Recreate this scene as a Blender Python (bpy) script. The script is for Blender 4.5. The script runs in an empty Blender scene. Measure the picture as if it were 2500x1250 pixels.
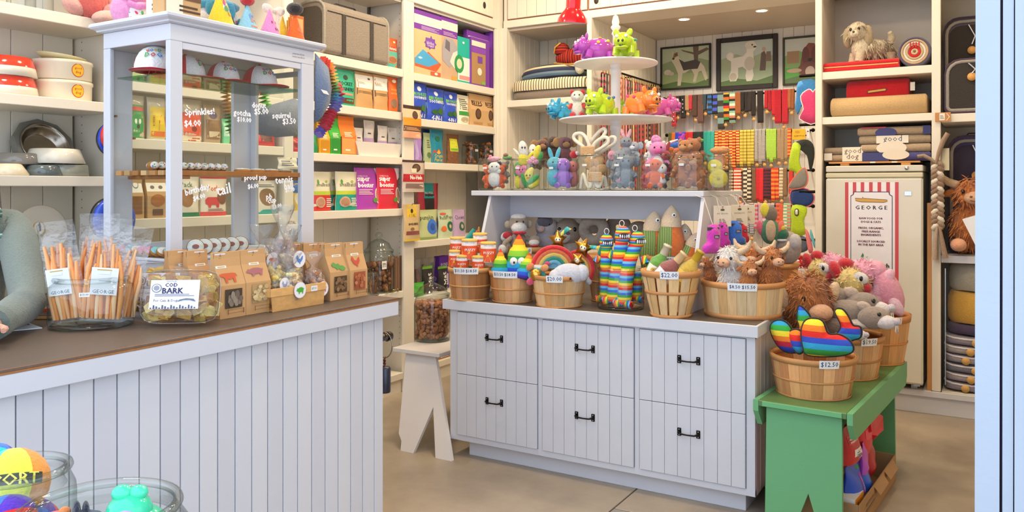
import bpy,bmesh,math,random
from mathutils import Vector,Matrix,Euler,noise
R=random.Random(7)
SC=bpy.context.scene
COL=SC.collection
PI=math.pi
# ---------------------------------------------------------------- camera
F,HX,HY,H=1973.0,1250.0,460.0,1.55 # focal length and horizon in pixels of the 2500x1250 frame, eye height in m
YAW=math.radians(30.9)
CS,SN=math.cos(YAW),math.sin(YAW)
cd=bpy.data.cameras.new('camera');cam=bpy.data.objects.new('camera',cd);COL.objects.link(cam)
cam.location=(0,0,H);cam.rotation_euler=(PI/2,0,YAW)
cd.sensor_width=36.0;cd.lens=36.0*F/2500.0;cd.shift_y=-(625.0-HY)/2500.0
cd.clip_start=0.05;cd.clip_end=100
SC.camera=cam
# ---------------------------------------------------------------- world, lamps, exposure
SC.view_settings.view_transform='Standard';SC.view_settings.look='None'
SC.view_settings.gamma=1.0;SC.view_settings.use_curve_mapping=False
SC.view_settings.exposure=0.38
SC.cycles.use_denoising=True
SC.cycles.max_bounces=8;SC.cycles.diffuse_bounces=5;SC.cycles.glossy_bounces=3
SC.cycles.transmission_bounces=4;SC.cycles.transparent_max_bounces=40
SC.cycles.caustics_reflective=False;SC.cycles.caustics_refractive=False
SC.cycles.sample_clamp_indirect=6.0
w=bpy.data.worlds.new('overcast_sky');SC.world=w;w.use_nodes=True
bg=w.node_tree.nodes['Background']
bg.inputs[0].default_value=(0.74,0.85,1.0,1);bg.inputs[1].default_value=1.85
def lamp(name,loc,power,size=0.25,color=(1,.82,.58),kind='AREA',rot=(0,0,0),spread=PI):
 l=bpy.data.lights.new(name,kind);l.energy=power;l.color=color
 if kind=='AREA':
  l.shape='DISK';l.size=size;l.spread=spread
 else:
  l.shadow_soft_size=size
 o=bpy.data.objects.new(name,l);COL.objects.link(o);o.location=loc;o.rotation_euler=rot
 return o
WARM=(1,.80,.55)
for x,y,p in((-3.3,1.6,26),(-3.2,3.1,26),(-3.05,4.5,26),(-2.7,5.5,28),(-1.5,5.4,22),(-.35,5.2,18),(-1.6,3.4,26),(-.6,3.6,20)):
 lamp('ceiling_lamp',(x,y,3.8),p*.70,0.35,WARM)
 # ---------------------------------------------------------------- unprojection: pixel of the frame -> point on a wall, shelf front or table
def ray(px):
 l=(px-HX)/F
 return(l*CS-SN,l*SN+CS)
def onX(px,py,x):
 d=ray(px);t=x/d[0]
 return Vector((x,d[1]*t,H-(py-HY)/F*t))
def onY(px,py,y):
 d=ray(px);t=y/d[1]
 return Vector((d[0]*t,y,H-(py-HY)/F*t))
def onZ(px,py,z):
 d=ray(px);t=(H-z)*F/(py-HY)
 return Vector((d[0]*t,d[1]*t,z))
def onT(px,py,t):
 d=ray(px);return Vector((d[0]*t,d[1]*t,H-(py-HY)/F*t))
def dep(p):return-SN*p[0]+CS*p[1]
# ---------------------------------------------------------------- materials
_mat={}
def lin(h):
 if not isinstance(h,str):return tuple(h)
 h=h.lstrip('#');o=[]
 for i in(0,2,4):
  c=int(h[i:i+2],16)/255.0
  o.append(c/12.92 if c<=.04045 else((c+.055)/1.055)**2.4)
 return tuple(o)
def _nodes(name):
 m=bpy.data.materials.new(name);m.use_nodes=True
 nt=m.node_tree;b=nt.nodes['Principled BSDF']
 return m,nt,b,nt.nodes.new,nt.links.new
def M(col,kind='plain',rough=None,**kw):
 key=(col,kind,rough,tuple(sorted(kw.items())))
 if key in _mat:return _mat[key]
 m,nt,b,N,L=_nodes(kind)
 c=lin(col)
 b.inputs['Base Color'].default_value=(*c,1)
 m.diffuse_color=(*c,1)
 def tex(kind_,scale,**k):
  t=N(kind_);tc=N('ShaderNodeTexCoord')
  L(tc.outputs['Object'],t.inputs['Vector']);t.inputs['Scale'].default_value=scale
  for a,v in k.items():t.inputs[a].default_value=v
  return t
 def vary(fac,amount,c2=None):
  mx=N('ShaderNodeMix');mx.data_type='RGBA'
  mx.inputs[6].default_value=(*[x*(1-amount) for x in c],1)
  mx.inputs[7].default_value=(*(c2 or[min(1,x*(1+amount)) for x in c]),1)
  L(fac,mx.inputs[0]);L(mx.outputs[2],b.inputs['Base Color'])
 def bump(h_,s,d=.01):
  bp=N('ShaderNodeBump');bp.inputs['Strength'].default_value=s;bp.inputs['Distance'].default_value=d
  L(h_,bp.inputs['Height']);L(bp.outputs[0],b.inputs['Normal'])
 if kind=='plain':
  b.inputs['Roughness'].default_value=.5 if rough is None else rough
 elif kind=='print':
  b.inputs['Roughness'].default_value=.45 if rough is None else rough
  t=tex('ShaderNodeTexNoise',18);vary(t.outputs[0],.05)
 elif kind=='paint': # brushed household paint
  b.inputs['Roughness'].default_value=.42 if rough is None else rough
  t=tex('ShaderNodeTexNoise',5,Detail=6);vary(t.outputs[0],.05)
  t2=tex('ShaderNodeTexNoise',60,Detail=3);bump(t2.outputs[0],.12,.004)
 elif kind=='worn': # painted wood with scuffs showing through
  b.inputs['Roughness'].default_value=.45
  t=tex('ShaderNodeTexNoise',7,Detail=9,Roughness=.75)
  rp=N('ShaderNodeValToRGB');rp.color_ramp.elements[0].position=.67;rp.color_ramp.elements[1].position=.75
  L(t.outputs[0],rp.inputs[0]);vary(rp.outputs[0],0,lin(kw.get('wear','#8d8a92')))
  t2=tex('ShaderNodeTexNoise',40,Detail=3);bump(t2.outputs[0],.15,.004)
 elif kind=='concrete': # polished concrete with cloudy mottling
  b.inputs['Roughness'].default_value=.38
  t=tex('ShaderNodeTexNoise',1.6,Detail=9,Roughness=.65);rp=N('ShaderNodeValToRGB');rp.color_ramp.elements[0].position=.3;rp.color_ramp.elements[1].position=.72
  L(t.outputs[0],rp.inputs[0]);vary(rp.outputs[0],0,lin(kw['c2']));t2=tex('ShaderNodeTexNoise',70,Detail=4);bump(t2.outputs[0],.12,.003)
 elif kind=='fabric':
  b.inputs['Roughness'].default_value=.95
  b.inputs['Sheen Weight'].default_value=.25
  t=tex('ShaderNodeTexNoise',130,Detail=3);vary(t.outputs[0],.22)
  bump(t.outputs[0],.7,.006)
 elif kind=='plush':
  b.inputs['Roughness'].default_value=1
  b.inputs['Sheen Weight'].default_value=.4
  t=tex('ShaderNodeTexNoise',55,Detail=5,Roughness=.7);vary(t.outputs[0],.30)
  bump(t.outputs[0],1.0,.012)
 elif kind=='wood':
  b.inputs['Roughness'].default_value=.55 if rough is None else rough
  mp=N('ShaderNodeMapping');tc=N('ShaderNodeTexCoord');L(tc.outputs['Object'],mp.inputs[0])
  mp.inputs['Scale'].default_value=kw.get('gs',(60,60,4))
  t=N('ShaderNodeTexNoise');L(mp.outputs[0],t.inputs['Vector']);t.inputs['Scale'].default_value=1;t.inputs['Detail'].default_value=5
  oi=N('ShaderNodeObjectInfo');ad=N('ShaderNodeMath');ad.operation='MULTIPLY_ADD'
  L(oi.outputs['Random'],ad.inputs[0]);ad.inputs[1].default_value=.75;L(t.outputs[0],ad.inputs[2])
  sb=N('ShaderNodeMath');sb.operation='SUBTRACT';sb.use_clamp=True;L(ad.outputs[0],sb.inputs[0]);sb.inputs[1].default_value=.38
  vary(sb.outputs[0],.28,lin(kw.get('c2')) if kw.get('c2') else None);bump(t.outputs[0],.25,.003)
 elif kind=='metal':
  b.inputs['Metallic'].default_value=1;b.inputs['Roughness'].default_value=.25 if rough is None else rough
  t=tex('ShaderNodeTexNoise',30);vary(t.outputs[0],.15)
 elif kind=='gloss':
  b.inputs['Roughness'].default_value=.12 if rough is None else rough
  b.inputs['Coat Weight'].default_value=.3
  t=tex('ShaderNodeTexNoise',6);vary(t.outputs[0],.06)
 elif kind=='crumb': # biscuit, kibble, dried meat
  b.inputs['Roughness'].default_value=.9
  t=tex('ShaderNodeTexNoise',kw.get('scale',45),Detail=6);vary(t.outputs[0],.45);bump(t.outputs[0],1,.01)
 elif kind=='emit':
  b.inputs['Emission Color'].default_value=(*c,1);b.inputs['Emission Strength'].default_value=kw.get('s',6)
 elif kind in('stripe','check'): # cloth woven in repeating bands along a local axis
  b.inputs['Roughness'].default_value=.9
  tc=N('ShaderNodeTexCoord');sx=N('ShaderNodeSeparateXYZ');L(tc.outputs['Object'],sx.inputs[0])
  src=sx.outputs['XYZ'.index(kw.get('axis','X'))]
  ml=N('ShaderNodeMath');ml.operation='MULTIPLY';L(src,ml.inputs[0]);ml.inputs[1].default_value=1.0/kw['period']
  fr=N('ShaderNodeMath');fr.operation='FRACT';L(ml.outputs[0],fr.inputs[0])
  rp=N('ShaderNodeValToRGB');rp.color_ramp.interpolation='CONSTANT'
  cs_=kw['cols'].split();el=rp.color_ramp.elements
  while len(el)<len(cs_):el.new(1.0)
  for i,cc in enumerate(cs_):
   el[i].position=i/len(cs_);el[i].color=(*lin(cc),1)
  L(fr.outputs[0],rp.inputs[0]);L(rp.outputs[0],b.inputs['Base Color'])
  t=tex('ShaderNodeTexNoise',150);bump(t.outputs[0],.4,.005)
 _mat[key]=m
 return m
def glassy(name,tint,edge,gl=1.0,rough=.02,wrinkle=0,haze=0):
 m,nt,b,N,L=_nodes(name);nt.nodes.remove(b)
 out=nt.nodes['Material Output']
 tr=N('ShaderNodeBsdfTransparent');gs=N('ShaderNodeBsdfGlossy');gs.inputs['Roughness'].default_value=rough
 lw=N('ShaderNodeLayerWeight');lw.inputs['Blend'].default_value=.5
 pw=N('ShaderNodeMath');pw.operation='POWER';L(lw.outputs['Facing'],pw.inputs[0]);pw.inputs[1].default_value=3.0
 mx=N('ShaderNodeMix');mx.data_type='RGBA';mx.inputs[6].default_value=(*lin(tint),1);mx.inputs[7].default_value=(*lin(edge),1)
 L(pw.outputs[0],mx.inputs[0]);L(mx.outputs[2],tr.inputs[0])
 p5=N('ShaderNodeMath');p5.operation='POWER';L(lw.outputs['Facing'],p5.inputs[0]);p5.inputs[1].default_value=5.0
 ml=N('ShaderNodeMath');ml.operation='MULTIPLY_ADD';ml.use_clamp=True;L(p5.outputs[0],ml.inputs[0]);ml.inputs[1].default_value=.7*gl;ml.inputs[2].default_value=.05*gl
 ms=N('ShaderNodeMixShader');L(ml.outputs[0],ms.inputs[0]);L(tr.outputs[0],ms.inputs[1]);L(gs.outputs[0],ms.inputs[2])
 L(ms.outputs[0],out.inputs['Surface'])
 if haze:
  df=N('ShaderNodeBsdfDiffuse');df.inputs[0].default_value=(.9,.9,.92,1);m2=N('ShaderNodeMixShader');m2.inputs[0].default_value=haze
  L(ms.outputs[0],m2.inputs[1]);L(df.outputs[0],m2.inputs[2]);L(m2.outputs[0],out.inputs['Surface'])
 if wrinkle:
  tc=N('ShaderNodeTexCoord');t=N('ShaderNodeTexNoise');L(tc.outputs['Object'],t.inputs['Vector']);t.inputs['Scale'].default_value=28;t.inputs['Detail'].default_value=3
  bp=N('ShaderNodeBump');bp.inputs['Strength'].default_value=wrinkle;bp.inputs['Distance'].default_value=.02
  L(t.outputs[0],bp.inputs['Height'])
  for n in(gs,lw):L(bp.outputs[0],n.inputs['Normal'])
 return m
GLASS=glassy('jar_glass','#f8fbfa','#93a39e',1.25)
PANE=glassy('window_glass','#fbfdfc','#eef4f2',.5)
GREENGLASS=glassy('shelf_glass','#dcefe4','#5f9a80',1.0)
FILM=glassy('clear_film','#f6f6f6','#d8d8dc',1.6,.08,.8,.08)
CLAM=glassy('clear_plastic','#fbfbfb','#c9cbd2',1.2,.05,.25,.015)
CREAM=M('#e6dfd0','paint')
WHITE=M('#cfd1da','paint')
WWORN=M('#cfd1da','worn',wear='#8f8c98')
DARK=M('#3c3835')
# ---------------------------------------------------------------- mesh building
class MB:
 def __init__(s,M=None):
  s.v=[];s.f=[];s.mi=[];s.sm=[];s.mats=[];s.M=M
 def add(s,vs,fs,mat,smooth=False):
  k=len(s.v)
  s.v+=[s.M@Vector(p) for p in vs] if s.M else[Vector(p) for p in vs]
  if mat not in s.mats:s.mats.append(mat)
  i=s.mats.index(mat)
  for f in fs:
   s.f.append([k+a for a in f]);s.mi.append(i);s.sm.append(smooth)
  return s
 def box(s,x0,x1,y0,y1,z0,z1,mat,b=0.0):
  if x0>x1:x0,x1=x1,x0
  if y0>y1:y0,y1=y1,y0
  if z0>z1:z0,z1=z1,z0
  b=min(b,(x1-x0)*.45,(y1-y0)*.45,(z1-z0)*.45)
  if b<=0:
   return s.add([(x,y,z) for z in(z0,z1) for y in(y0,y1) for x in(x0,x1)],
   [(0,2,3,1),(4,5,7,6),(0,1,5,4),(2,6,7,3),(0,4,6,2),(1,3,7,5)],mat)
  vs=[];idx={}
  for i,x in enumerate((x0,x1)):
   for j,y in enumerate((y0,y1)):
    for k,z in enumerate((z0,z1)):
     sx,sy,sz=(1-2*i)*b,(1-2*j)*b,(1-2*k)*b
     for a,p in enumerate(((x,y+sy,z+sz),(x+sx,y,z+sz),(x+sx,y+sy,z))):
      idx[i,j,k,a]=len(vs);vs.append(p)
  fs=[]
  I=idx
  fs+=[[I[0,0,0,0],I[0,0,1,0],I[0,1,1,0],I[0,1,0,0]],[I[1,0,0,0],I[1,1,0,0],I[1,1,1,0],I[1,0,1,0]]]
  fs+=[[I[0,0,0,1],I[1,0,0,1],I[1,0,1,1],I[0,0,1,1]],[I[0,1,0,1],I[0,1,1,1],I[1,1,1,1],I[1,1,0,1]]]
  fs+=[[I[0,0,0,2],I[0,1,0,2],I[1,1,0,2],I[1,0,0,2]],[I[0,0,1,2],I[1,0,1,2],I[1,1,1,2],I[0,1,1,2]]]
  for p in(0,1):
   for q in(0,1):
    fs+=[[I[p,q,0,0],I[p,q,0,1],I[p,q,1,1],I[p,q,1,0]],
    [I[p,0,q,0],I[p,0,q,2],I[p,1,q,2],I[p,1,q,0]],
    [I[0,p,q,1],I[0,p,q,2],I[1,p,q,2],I[1,p,q,1]]]
  for i in(0,1):
   for j in(0,1):
    for k in(0,1):
     fs.append([I[i,j,k,0],I[i,j,k,1],I[i,j,k,2]])
  return s.add(vs,fs,mat)
 def loft(s,rings,mat,cap0=True,cap1=True,smooth=True,close=True):
  n=len(rings[0]);vs=[p for r in rings for p in r];fs=[]
  for i in range(len(rings)-1):
   for j in range(n if close else n-1):
    a=i*n+j;b=i*n+(j+1)%n
    fs.append((a,b,b+n,a+n))
  s.add(vs,fs,mat,smooth)
  if cap0:s.add(list(rings[0]),[tuple(range(n))[::-1]],mat)
  if cap1:s.add(list(rings[-1]),[tuple(range(n))],mat)
  return s
 def lathe(s,prof,mat,n=24,c=(0,0,0),sx=1,sy=1,ex=2.0,cap0=False,cap1=False,smooth=True):
  rings=[]
  for r,z in prof:
   ring=[]
   for k in range(n):
    a=2*PI*k/n;ca,sa=math.cos(a),math.sin(a)
    if ex!=2.0:
     d=(abs(ca)**ex+abs(sa)**ex)**(-1/ex);ca*=d;sa*=d
    ring.append((c[0]+r*sx*ca,c[1]+r*sy*sa,c[2]+z))
   rings.append(ring)
  return s.loft(rings,mat,cap0,cap1,smooth)
 def ell(s,c,r,mat,rot=None,n=12):
  if not hasattr(r,'__len__'):r=(r,r,r)
  m=max(4,n*2//3);E=Euler(rot).to_matrix() if rot else None
  rings=[];c=Vector(c)
  def tp(p):return c+(E@Vector(p) if E else Vector(p))
  for i in range(1,m):
   t=PI*i/m
   rings.append([tp((r[0]*math.sin(t)*math.cos(2*PI*k/n),r[1]*math.sin(t)*math.sin(2*PI*k/n),-r[2]*math.cos(t))) for k in range(n)])
  vs=[p for g in rings for p in g]+[tp((0,0,-r[2])),tp((0,0,r[2]))]
  fs=[]
  for i in range(m-2):
   for j in range(n):
    a=i*n+j;b=i*n+(j+1)%n;fs.append((a,b,b+n,a+n))
  q=(m-2)*n;k=(m-1)*n
  for j in range(n):
   fs.append((k,(j+1)%n,j));fs.append((k+1,q+j,q+(j+1)%n))
  return s.add(vs,fs,mat,True)
 def tube(s,path,rad,mat,n=8,closed=False,flat=None):
  P=[Vector(p) for p in path];m=len(P);rings=[];up=None
  for i in range(m):
   t=(P[(i+1)%m]-P[i-1]) if closed else(P[min(i+1,m-1)]-P[max(i-1,0)])
   t.normalize()
   if up is None:
    up=Vector((0,0,1)) if abs(t.z)<.9 else Vector((1,0,0))
   x=t.cross(up)
   if x.length<1e-6:x=t.orthogonal()
   x.normalize();up=x.cross(t).normalized()
   r=rad[i] if hasattr(rad,'__len__') else rad
   rx,ry=(r,r) if flat is None else(r,r*flat)
   rings.append([P[i]+x*(rx*math.cos(2*PI*k/n))+up*(ry*math.sin(2*PI*k/n)) for k in range(n)])
  if closed:rings.append(rings[0])
  return s.loft(rings,mat,not closed,not closed)
 def prism(s,poly,d0,d1,mat,axis='Y',smooth=False):
  """outline (a, b) extruded along an axis: 'Y' -> (a, d, b), 'X' -> (d, a, b), 'Z' -> (a, b, d)"""
  f={'Y':lambda a,b,d:(a,d,b),'X':lambda a,b,d:(d,a,b),'Z':lambda a,b,d:(a,b,d)}[axis]
  n=len(poly)
  s.add([f(a,b,d) for d in(d0,d1) for a,b in poly],
  [tuple(range(n)),tuple(range(2*n-1,n-1,-1))]+[(i,i+n,(i+1)%n+n,(i+1)%n) for i in range(n)],mat,smooth)
  return s
 def mesh(s,name):
  me=bpy.data.meshes.new(name)
  me.from_pydata(s.v,[],s.f)
  for m in s.mats:me.materials.append(m)
  me.polygons.foreach_set('material_index',s.mi)
  me.polygons.foreach_set('use_smooth',s.sm)
  me.update()
  bm=bmesh.new();bm.from_mesh(me);bmesh.ops.recalc_face_normals(bm,faces=bm.faces);bm.to_mesh(me);bm.free()
  return me
def link(name,data,parent=None,loc=None,rot=None):
 o=bpy.data.objects.new(name,data);COL.objects.link(o)
 if parent:o.parent=parent
 if loc is not None:o.location=loc
 if rot is not None:o.rotation_euler=rot
 return o
def tag(o,label=None,cat=None,group=None,kind=None):
 for k,v in(('label',label),('category',cat),('group',group),('kind',kind)):
  if v:o[k]=v
 return o
def thing(name,label,cat,loc=(0,0,0),rz=0.0,group=None,rot=None):
 return tag(link(name,None,None,loc,rot or(0,0,rz)),label,cat,group)
def part(name,mb,parent,label=None,loc=None,rot=None):
 return tag(link(name,mb.mesh(name) if isinstance(mb,MB) else mb,parent,loc,rot),label)
def single(name,mb,label,cat,loc=(0,0,0),rz=0.0,group=None,rot=None):
 return tag(link(name,mb.mesh(name),None,loc,rot or(0,0,rz)),label,cat,group)
def struct(name,mb=None):
 return tag(link(name,mb.mesh(name) if mb else None),kind='structure')
 # ---------------------------------------------------------------- flat print that follows a surface
_txt={}
def text_mesh(s):
 if s in _txt:return _txt[s]
 cu=bpy.data.curves.new('t','FONT');cu.body=s;cu.resolution_u=1;cu.align_x='LEFT'
 o=bpy.data.objects.new('t',cu)
 me=o.to_mesh()
 vs=[v.co.copy() for v in me.vertices];fs=[list(p.vertices) for p in me.polygons]
 o.to_mesh_clear();bpy.data.objects.remove(o);bpy.data.curves.remove(cu)
 x0=min((v.x for v in vs),default=0);x1=max((v.x for v in vs),default=1)
 y0=min((v.y for v in vs),default=0);y1=max((v.y for v in vs),default=1);wd=max(x1-x0,1e-6)
 _txt[s]=([((v.x-(x0+x1)/2)/wd,(v.y-(y0+y1)/2)/wd) for v in vs],fs)
 return _txt[s]
def pm(c):return M(c,'print') if isinstance(c,str) else c
def prints(mb,fm,W,Hh,items,o0=.0008,step=.0004):
 """fm(u, v, off) -> point; items are flat printed shapes in 0..1 surface coordinates"""
 off=o0
 for it in items:
  k=it[0]
  if k=='r':
   u0,v0,u1,v1,c=it[1:6];nx=max(1,int(abs(u1-u0)*8));ny=max(1,int(abs(v1-v0)*10))
   mb.add([fm(u0+(u1-u0)*i/nx,v0+(v1-v0)*j/ny,off) for j in range(ny+1) for i in range(nx+1)],
   [(j*(nx+1)+i,j*(nx+1)+i+1,(j+1)*(nx+1)+i+1,(j+1)*(nx+1)+i) for j in range(ny) for i in range(nx)],pm(c))
  elif k=='e':
   u,v,ru,rv,c=it[1:6];n=16
   vs=[fm(u,v,off)]+[fm(u+ru*q*math.cos(2*PI*i/n),v+rv*q*math.sin(2*PI*i/n),off) for q in(.55,1) for i in range(n)]
   mb.add(vs,[(0,1+i,1+(i+1)%n) for i in range(n)]+[(1+i,1+n+i,1+n+(i+1)%n,1+(i+1)%n) for i in range(n)],pm(c))
  elif k=='p':
   pts,c=it[1:3]
   mb.add([fm(u,v,off+.0006) for u,v in pts],[tuple(range(len(pts)))],pm(c))
  elif k=='l':
   u0,v0,u1,v1,n,c=it[1:7];hh=(v1-v0)/n
   for i in range(n):
    a=v0+i*hh;uu=u1-(u1-u0)*(.25*((i*7)%3)/2)
    mb.add([fm(u0+(uu-u0)*j/3,z,off) for z in(a,a+hh*.5) for j in range(4)],[(j,j+1,j+5,j+4) for j in range(3)],pm(c))
  elif k=='t':
   st,u,v,wd,c=it[1:6];vs,fs=text_mesh(st)
   rr=it[6] if len(it)>6 else 0;bold=it[7] if len(it)>7 else 0
   ca,sa=math.cos(rr),math.sin(rr);s_=wd*W
   for kb,dx in enumerate((-bold,0,bold) if bold else(0,)):
    mb.add([fm(u+(x*ca-y*sa)*s_/W+dx,v+(x*sa+y*ca)*s_/Hh,off+.00012*kb) for x,y in vs],fs,pm(c))
  off+=step
 return mb
 # ---------------------------------------------------------------- packages
def package(name,label,loc,rz,W,Hh,D,style,col,items=(),cat='pet food pouch',group=None,lean=0.0,mat=None,seal=None):
 """a stand-up pouch, a paper bag or a carton; its front faces local -Y, origin at the base"""
 t=thing(name,label,cat,loc,group=group,rot=(lean,0,rz))
 m=mat or M(col,'gloss' if style=='pouch' else 'print',.38 if style=='pouch' else .8)
 if style=='pouch':
  def hd(u,v):
   u=min(1,max(0,u));v=min(1,max(0,v))
   a=max(0,1-(v/.9)**1.6)**.7*(.75+.25*min(1,v*6));b=max(0,1-abs(2*u-1)**3)
   return max(.0015,D/2*a*(b**.6))
  def wob(u,v):return .003*math.sin(9*v+5*u+W*90)*(1 if .1<v<.95 else 0)
 elif style=='bag':
  def hd(u,v):return D/2 if v<.5 else max(.006,D/2*(1-(v-.5)/.42)) if v<.9 else .0102
  def wob(u,v):return 0
 else:
  def hd(u,v):return D/2
  def wob(u,v):return 0
 def fm(u,v,off):
  sh=1.0 if style!='pouch' else 1-.05*math.sin(PI*min(1,v*1.1))
  return((u-.5)*W*sh,-hd(u,v)-off+wob(u,v),v*Hh)
 mb=MB()
 if style=='box':
  mb.box(-W/2,W/2,-D/2,D/2,0,Hh,m,.002)
 else:
  nu,nv=(8,12) if style=='pouch' else(2,12)
  vs_=[k/nv for k in range(nv+1)] if style=='pouch' else[0,.25,.5,.64,.78,.92,1]
  rings=[]
  for v in vs_:
   fr=[Vector(fm(k/nu,v,0)) for k in range(nu+1)]
   bk=[Vector((p.x,-p.y+2*wob(k/nu,v),p.z)) for k,p in enumerate(fr)][::-1]
   rings.append(fr+bk)
  mb.loft(rings,m,True,True,style=='pouch')
  if style=='bag':
   mb.box(-W/2,W/2,-.010,-.004,Hh*.90,Hh,seal or m,.002)
 part('body',mb,t)
 if items:
  pmb=MB();prints(pmb,fm,W,Hh,items)
  part('label',pmb,t)
 return t
def pkL(name,label,x0,x1,yt,yb,col,items=(),x=-3.90,style='pouch',D=.06,zs=None,**k):
 """package standing on a left-wall shelf, given the box it fills in the photograph; x = its front plane"""
 a=onX(x0,yb,x);b=onX(x1,yb,x);m=onX((x0+x1)/2,yt,x);z=zs if zs is not None else onX((x0+x1)/2,yb,x).z
 top=m.z;yc=(a.y+b.y)/2
 for y0,y1,sh in BAYS:
  if y0<=yc<=y1 and x<-3.86:
   for zz,th in sh:
    if z<zz-th-.02:top=min(top,zz-th-.006-(.004 if style=='bag' else 0))
   a.y=max(a.y,y0+.004);b.y=min(b.y,y1-.004)
 m.z=top
 return package(name,label,(x-D/2,(a.y+b.y)/2,z),PI/2,b.y-a.y,max(.03,m.z-z),D,style,col,items,**k)
 # ---------------------------------------------------------------- soft toys
def fur(mb,body,mat,n,ln,wd,down=.6,seed=1):
 """short tapering locks combed over the outside of ellipsoids (centre, radii)"""
 r=random.Random(seed)
 for i in range(n):
  c,rr=body[i%len(body)]
  u=r.uniform(-1,1);a=r.uniform(0,2*PI);q=math.sqrt(1-u*u)
  nn=Vector((q*math.cos(a),q*math.sin(a),u))
  p=Vector((c[0]+nn.x*rr[0]*.97,c[1]+nn.y*rr[1]*.97,c[2]+nn.z*rr[2]*.97))
  no=Vector((nn.x/rr[0],nn.y/rr[1],nn.z/rr[2])).normalized()
  d=(no*.7+Vector((r.uniform(-.5,.5),r.uniform(-.5,.5),r.uniform(-.4,.4)-down))).normalized()
  s=d.cross(no)
  if s.length<1e-4:s=d.orthogonal()
  s=s.normalized()*wd*r.uniform(.6,1.2);l=ln*r.uniform(.6,1.3)
  mb.add([p-s,p+s,p+d*l*.55+s*.5+no*l*.12,p+d*l],[(0,1,2),(0,2,3)],mat,True)
def face(x,y):return math.atan2(-x,y) # heading that turns a thing's front to the shop door
def plush(name,label,loc,rz,s,parts,cat='plush toy',group=None,rot=None,kind='plush'):
 """parts: (name, centre, radii, colour[, rotation]) ellipsoids or (name, [points], radius, colour) limbs; unit lengths times s"""
 t=thing(name,label,cat,loc,rz+face(loc[0],loc[1]),group,rot)
 for p in parts:
  nm=p[0];col=p[3];mat=M(col,kind) if isinstance(col,str) else col
  mb=MB(Matrix.Scale(s,4))
  if nm.endswith('!'):nm=nm[:-1];mat=M(col,'gloss') if isinstance(col,str) else col
  if isinstance(p[1],list):mb.tube(p[1],p[2],mat,8)
  else:
   mb.ell(p[1],p[2],mat,p[4] if len(p)>4 else None,14 if max(p[2] if hasattr(p[2],'__len__') else(p[2],))>.2 else 10)
  part(nm,mb,t)
 return t
 # ================================================================ the room
XL,YB=-3.87,6.25 # fronts of the left-wall and back-wall shelving
CONC=M('#8c8072','concrete',c2='#b3a592')
fl=struct('floor',MB().box(-5.2,2.6,-4,8.8,-.12,-.012,M('#4a443e')))
for(x0,x1,y0,y1,c) in((-5.2,-1.594,-4,8.8,'#a48e76'),(-1.586,2.6,3.62,8.8,'#a48e76'),(-1.586,2.6,-4,3.612,'#94887a')):
 part('slab',MB().box(x0,x1,y0,y1,-.05,0,M(c,'crumb',scale=1.3) if 0 else CONC if c=='#a48e76' else M('#7f7a72','concrete',c2='#9c968c'),.002),fl)
struct('ceiling',MB().box(-5.2,2.6,1.0,8.8,3.98,4.1,CREAM))
struct('wall_left',MB().box(-4.45,-4.30,.2,8.8,0,3.98,CREAM))
struct('wall_back',MB().box(-4.45,1.2,7.84,7.98,0,3.98,CREAM))
struct('wall_right',MB().box(1.0,1.15,2.45,8.0,0,3.98,CREAM))
struct('wall_front',MB().box(.075,1.15,2.46,2.56,0,3.98,WHITE))
jw=M('#b6c2d2','paint')
dj=struct('door_1')
part('jamb',MB().prism([(-.0475,0),(.007,0),(.013,3.9),(-.0415,3.9)],2.40,2.47,jw),dj)
part('door_edge',MB().prism([(.0135,0),(.037,0),(.042,3.9),(.0185,3.9)],2.405,2.45,jw),dj)
part('door_leaf',MB().prism([(.0395,0),(.3,0),(.3,3.9),(.0445,3.9)],2.40,2.45,jw),dj)
part('gap_lining',MB().box(-.03,.3,2.452,2.458,0,3.9,M('#6b5a78')),dj)
_plank={}
def planks(parent,n,p0,dx,wdt,z0,z1,axis,face,mat,d=.014,name='plank',gap=.003):
 """n upright tongue-and-groove boards with open joints, each its own object; shared mesh"""
 key=(round(wdt,4),round(z1-z0,3),axis,face,id(mat),d)
 if key not in _plank:
  mb=MB();e=gap/2
  if axis=='Y':mb.box(0,face*d,e,wdt-e,0,z1-z0,mat,.0025)
  else:mb.box(e,wdt-e,0,face*d,0,z1-z0,mat,.0025)
  _plank[key]=mb.mesh(name)
 for i in range(n):
  link(name,_plank[key],parent,(p0[0]+(0 if axis=='Y' else i*dx),p0[1]+(i*dx if axis=='Y' else 0),z0))
  # ---- left-wall shelving: four bays between face-frame posts
BAYS=[]
def bay(name,label,y0,y1,shelves,post,x_back=-4.24,z_top=2.99,zb=.0,npl=None):
 t=thing(name,label,'shelving',(0,0,0),group=None)
 BAYS.append((y0,y1,shelves))
 n=npl or max(4,round((y1-y0)/.155));wd=(y1-y0)/n
 part('back_panel',MB().box(x_back-.03,x_back-.002,y0,y1,0,z_top+.3,M('#b9ad97','paint')),t)
 planks(t,n,(x_back,y0,0),wd,wd,.12,z_top,'Y',1,CREAM,.012)
 for z,th in shelves:
  part('shelf',MB().box(x_back+.012,XL,y0+.002,y1-.002,z-th,z,CREAM,.003),t)
 if post: # stile and divider at the far side
  p0,p1=post
  part('divider',MB().box(x_back,XL-.021,(p0+p1)/2-.012,(p0+p1)/2+.012,0,z_top,CREAM),t)
  for k in range(26): # drilled holes for shelf pins
   pass
  part('stile',MB().box(XL-.02,XL+.004,p0,p1,0,z_top,CREAM,.003),t)
 part('top_board',MB().box(x_back+.013,XL-.022,y0,y1,z_top-.02,z_top-.001,CREAM),t)
 part('plinth',MB().box(x_back,XL-.02,y0,y1,0,.10,CREAM),t)
 return t
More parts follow.
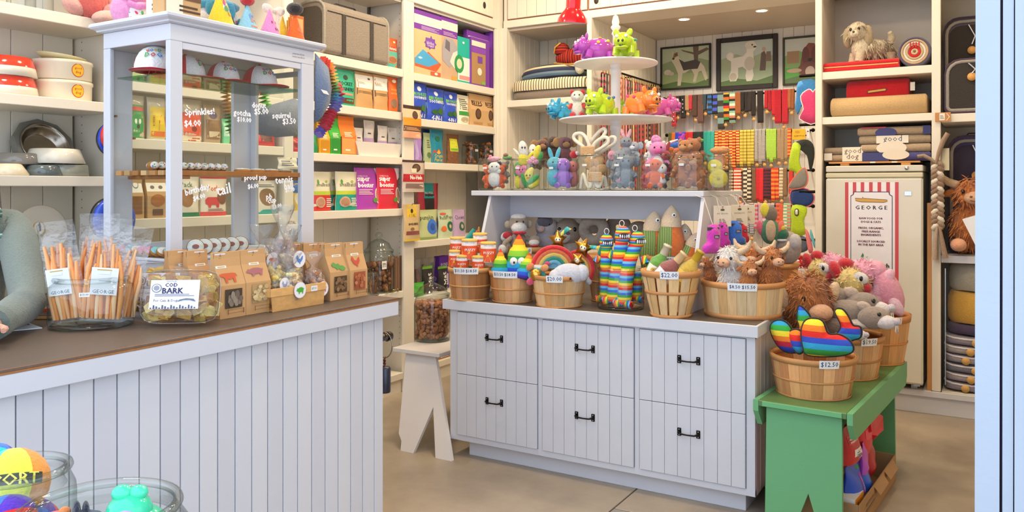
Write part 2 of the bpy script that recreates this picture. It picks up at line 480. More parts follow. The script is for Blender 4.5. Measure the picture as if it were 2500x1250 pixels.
B0=bay('shelf_bay','cream shelf bay with dog bowls behind the sales counter',.6,2.50,((2.40,.055),(1.985,.05),(1.61,.05),(1.207,.05),(.6,.05)),(2.50,2.55))
B1=bay('shelf_bay','cream shelf bay seen through the glass display cabinet',2.55,3.655,((2.117,.055),(1.813,.055),(1.39,.055),(.95,.05)),(3.655,3.73))
B2=bay('shelf_bay','cream shelf bay with the grey pet carrier on its top shelf',3.73,4.857,((2.457,.06),(2.127,.06),(1.786,.055),(1.397,.055),(.77,.05),(.15,.05)),(4.857,4.984))
B3=bay('shelf_bay','cream shelf bay with purple puzzle boxes beside the room corner',4.984,6.235,((2.448,.06),(2.098,.06),(1.756,.055),(1.139,.055),(.70,.05),(.15,.05)),None)
part('stile',MB().box(XL-.02,XL+.004,6.17,6.235,0,2.99,CREAM,.003),B3)
# a visible run of pin holes inside each divider
hole=M('#7d7468')
for b,y in((B0,2.513),(B2,4.909)):
 mb=MB()
 for xx in(-4.17,-3.95):
  for k in range(60):mb.box(xx-.003,xx+.003,y-.0012,y+.002,.3+k*.044,.306+k*.044,hole)
 tag(part('pin_holes',mb,b),kind='stuff')
 # ---- upper cabinets of the left wall
RED=M('#8c4a2e','paint')
def upper(name,label,a0,a1,axis,doors,z0,zd0):
 t=thing(name,label,'cabinet')
 def bx(p0,p1,d0,d1,z0_,z1_,m,bv=.003):
  return MB().box(d0,d1,p0,p1,z0_,z1_,m,bv) if axis=='X' else MB().box(p0,p1,d0,d1,z0_,z1_,m,bv)
 fx=XL if axis=='X' else YB;sg=1 if axis=='X' else-1
 part('body',bx(a0,a1,fx-sg*.36,fx-sg*.004,z0+.001,3.97,CREAM),t)
 part('face_rail',bx(a0,a1,fx-sg*.004,fx+sg*.004,z0+.001,zd0-.008,CREAM),t)
 for(p0,p1,hx,hz) in doors:
  part('red_edge',bx(p0-.008,p1+.008,fx-sg*.003,fx+sg*.001,zd0-.008,3.95,RED,0),t,'reddish brown painted gap around a door')
  d=part('door',bx(p0,p1,fx+sg*.001,fx+sg*.006,zd0,3.94,M('#cfc6b6','paint')),t)
  n=max(3,round((p1-p0)/.1));wd=(p1-p0)/n
  for i in range(n):
   part('plank',bx(p0+i*wd+.0015,p0+(i+1)*wd-.0015,fx+sg*.006,fx+sg*.014,zd0+.001,3.94,CREAM,.003),d)
  c=(fx+sg*.0155,hx,hz) if axis=='X' else(hx,fx+sg*.0155,hz)
  mb=MB();mb.ell((0,0,0),(.006,.022,.03) if axis=='X' else(.022,.006,.03),M('#2b1f16'),n=12)
  part('finger_hole',mb,d,loc=c)
 return t
upper('wall_cabinet','cream cabinet above the left shelves with red door outline',.6,6.2,'X',((2.6,3.66,3.5,3.2),(3.72,4.86,4.7,3.2),(4.98,6.12,5.97,3.16)),2.99,3.08)
upper('wall_cabinet','cream cabinet over the back nook with red door outlines',-3.83,.9,'Y',((-3.78,-2.99,-3.1,3.14),(-2.97,-1.2,-2.90,3.14),(-1.14,.6,-.9,3.14)),3.0,3.075)
# ---- back-wall bay with the dog beds
Bb=thing('shelf_bay','cream corner shelf bay holding striped dog beds','shelving')
part('side_panel',MB().box(-3.82,-3.80,6.28,6.85,0,3.0,CREAM),Bb)
part('back_panel',MB().box(-3.8,-2.99,6.87,6.89,0,3.0,M('#b9ad97','paint')),Bb)
planks(Bb,8,(-3.8,6.87,0),.101,.101,.1,3.0,'X',-1,M('#d8d0c0','paint'),.012)
mb=MB()
for k in range(6):part('plank',MB().box(-3.80,-3.79,6.28+k*.095,6.28+k*.095+.092,.1,3.0,CREAM,.002),Bb)
part('shelf',MB().box(-3.79,-2.99,6.25,6.858,2.283,2.343,CREAM,.003),Bb)
part('shelf',MB().box(-3.79,-2.99,6.26,6.858,.9,.95,CREAM,.003),Bb)
part('stile',MB().box(-3.87,-3.79,6.235,6.28,0,3.0,CREAM,.003),Bb)
part('stile',MB().box(-2.99,-2.945,6.235,6.28,0,3.0,CREAM,.003),Bb)
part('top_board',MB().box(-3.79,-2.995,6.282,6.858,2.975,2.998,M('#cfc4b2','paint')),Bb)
struct('trim_1',MB().box(-3.895,-3.845,6.20,6.27,0,3.97,CREAM))
# ---- nook with collars
NK=struct('wall_nook')
part('side_panel',MB().box(-2.99,-2.96,6.28,7.8,0,3.05,M('#c9bda9','paint')),NK)
for k in range(15):part('plank',MB().box(-2.96,-2.948,6.285+k*.098,6.285+k*.098+.095,0,3.05,CREAM,.0025),NK)
planks(NK,19,(-2.945,7.79,0),.0955,.0955,0,3.05,'X',-1,M('#e9e4da','paint'),.014,gap=.002)
part('back_panel',MB().box(-2.96,-1.11,7.792,7.83,0,3.05,M('#d6cfc2','paint')),NK)
part('side_panel',MB().box(-1.13,-1.10,6.29,7.8,0,3.05,CREAM),NK)
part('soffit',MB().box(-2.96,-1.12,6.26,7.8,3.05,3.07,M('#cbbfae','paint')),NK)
for i,(x,y,lb) in enumerate(((-2.37,6.93,'round recessed downlight in the nook ceiling above the shepherd picture'),(-1.693,6.93,'round recessed downlight in the nook ceiling above the poodle picture'))):
 t=thing('downlight',lb,'light',(x,y,3.05),group='nook downlights')
 part('trim_ring',MB().lathe([(.045,-.001),(.055,-.006),(.062,-.001)],M('#e9dfcb','paint'),20),t)
 part('lens',MB().lathe([(.001,-.003),(.044,-.003)],M('#fff2d8','emit',s=9),20),t)
 lamp('downlight_bulb',(x,y,3.03),8,.09,(1,.86,.66),spread=2.4)
 # ---- right columns of the back wall
Br=thing('shelf_bay','white shelf bay holding the freezer and the folded blankets','shelving')
part('stile',MB().box(-1.137,-1.09,6.235,6.29,.1605,3.0,CREAM,.003),Br)
part('stile',MB().box(-.377,-.322,6.235,6.29,.1605,3.0,CREAM,.003),Br)
part('back_panel',MB().box(-1.1,-.36,6.86,6.885,0,3.05,M('#d3c9b8','paint')),Br)
part('divider',MB().box(-.372,-.348,6.29,6.86,0,3.0,CREAM),Br)
part('shelf',MB().box(-1.098,-.375,6.245,6.858,2.345,2.40,CREAM,.003),Br)
part('shelf',MB().box(-1.098,-.375,6.245,6.858,2.017,2.07,CREAM,.003),Br)
part('base_shelf',MB().box(-1.088,-.379,6.236,6.858,.12,.16,CREAM,.003),Br)
part('plinth',MB().box(-1.137,.95,6.24,6.27,-.001,.118,WHITE,.003),Br)
part('base_rail',MB().box(-1.137,.95,6.222,6.234,.118,.16,WHITE,.003),Br)
part('wood_batten',MB().box(-.405,-.378,6.24,6.29,.16,1.45,M('#c98d52','wood')),Br,'bare orange wooden batten')
Bs=thing('shelf_bay','white end shelf bay with carriers and stacked dog mats','shelving')
part('back_panel',MB().box(-.348,.95,6.86,6.885,0,3.05,M('#d3c9b8','paint')),Bs)
part('shelf',MB().box(-.32,.95,6.245,6.858,2.0,2.057,CREAM,.003),Bs)
part('shelf',MB().box(-.32,.95,6.245,6.858,1.043,1.093,WHITE,.003),Bs)
part('base_shelf',MB().box(-.32,.95,6.275,6.858,.12,.158,CREAM,.003),Bs)
part('metal_strip',MB().box(-.30,-.294,6.30,6.31,.2,1.0,M('#b8b4ae','metal')),Bs)
# ================================================================ sales counter
XC,YE=-2.25,2.79
ct=thing('sales_counter','white plank sales counter with a dark worktop and brown edge','counter',(0,0,0))
TOPM=M('#5d5047','worn',wear='#85796f')
part('worktop',MB().box(-3.22,XC-.012,.45,YE,1.0632,1.07,TOPM,.001),ct,'dark brown laminate worktop')
part('edge_strip',MB().box(-3.22,XC+.001,.45,YE+.001,1.0560,1.063,M('#a8703c','wood'),.001),ct,'bare brown wooden edge')
part('edge_lip',MB().box(XC-.0118,XC+.002,.45,YE+.002,1.0632,1.0698,M('#6e5545','wood')),ct)
part('fascia',MB().box(XC-.03,XC,.45,YE,.995,1.0555,WWORN,.002),ct)
part('fascia',MB().box(-3.22,XC-.03,YE-.03,YE,.995,1.0555,WWORN,.002),ct)
part('fascia_core',MB().box(-3.22,XC-.031,.45,YE-.031,.995,1.0555,WHITE),ct)
PX=-2.283
part('carcass',MB().box(-3.2,PX-.018,.47,2.70,0,.994,M('#4a4244')),ct)
mats=[WWORN,M('#cccdd6','worn',wear='#8f8c98'),M('#d2d3da','worn',wear='#9a96a0')]
for k in range(30):
 part('plank',MB().box(PX-.016,PX,2.666-k*.0738-.0738+.004,2.666-k*.0738,0,.9945,mats[k%3],.002),ct)
part('corner_plank',MB().box(PX-.016,PX,2.6695,2.724,0,.9945,WWORN,.002),ct)
part('end_panel',MB().box(-3.2,PX-.017,2.702,2.724,0,.9945,WHITE,.002),ct)
# ================================================================ island with drawers
IS=thing('drawer_island','white island cabinet with six planked drawers and black pulls','cabinet')
IX0,IX1,IY0,IY1,IZ=-2.723,-.970,3.85,5.15,.907
part('plinth',MB().box(-2.63,-1.03,3.91,5.1,0,.094,WHITE,.002),IS)
part('carcass',MB().box(IX0+.02,IX1-.02,3.875,IY1-.02,.095,.85,M('#7b5b48')),IS)
part('bottom_rail',MB().box(IX0,IX1,IY0,IY0+.024,.095,.129,WHITE,.002),IS)
part('top_rail',MB().box(IX0,IX1,IY0,IY0+.024,.8395,.8505,WHITE,.001),IS)
for a,b in((IX0,-2.672),(-2.1385,-2.1115),(-1.5765,-1.5505),(-1.0125,IX1)):
 part('stile',MB().box(a,b,IY0-.001,IY0+.024,.096,.85,WHITE,.002),IS)
part('brown_lining',MB().box(-2.671,-1.013,3.868,3.874,.13,.839,M('#8a5a40')),IS)
part('end_panel',MB().box(IX0,IX0+.018,IY0+.025,IY1,.095,.85,WHITE,.002),IS)
SIDEM=M('#d6d2cf','paint')
part('end_panel',MB().box(IX1-.02,IX1-.012,IY0+.025,IY1,.095,.85,M('#9a9088','paint')),IS)
for k in range(17):
 part('plank',MB().box(IX1-.012,IX1,IY0+.026+k*.0735,IY0+.026+(k+1)*.0735-.004,.095,.85,SIDEM,.002),IS)
wk=M('#5f564f','worn',wear='#7a7068')
part('worktop',MB().box(-2.74,-.966,3.838,IY1+.03,.899,.9068,wk,.001),IS,'dark grey brown worktop')
part('fascia',MB().box(-2.758,-.951,3.82,3.8375,.851,.907,WHITE,.002),IS)
part('fascia',MB().box(-.9655,-.951,3.838,IY1+.04,.851,.907,WHITE,.002),IS)
part('fascia',MB().box(-2.758,-2.7405,3.838,IY1+.04,.851,.907,WHITE,.002),IS)
part('fascia_core',MB().box(-2.74,-.966,3.838,IY1+.03,.851,.8985,WHITE),IS)
IRON=M('#2d2b2c','metal',.35)
hmb=MB()
for sx in(-.048,.048):
 hmb.box(sx-.010,sx+.010,-.004,0,-.020,.020,IRON,.003)
 hmb.ell((sx,-.005,.012),(.003,.002,.003),M('#c9c9c9','metal'));hmb.ell((sx,-.005,-.013),(.003,.002,.003),M('#c9c9c9','metal'))
hmb.tube([(-.048,-.003,.002),(-.046,-.02,0),(-.034,-.026,-.003),(0,-.027,-.004),(.034,-.026,-.003),(.046,-.02,0),(.048,-.003,.002)],[.007,.006,.0045,.004,.0045,.006,.007],IRON,8)
hme=hmb.mesh('handle')
for(a,b) in((-2.670,-2.140),(-2.1096,-1.578),(-1.549,-1.0135)):
 for(z0,z1) in((.131,.4805),(.4835,.838)):
  d=part('drawer',MB().box(a+.002,b-.001,3.849,3.866,z0,z1,M('#b9b7c0','paint')),IS)
  n=8;wd=(b-a-.003)/n
  for i in range(n):
   part('plank',MB().box(a+.002+i*wd+.0008,a+.002+(i+1)*wd-.0008,3.840,3.8495,z0,z1,WHITE,.0015),d)
  part('handle',hme,d,'black iron pull handle',((a+b)/2-.008,3.8395,z1-.128+(0 if z0>.3 else 0)))
  # ---- riser shelf on the island
RS=thing('riser_shelf','white two-legged riser shelf standing on the island','shelf')
RB=.9072
part('top_board',MB().box(-2.848,-1.346,4.254,5.03,1.505,1.536,WHITE,.003),RS)
for x0 in(-2.728,-1.366):
 part('leg',MB().prism([(4.05,RB),(5.02,RB),(4.95,1.505),(4.275,1.505)],x0,x0+.02,WHITE,'X'),RS)
part('apron',MB().box(-2.708,-1.366,4.50,4.52,1.365,1.5045,WHITE,.002),RS)
# ---- white bench with the kibble jar
WBn=thing('white_bench','low white wooden bench between counter and island','bench')
PW=M('#d9d4d3','worn',wear='#b3a89a')
part('seat',MB().box(-3.235,-2.876,3.95,4.95,.53,.556,PW,.003),WBn)
def bleg(y0,y1,xm=0):
# tapered end panel with an inverted V cut, splayed towards the camera or away
 out=[(-3.155,.53),(-2.93,.53),(-2.652,0),(-2.765,0),(-2.86,.255),(-2.925,0),(-3.02,0),(-3.03,.05),(-3.062,.085)]
 mb=MB()
 def sh(x,z,dy):return(min(x,xm),y0+(y1-y0)*(1-z/.53)+dy,z)
 n=len(out)
 # triangulated face by hand: two legs and the head
 vs=[sh(x,z,d) for d in(0,.024) for x,z in out]
 f=[(0,1,4),(1,2,3),(1,3,4),(0,4,8),(4,7,8),(4,6,7),(4,5,6)]
 mb.add(vs,f+[(a+n,c+n,b+n) for a,b,c in f]+[(i,i+n,(i+1)%n+n,(i+1)%n) for i in range(n)],PW)
 return mb
part('leg',bleg(3.985,3.762),WBn);part('leg',bleg(4.88,4.93,-2.745),WBn)
# ---- green bench
GB=thing('green_bench','worn green painted bench holding bushel baskets beside the island','bench',(-.937,3.757,0),-math.radians(4.4))
GM=M('#6aae7a','worn',wear='#62a472');GT=M('#587f4c','worn',wear='#76966a');CH=M('#d8cbb8','worn',wear='#4f9c60')
part('seat',MB().box(.002,.388,0,1.30,.553,.58,GT,.003),GB,'dark green bench top')
part('front_lip',MB().box(.022,.368,-.004,-.0005,.556,.578,M('#6ab47c','worn',wear='#d0d8c0'),.001),GB)
for x in(-.0205,.3885):
 part('apron',MB().prism([(0,.58),(1.30,.58),(1.30,.50),(1.26,.455),(.06,.455),(0,.53)],x,x+.024,GM,'X'),GB)
def gleg(y,d):
 mb=MB()
 o=[(.03,0),(.03,.552),(.36,.552),(.36,0),(.275,0),(.215,.19),(.155,0)]
 vs=[(x+(0 if z>.3 else(-.004 if x<.2 else .004)),y-(.552-z)*d,z) for x,z in o];n=len(o)
 vs+=[(x,yy+.022,z) for x,yy,z in vs]
 f=[(0,1,5),(0,5,6),(1,2,5),(2,3,5),(3,4,5)]
 mb.add(vs,f+[(a+n,c+n,b+n) for a,b,c in f]+[(i,i+n,(i+1)%n+n,(i+1)%n) for i in range(n)],GM)
 return mb
part('leg',gleg(.035,.02),GB);part('leg',gleg(1.22,-.02),GB)
part('paint_chip',MB().add([(.19,.0315,.245),(.205,.0312,.235),(.213,.0312,.25),(.207,.0315,.268),(.195,.032,.27)],[(0,1,2,3,4)],M('#c9968a')),GB)
# ---- display table under the jars nearest the camera (below the frame)
DT=thing('display_table','pale display table below the two glass toy jars','table')
part('tabletop',MB().box(-1.9,-.75,.25,.97,.76,.80,WHITE,.003),DT)
for x in(-1.85,-.85):
 for y in(.3,.92):part('leg',MB().box(x,x+.05,y-.025,y+.025,0,.76,WHITE,.003),DT)
 # ================================================================ goods on the left-wall shelves
def jar(name,label,c,r,h,lid=None,ex=2.0,cat='jar',group=None,neck=.86,z_fill=None,n=28,rim=.007):
 """clear glass jar with a rolled rim and a thick foot; optional domed lid with knob"""
 t=thing(name,label,cat,c,group=group)
 nr=r*neck
 p=[(r*.90,0),(r*.985,.006),(r,.02),(r,h*.80),(r*.985,h*.86),(nr+(r-nr)*.3,h*.93),(nr,h*.96),(nr,h)]
 part('glass_body',MB().lathe(p,GLASS,n,ex=ex),t)
 part('foot',MB().lathe([(.001,.004),(r*.80,.004),(r*.89,.001),(r*.95,.010),(r*.80,.013),(.001,.012)],GLASS,n,ex=ex),t)
 rm=[]
 for k in range(n):
  a=2*PI*k/n;ca,sa=math.cos(a),math.sin(a)
  if ex!=2:d=(abs(ca)**ex+abs(sa)**ex)**(-1/ex);ca*=d;sa*=d
  rm.append((nr*ca,nr*sa,h))
 part('rim',MB().tube(rm,rim,GLASS,6,True),t)
 if lid:
  L=part('lid',MB().lathe([(nr*1.06,h+.006),(nr*1.08,h+.014),(nr*.95,h+.024),(nr*.9,h+.03),(nr*.72,h+lid*.45),(nr*.62,h+lid*.5),(nr*.30,h+lid*.62),(nr*.2,h+lid*.66)],GLASS,n),t)
  part('knob',MB().lathe([(nr*.14,h+lid*.64),(nr*.13,h+lid*.7),(nr*.26,h+lid*.8),(nr*.27,h+lid*.88),(nr*.16,h+lid*.97),(.001,h+lid)],GLASS,16),L)
 return t
def heap(name,label,c,r,h,n,size,mats,cat='treats',shape='ell',sq=1.0,seed=3,ex=2,part_of=None):
 rr=random.Random(seed);mb=MB()
 for i in range(n):
  a=rr.uniform(0,2*PI);q=r*math.sqrt(rr.uniform(.25 if n>120 else 0,1));z=rr.uniform(0,h)
  if i%4==0 and n>60:z=h-abs(rr.gauss(0,h*.04))
  p=(q*math.cos(a)*.93,q*math.sin(a)*.93*sq,max(size*.6,z));m=mats[i%len(mats)]
  if shape=='ell':mb.ell(p,(size*rr.uniform(.8,1.2),size*rr.uniform(.6,1),size*rr.uniform(.5,.9)),m,(rr.uniform(0,3),rr.uniform(0,3),rr.uniform(0,3)),6)
  elif shape=='stick':
   t_=rr.uniform(-.25,.25);l=h*rr.uniform(.7,1.0)
   mb.tube([(p[0]*.8-t_*size*2,p[1]*.8,.012),(p[0]*.8+t_*size,p[1]*.8+rr.uniform(-.4,.4)*size,l*.5),(p[0]*.85+t_*size*4,p[1]*.85,l)],[size*.5,size*.55,size*.4],m,5)
  else:
   e=Euler((rr.uniform(-.6,.6),rr.uniform(-.6,.6),rr.uniform(0,3))).to_matrix().to_4x4();e.translation=p
   k=MB(e);k.box(-size,size,-size*.6,size*.6,-size*.15,size*.15,m);mb.add(k.v,k.f,m)
 if part_of:return tag(part(name,mb,part_of),kind='stuff')
 o=single(name,mb,label,cat,c);o['kind']='stuff'
 return o
BROWN=[M('#7a4a2c','crumb'),M('#8d5a38','crumb'),M('#6a3d24','crumb')]
# ---- bay of bowls behind the counter
for i,px in enumerate((52,96)):
 p=onX(px,20,-4.0);jar('glass_jar',('clear glass jar at the far left of the top shelf','clear glass jar beside the pink plush on the top shelf')[i],(p.x,p.y,2.401),.062,.2,cat='jar',group='jars on the top left shelf')
p=onX(212,50,-3.93)
plush('plush_toy','pink shaggy plush with big feet hanging over the top left shelf',(p.x,p.y,2.402),.5,.1,[
('body',(0,-.3,1.0),(.85,.75,1.1),'#e06a62'),('head',(.1,-.2,2.3),(.7,.6,.6),'#e37a74'),('leg',(-.85,-.35,.45),(.62,.4,.38),'#efaaa0',(0,.5,.2)),
('leg',(.75,-.9,.3),(.42,.5,.5),'#e8918a'),('foot',(.35,-1.15,.02),(.75,.45,.36),'#f0b6a8',(0,-.2,.1)),('arm',(1.25,-.2,1.1),(.45,.4,.75),'#efa99f',(0,.4,0)),('arm',(-1.2,-.2,1.2),(.3,.3,.6),'#e8938a',(0,-.4,0))])
def bowl(name,label,c,prof,mat,grp=None,rot=None,inner=None,extra=None):
 t=thing(name,label,'dog bowl',c,group=grp,rot=rot)
 for nm,pr_,m in prof:part(nm,MB().lathe(pr_,m,36),t)
 if extra:extra(t)
 return t
REDG,CRG,STEEL,GREY,WG=M('#e2412c','gloss'),M('#efe3c9','gloss'),M('#a39a8e','metal',.22),M('#8e8f86','gloss',.3),M('#ece4d2','gloss')
p=onX(12,232,-4.04)
for i in range(2):
 z=1.986+i*.093
 r0=.142-i*.006
 bowl('dog_bowl',('lower red and white ceramic bowl of the stack at left','upper red and white ceramic bowl of the stack at left')[i],(p.x,p.y,z),(
 ('base',[(.02,0),(r0,0),(r0-.008,.042)],WG),('rim_band',[(r0-.008,.042),(r0-.022,.09),(r0-.03,.092),(r0-.05,.05)],REDG)),WG,'red and white bowls')
p=onX(150,243,-4.05);p.y=min(p.y,2.345)
def badge(z):
 def f(t):
  def fm(u,v,off):
   a=(u-.5)*.6+PI*.02;rr=.139+off
   return(rr*math.cos(a),rr*math.sin(a),z+v*.1)
   # the badge faces the room and, a little, the camera
  pmb=MB();prints(pmb,fm,.139*.6,.1,[('e',.44,.48,.38,.34,'#c4341f'),('e',.44,.48,.345,.305,'#f2b82e'),('t','good',.44,.58,.42,'#b3341f'),('t','dog',.44,.38,.34,'#b3341f')])
  part('badge',pmb,t)
 return f
for i in range(2):
 z=1.986+i*.102
 bowl('dog_bowl',('lower cream crock with a round yellow badge','upper cream crock with a round yellow badge')[i],(p.x,p.y,z),(
 ('body',[(.02,0),(.132,0),(.138,.006),(.139,.078),(.144,.084),(.144,.098),(.137,.1005),(.125,.07)],CRG),),CRG,'cream crocks',extra=badge(0))
bowl('dog_dish','pale yellow dish lying tilted on the stacked cream crocks',(p.x,p.y,2.202),(('body',[(.02,-.008),(.09,-.008),(.118,.012),(.115,.016),(.085,0),(.02,0)],M('#f0dfa8','gloss')),),CRG,rot=(-.10,.08,0))
# next shelf down: steel, white and grey bowls
p=onX(128,352,-4.10)
def hexa(t):
 mb=MB();mb.lathe([(.148,-.05),(.157,-.006),(.15,.004),(.118,.004)],M('#6f7069','gloss',.4),10,ex=2,smooth=False);part('grey_surround',mb,t)
bowl('steel_bowl','steel bowl in a grey surround leaning on the shelf back',(-4.11,p.y-.03,1.765),(('bowl',[(.12,.006),(.125,.010),(.119,.011),(.108,-.01),(.088,-.042),(.082,-.045),(.001,-.045)],STEEL),),STEEL,rot=(0,1.12,0),extra=hexa)
def ub(name,label,px,x,z,r0,r1,h,m,rn=36):
 q=onX(px,400,x)
 return bowl(name,label,(x,q.y,z),(('body',[(r0-.006,0),(r0,.004),(r1,h-.004),(r1-.008,h),(.001,h)],m),),m)
ub('dog_bowl','white tapered bowl upside down below the leaning steel bowl',134,-4.03,1.672,.138,.112,.075,WG)
ub('dog_bowl','grey green flat bowl under the white upside down bowl',150,-4.02,1.611,.125,.12,.058,M('#9a9c8f','gloss'))
ub('dog_bowl','grey ceramic bowl standing near the shop worker',42,-4.06,1.665,.110,.092,.055,M('#8b8780','gloss'))
ub('dog_bowl','cream bowl at the front left of the bowl shelf',18,-3.98,1.611,.092,.06,.055,M('#e9dcc0','gloss'))
ub('dog_bowl','dark slate bowl at the front of the bowl shelf',105,-3.97,1.611,.088,.07,.052,M('#5f6a6c','gloss'))
p=onX(102,640,-4.05)
def crest(t):
 mb=MB();prints(mb,lambda u,v,off:((u-.5)*.2,-.006-off,(v-.5)*.2),.2,.2,[('e',.42,.52,.16,.2,'#b9a35c'),('e',.42,.55,.125,.165,'#efe7d6'),('p',[(.38,.48),(.46,.48),(.47,.6),(.44,.7),(.41,.65),(.36,.62)],'#3f3a36'),('r',.36,.36,.48,.39,'#a08a4a')]);part('crest',mb,t)
mb=MB(Matrix.Rotation(PI/2,4,'X'));mb.lathe([(.001,.004),(.09,.004),(.12,.012),(.125,.008),(.12,0),(.001,-.004)],M('#efe6d4','gloss'),36)
t=thing('oval_plate','cream plate with a gold laurel crest leaning on the lower shelf','plate',(-4.05,p.y,1.343),rot=(-.12,0,PI/2));part('plate',mb,t);crest(t)
# flying discs hung on the end of the bowl bay
def disc(label,px,py,x,r,col):
 q=onX(px,py,x);mb=MB(Matrix.Rotation(PI/2,4,'Y'))
 pr=[(.001,.010)]+[(r*f,.012-.001*(k%2)) for k,f in enumerate((.2,.35,.5,.65,.78))]+[(r*.9,.008),(r,-.006),(r*.985,-.012),(r*.9,.002)]
 mb.lathe(pr,M(col,'gloss',.3),40)
 return single('flying_disc',mb,label,'flying disc',(x,q.y,q.z),group='flying discs on the shelf divider')
pg=thing('disc_peg','steel peg holding the red and blue flying discs','peg',(0,0,0));q=onX(282,340,-3.84)
part('peg',MB().tube([(-3.862,q.y,q.z),(-3.68,q.y,q.z)],.006,STEEL,8),pg)
disc('black flying disc behind a blue one, upper row',277,341,-3.84,.088,'#26272c');disc('blue flying disc between black and red, upper row',282,340,-3.80,.09,'#1f49d8');disc('red flying disc seen past the cabinet post',287,334,-3.74,.085,'#e0342c')
pg=thing('disc_peg','steel peg holding the lower blue flying discs','peg',(0,0,0));q=onX(278,535,-3.84)
part('peg',MB().tube([(-3.862,q.y,q.z),(-3.68,q.y,q.z)],.006,STEEL,8),pg)
disc('black flying disc behind the large blue one, lower row',271,534,-3.84,.110,'#26272c');disc('large blue flying disc behind the cabinet post, lower row',282,536,-3.79,.115,'#2b55d6')
# ---- bay seen through the display cabinet
Z1,Z2,Z3=2.118,1.814,1.391
pkL('treat_pouch','pale green treat box behind the cabinet glass, top shelf',322,345,125,200,'#b9c98a',[('r',0,.4,1,.7,'#eee9da'),('t','TREATS',.5,.55,.7,'#5a5a40')],style='box',zs=Z1)
pkL('treat_pouch','flat brown treat box lying behind the cap display',470,560,185,222,'#a98c68',[('r',.05,.2,.95,.8,'#c7ad86')],style='box',zs=Z1,D=.12)
pkL('treat_pouch','clear pouch with green header and orange dog print',318,360,232,345,'#c9bda6',[('r',.05,.02,.95,.78,'#3f9a54'),('p',[(.1,.05),(.9,.05),(.88,.45),(.7,.58),(.3,.58),(.1,.45)],'#e2622f'),('e',.38,.4,.07,.06,'#f5f0e4'),('e',.6,.4,.07,.06,'#f5f0e4'),('e',.5,.28,.08,.05,'#3a2a20'),('r',.1,.64,.9,.74,'#d24a32')],zs=Z2)
pkL('treat_pouch','yellow pouch with a red dog print behind the cabinet',366,412,238,348,'#cfc4ae',[('r',.08,.06,.98,.78,'#e6c62c'),('p',[(.5,.22),(.95,.22),(.95,.55),(.7,.6),(.52,.45)],'#cf3a2c'),('r',.12,.08,.9,.2,'#e0702c'),('t','RUFFERS',.25,.45,.5,'#a8302a',PI/2)],zs=Z2)
pkL('treat_pouch','orange red pouch with a cream fringe behind the cabinet',440,500,235,352,'#cbbfac',[('r',.05,.12,.95,.68,'#dd5a3e'),('r',.05,.02,.95,.14,'#efe3c8'),('l',.06,.02,.94,.12,2,'#c9563c'),('e',.6,.3,.12,.06,'#8a2a22')],zs=Z2)
pkL('treat_pouch','clear pouch of brown treats beside the orange red pouch',504,546,255,354,'#b39a7c',[('r',.08,.1,.92,.6,'#8a6a4a'),('e',.5,.72,.25,.1,'#6b5a7a'),('r',.2,.15,.8,.3,'#d8c8a8')],zs=Z2)
pkL('treat_pouch','mint green pouch seen beside the cabinet mullion',549,566,290,356,'#7fd8a0',[('r',.1,.3,.9,.7,'#c8f0d4')],zs=Z2)
pkL('treat_pouch','plump red pouch behind the squirrel price writing',618,690,305,358,'#c93038',[('r',.3,.2,.75,.6,'#5c2a26'),('r',.05,.7,.95,.8,'#e0545a')],zs=Z2,D=.1)
def kraft(label,x0,x1,yt,yb,zs,art,**k):
 return pkL('treat_bag',label,x0,x1,yt,yb,'#c39c6c',art,zs=zs,style='bag',**k)
kraft('kraft bag with a white heart label behind the cabinet',318,352,425,535,Z3,[('r',.05,.58,.95,.95,'#f0ece2'),('e',.5,.76,.22,.09,'#8a8378'),('e',.5,.76,.17,.06,'#f0ece2'),('r',.15,.1,.85,.5,'#8a5a32')])
kraft('kraft bag with a white paw print label behind the cabinet',360,410,425,533,Z3,[('r',.02,.6,.98,.98,'#f0ece2'),('t','treats',.5,.85,.5,'#8a8378'),('e',.3,.7,.1,.04,'#6b645a'),('e',.7,.7,.1,.04,'#6b645a'),('e',.5,.4,.34,.14,'#a8662c'),('r',.25,.06,.75,.2,'#6b4a36')])
pkL('food_pouch','white pouch with a dark green foot behind the cabinet',438,494,428,530,'#e3ddcd',[('r',0,0,1,.1,'#0f7a55'),('e',.35,.45,.32,.22,'#9a6c42'),('t','Pack',.4,.78,.5,'#2a7a5a')],zs=Z3)
pkL('food_pouch','white and red pouch with a red pig print',496,560,428,528,'#e6dccb',[('r',0,.92,1,1,'#cf3038'),('r',0,0,1,.1,'#d4474a'),('t','Pork',.45,.68,.5,'#cf3038'),('p',[(.12,.3),(.2,.27),(.22,.2),(.3,.2),(.32,.27),(.5,.27),(.52,.2),(.6,.2),(.62,.3),(.66,.4),(.55,.46),(.2,.46),(.12,.4)],'#d23a40'),('e',.75,.45,.2,.17,'#7a4a30'),('l',.2,.12,.8,.19,2,'#8a5a5a')],zs=Z3)
pkL('food_pouch','white pouch with a turquoise foot behind the cabinet',620,684,440,525,'#e2dccf',[('r',0,0,1,.13,'#2aa8a0'),('e',.55,.5,.32,.26,'#8a6a48'),('l',.15,.8,.85,.9,2,'#6a6a6a')],zs=Z3)
pkL('food_pouch','dark kraft pouch half hidden by the cabinet mullion',600,622,445,527,'#7a5a42',[('r',.1,.1,.9,.2,'#2aa0a0')],zs=Z3)
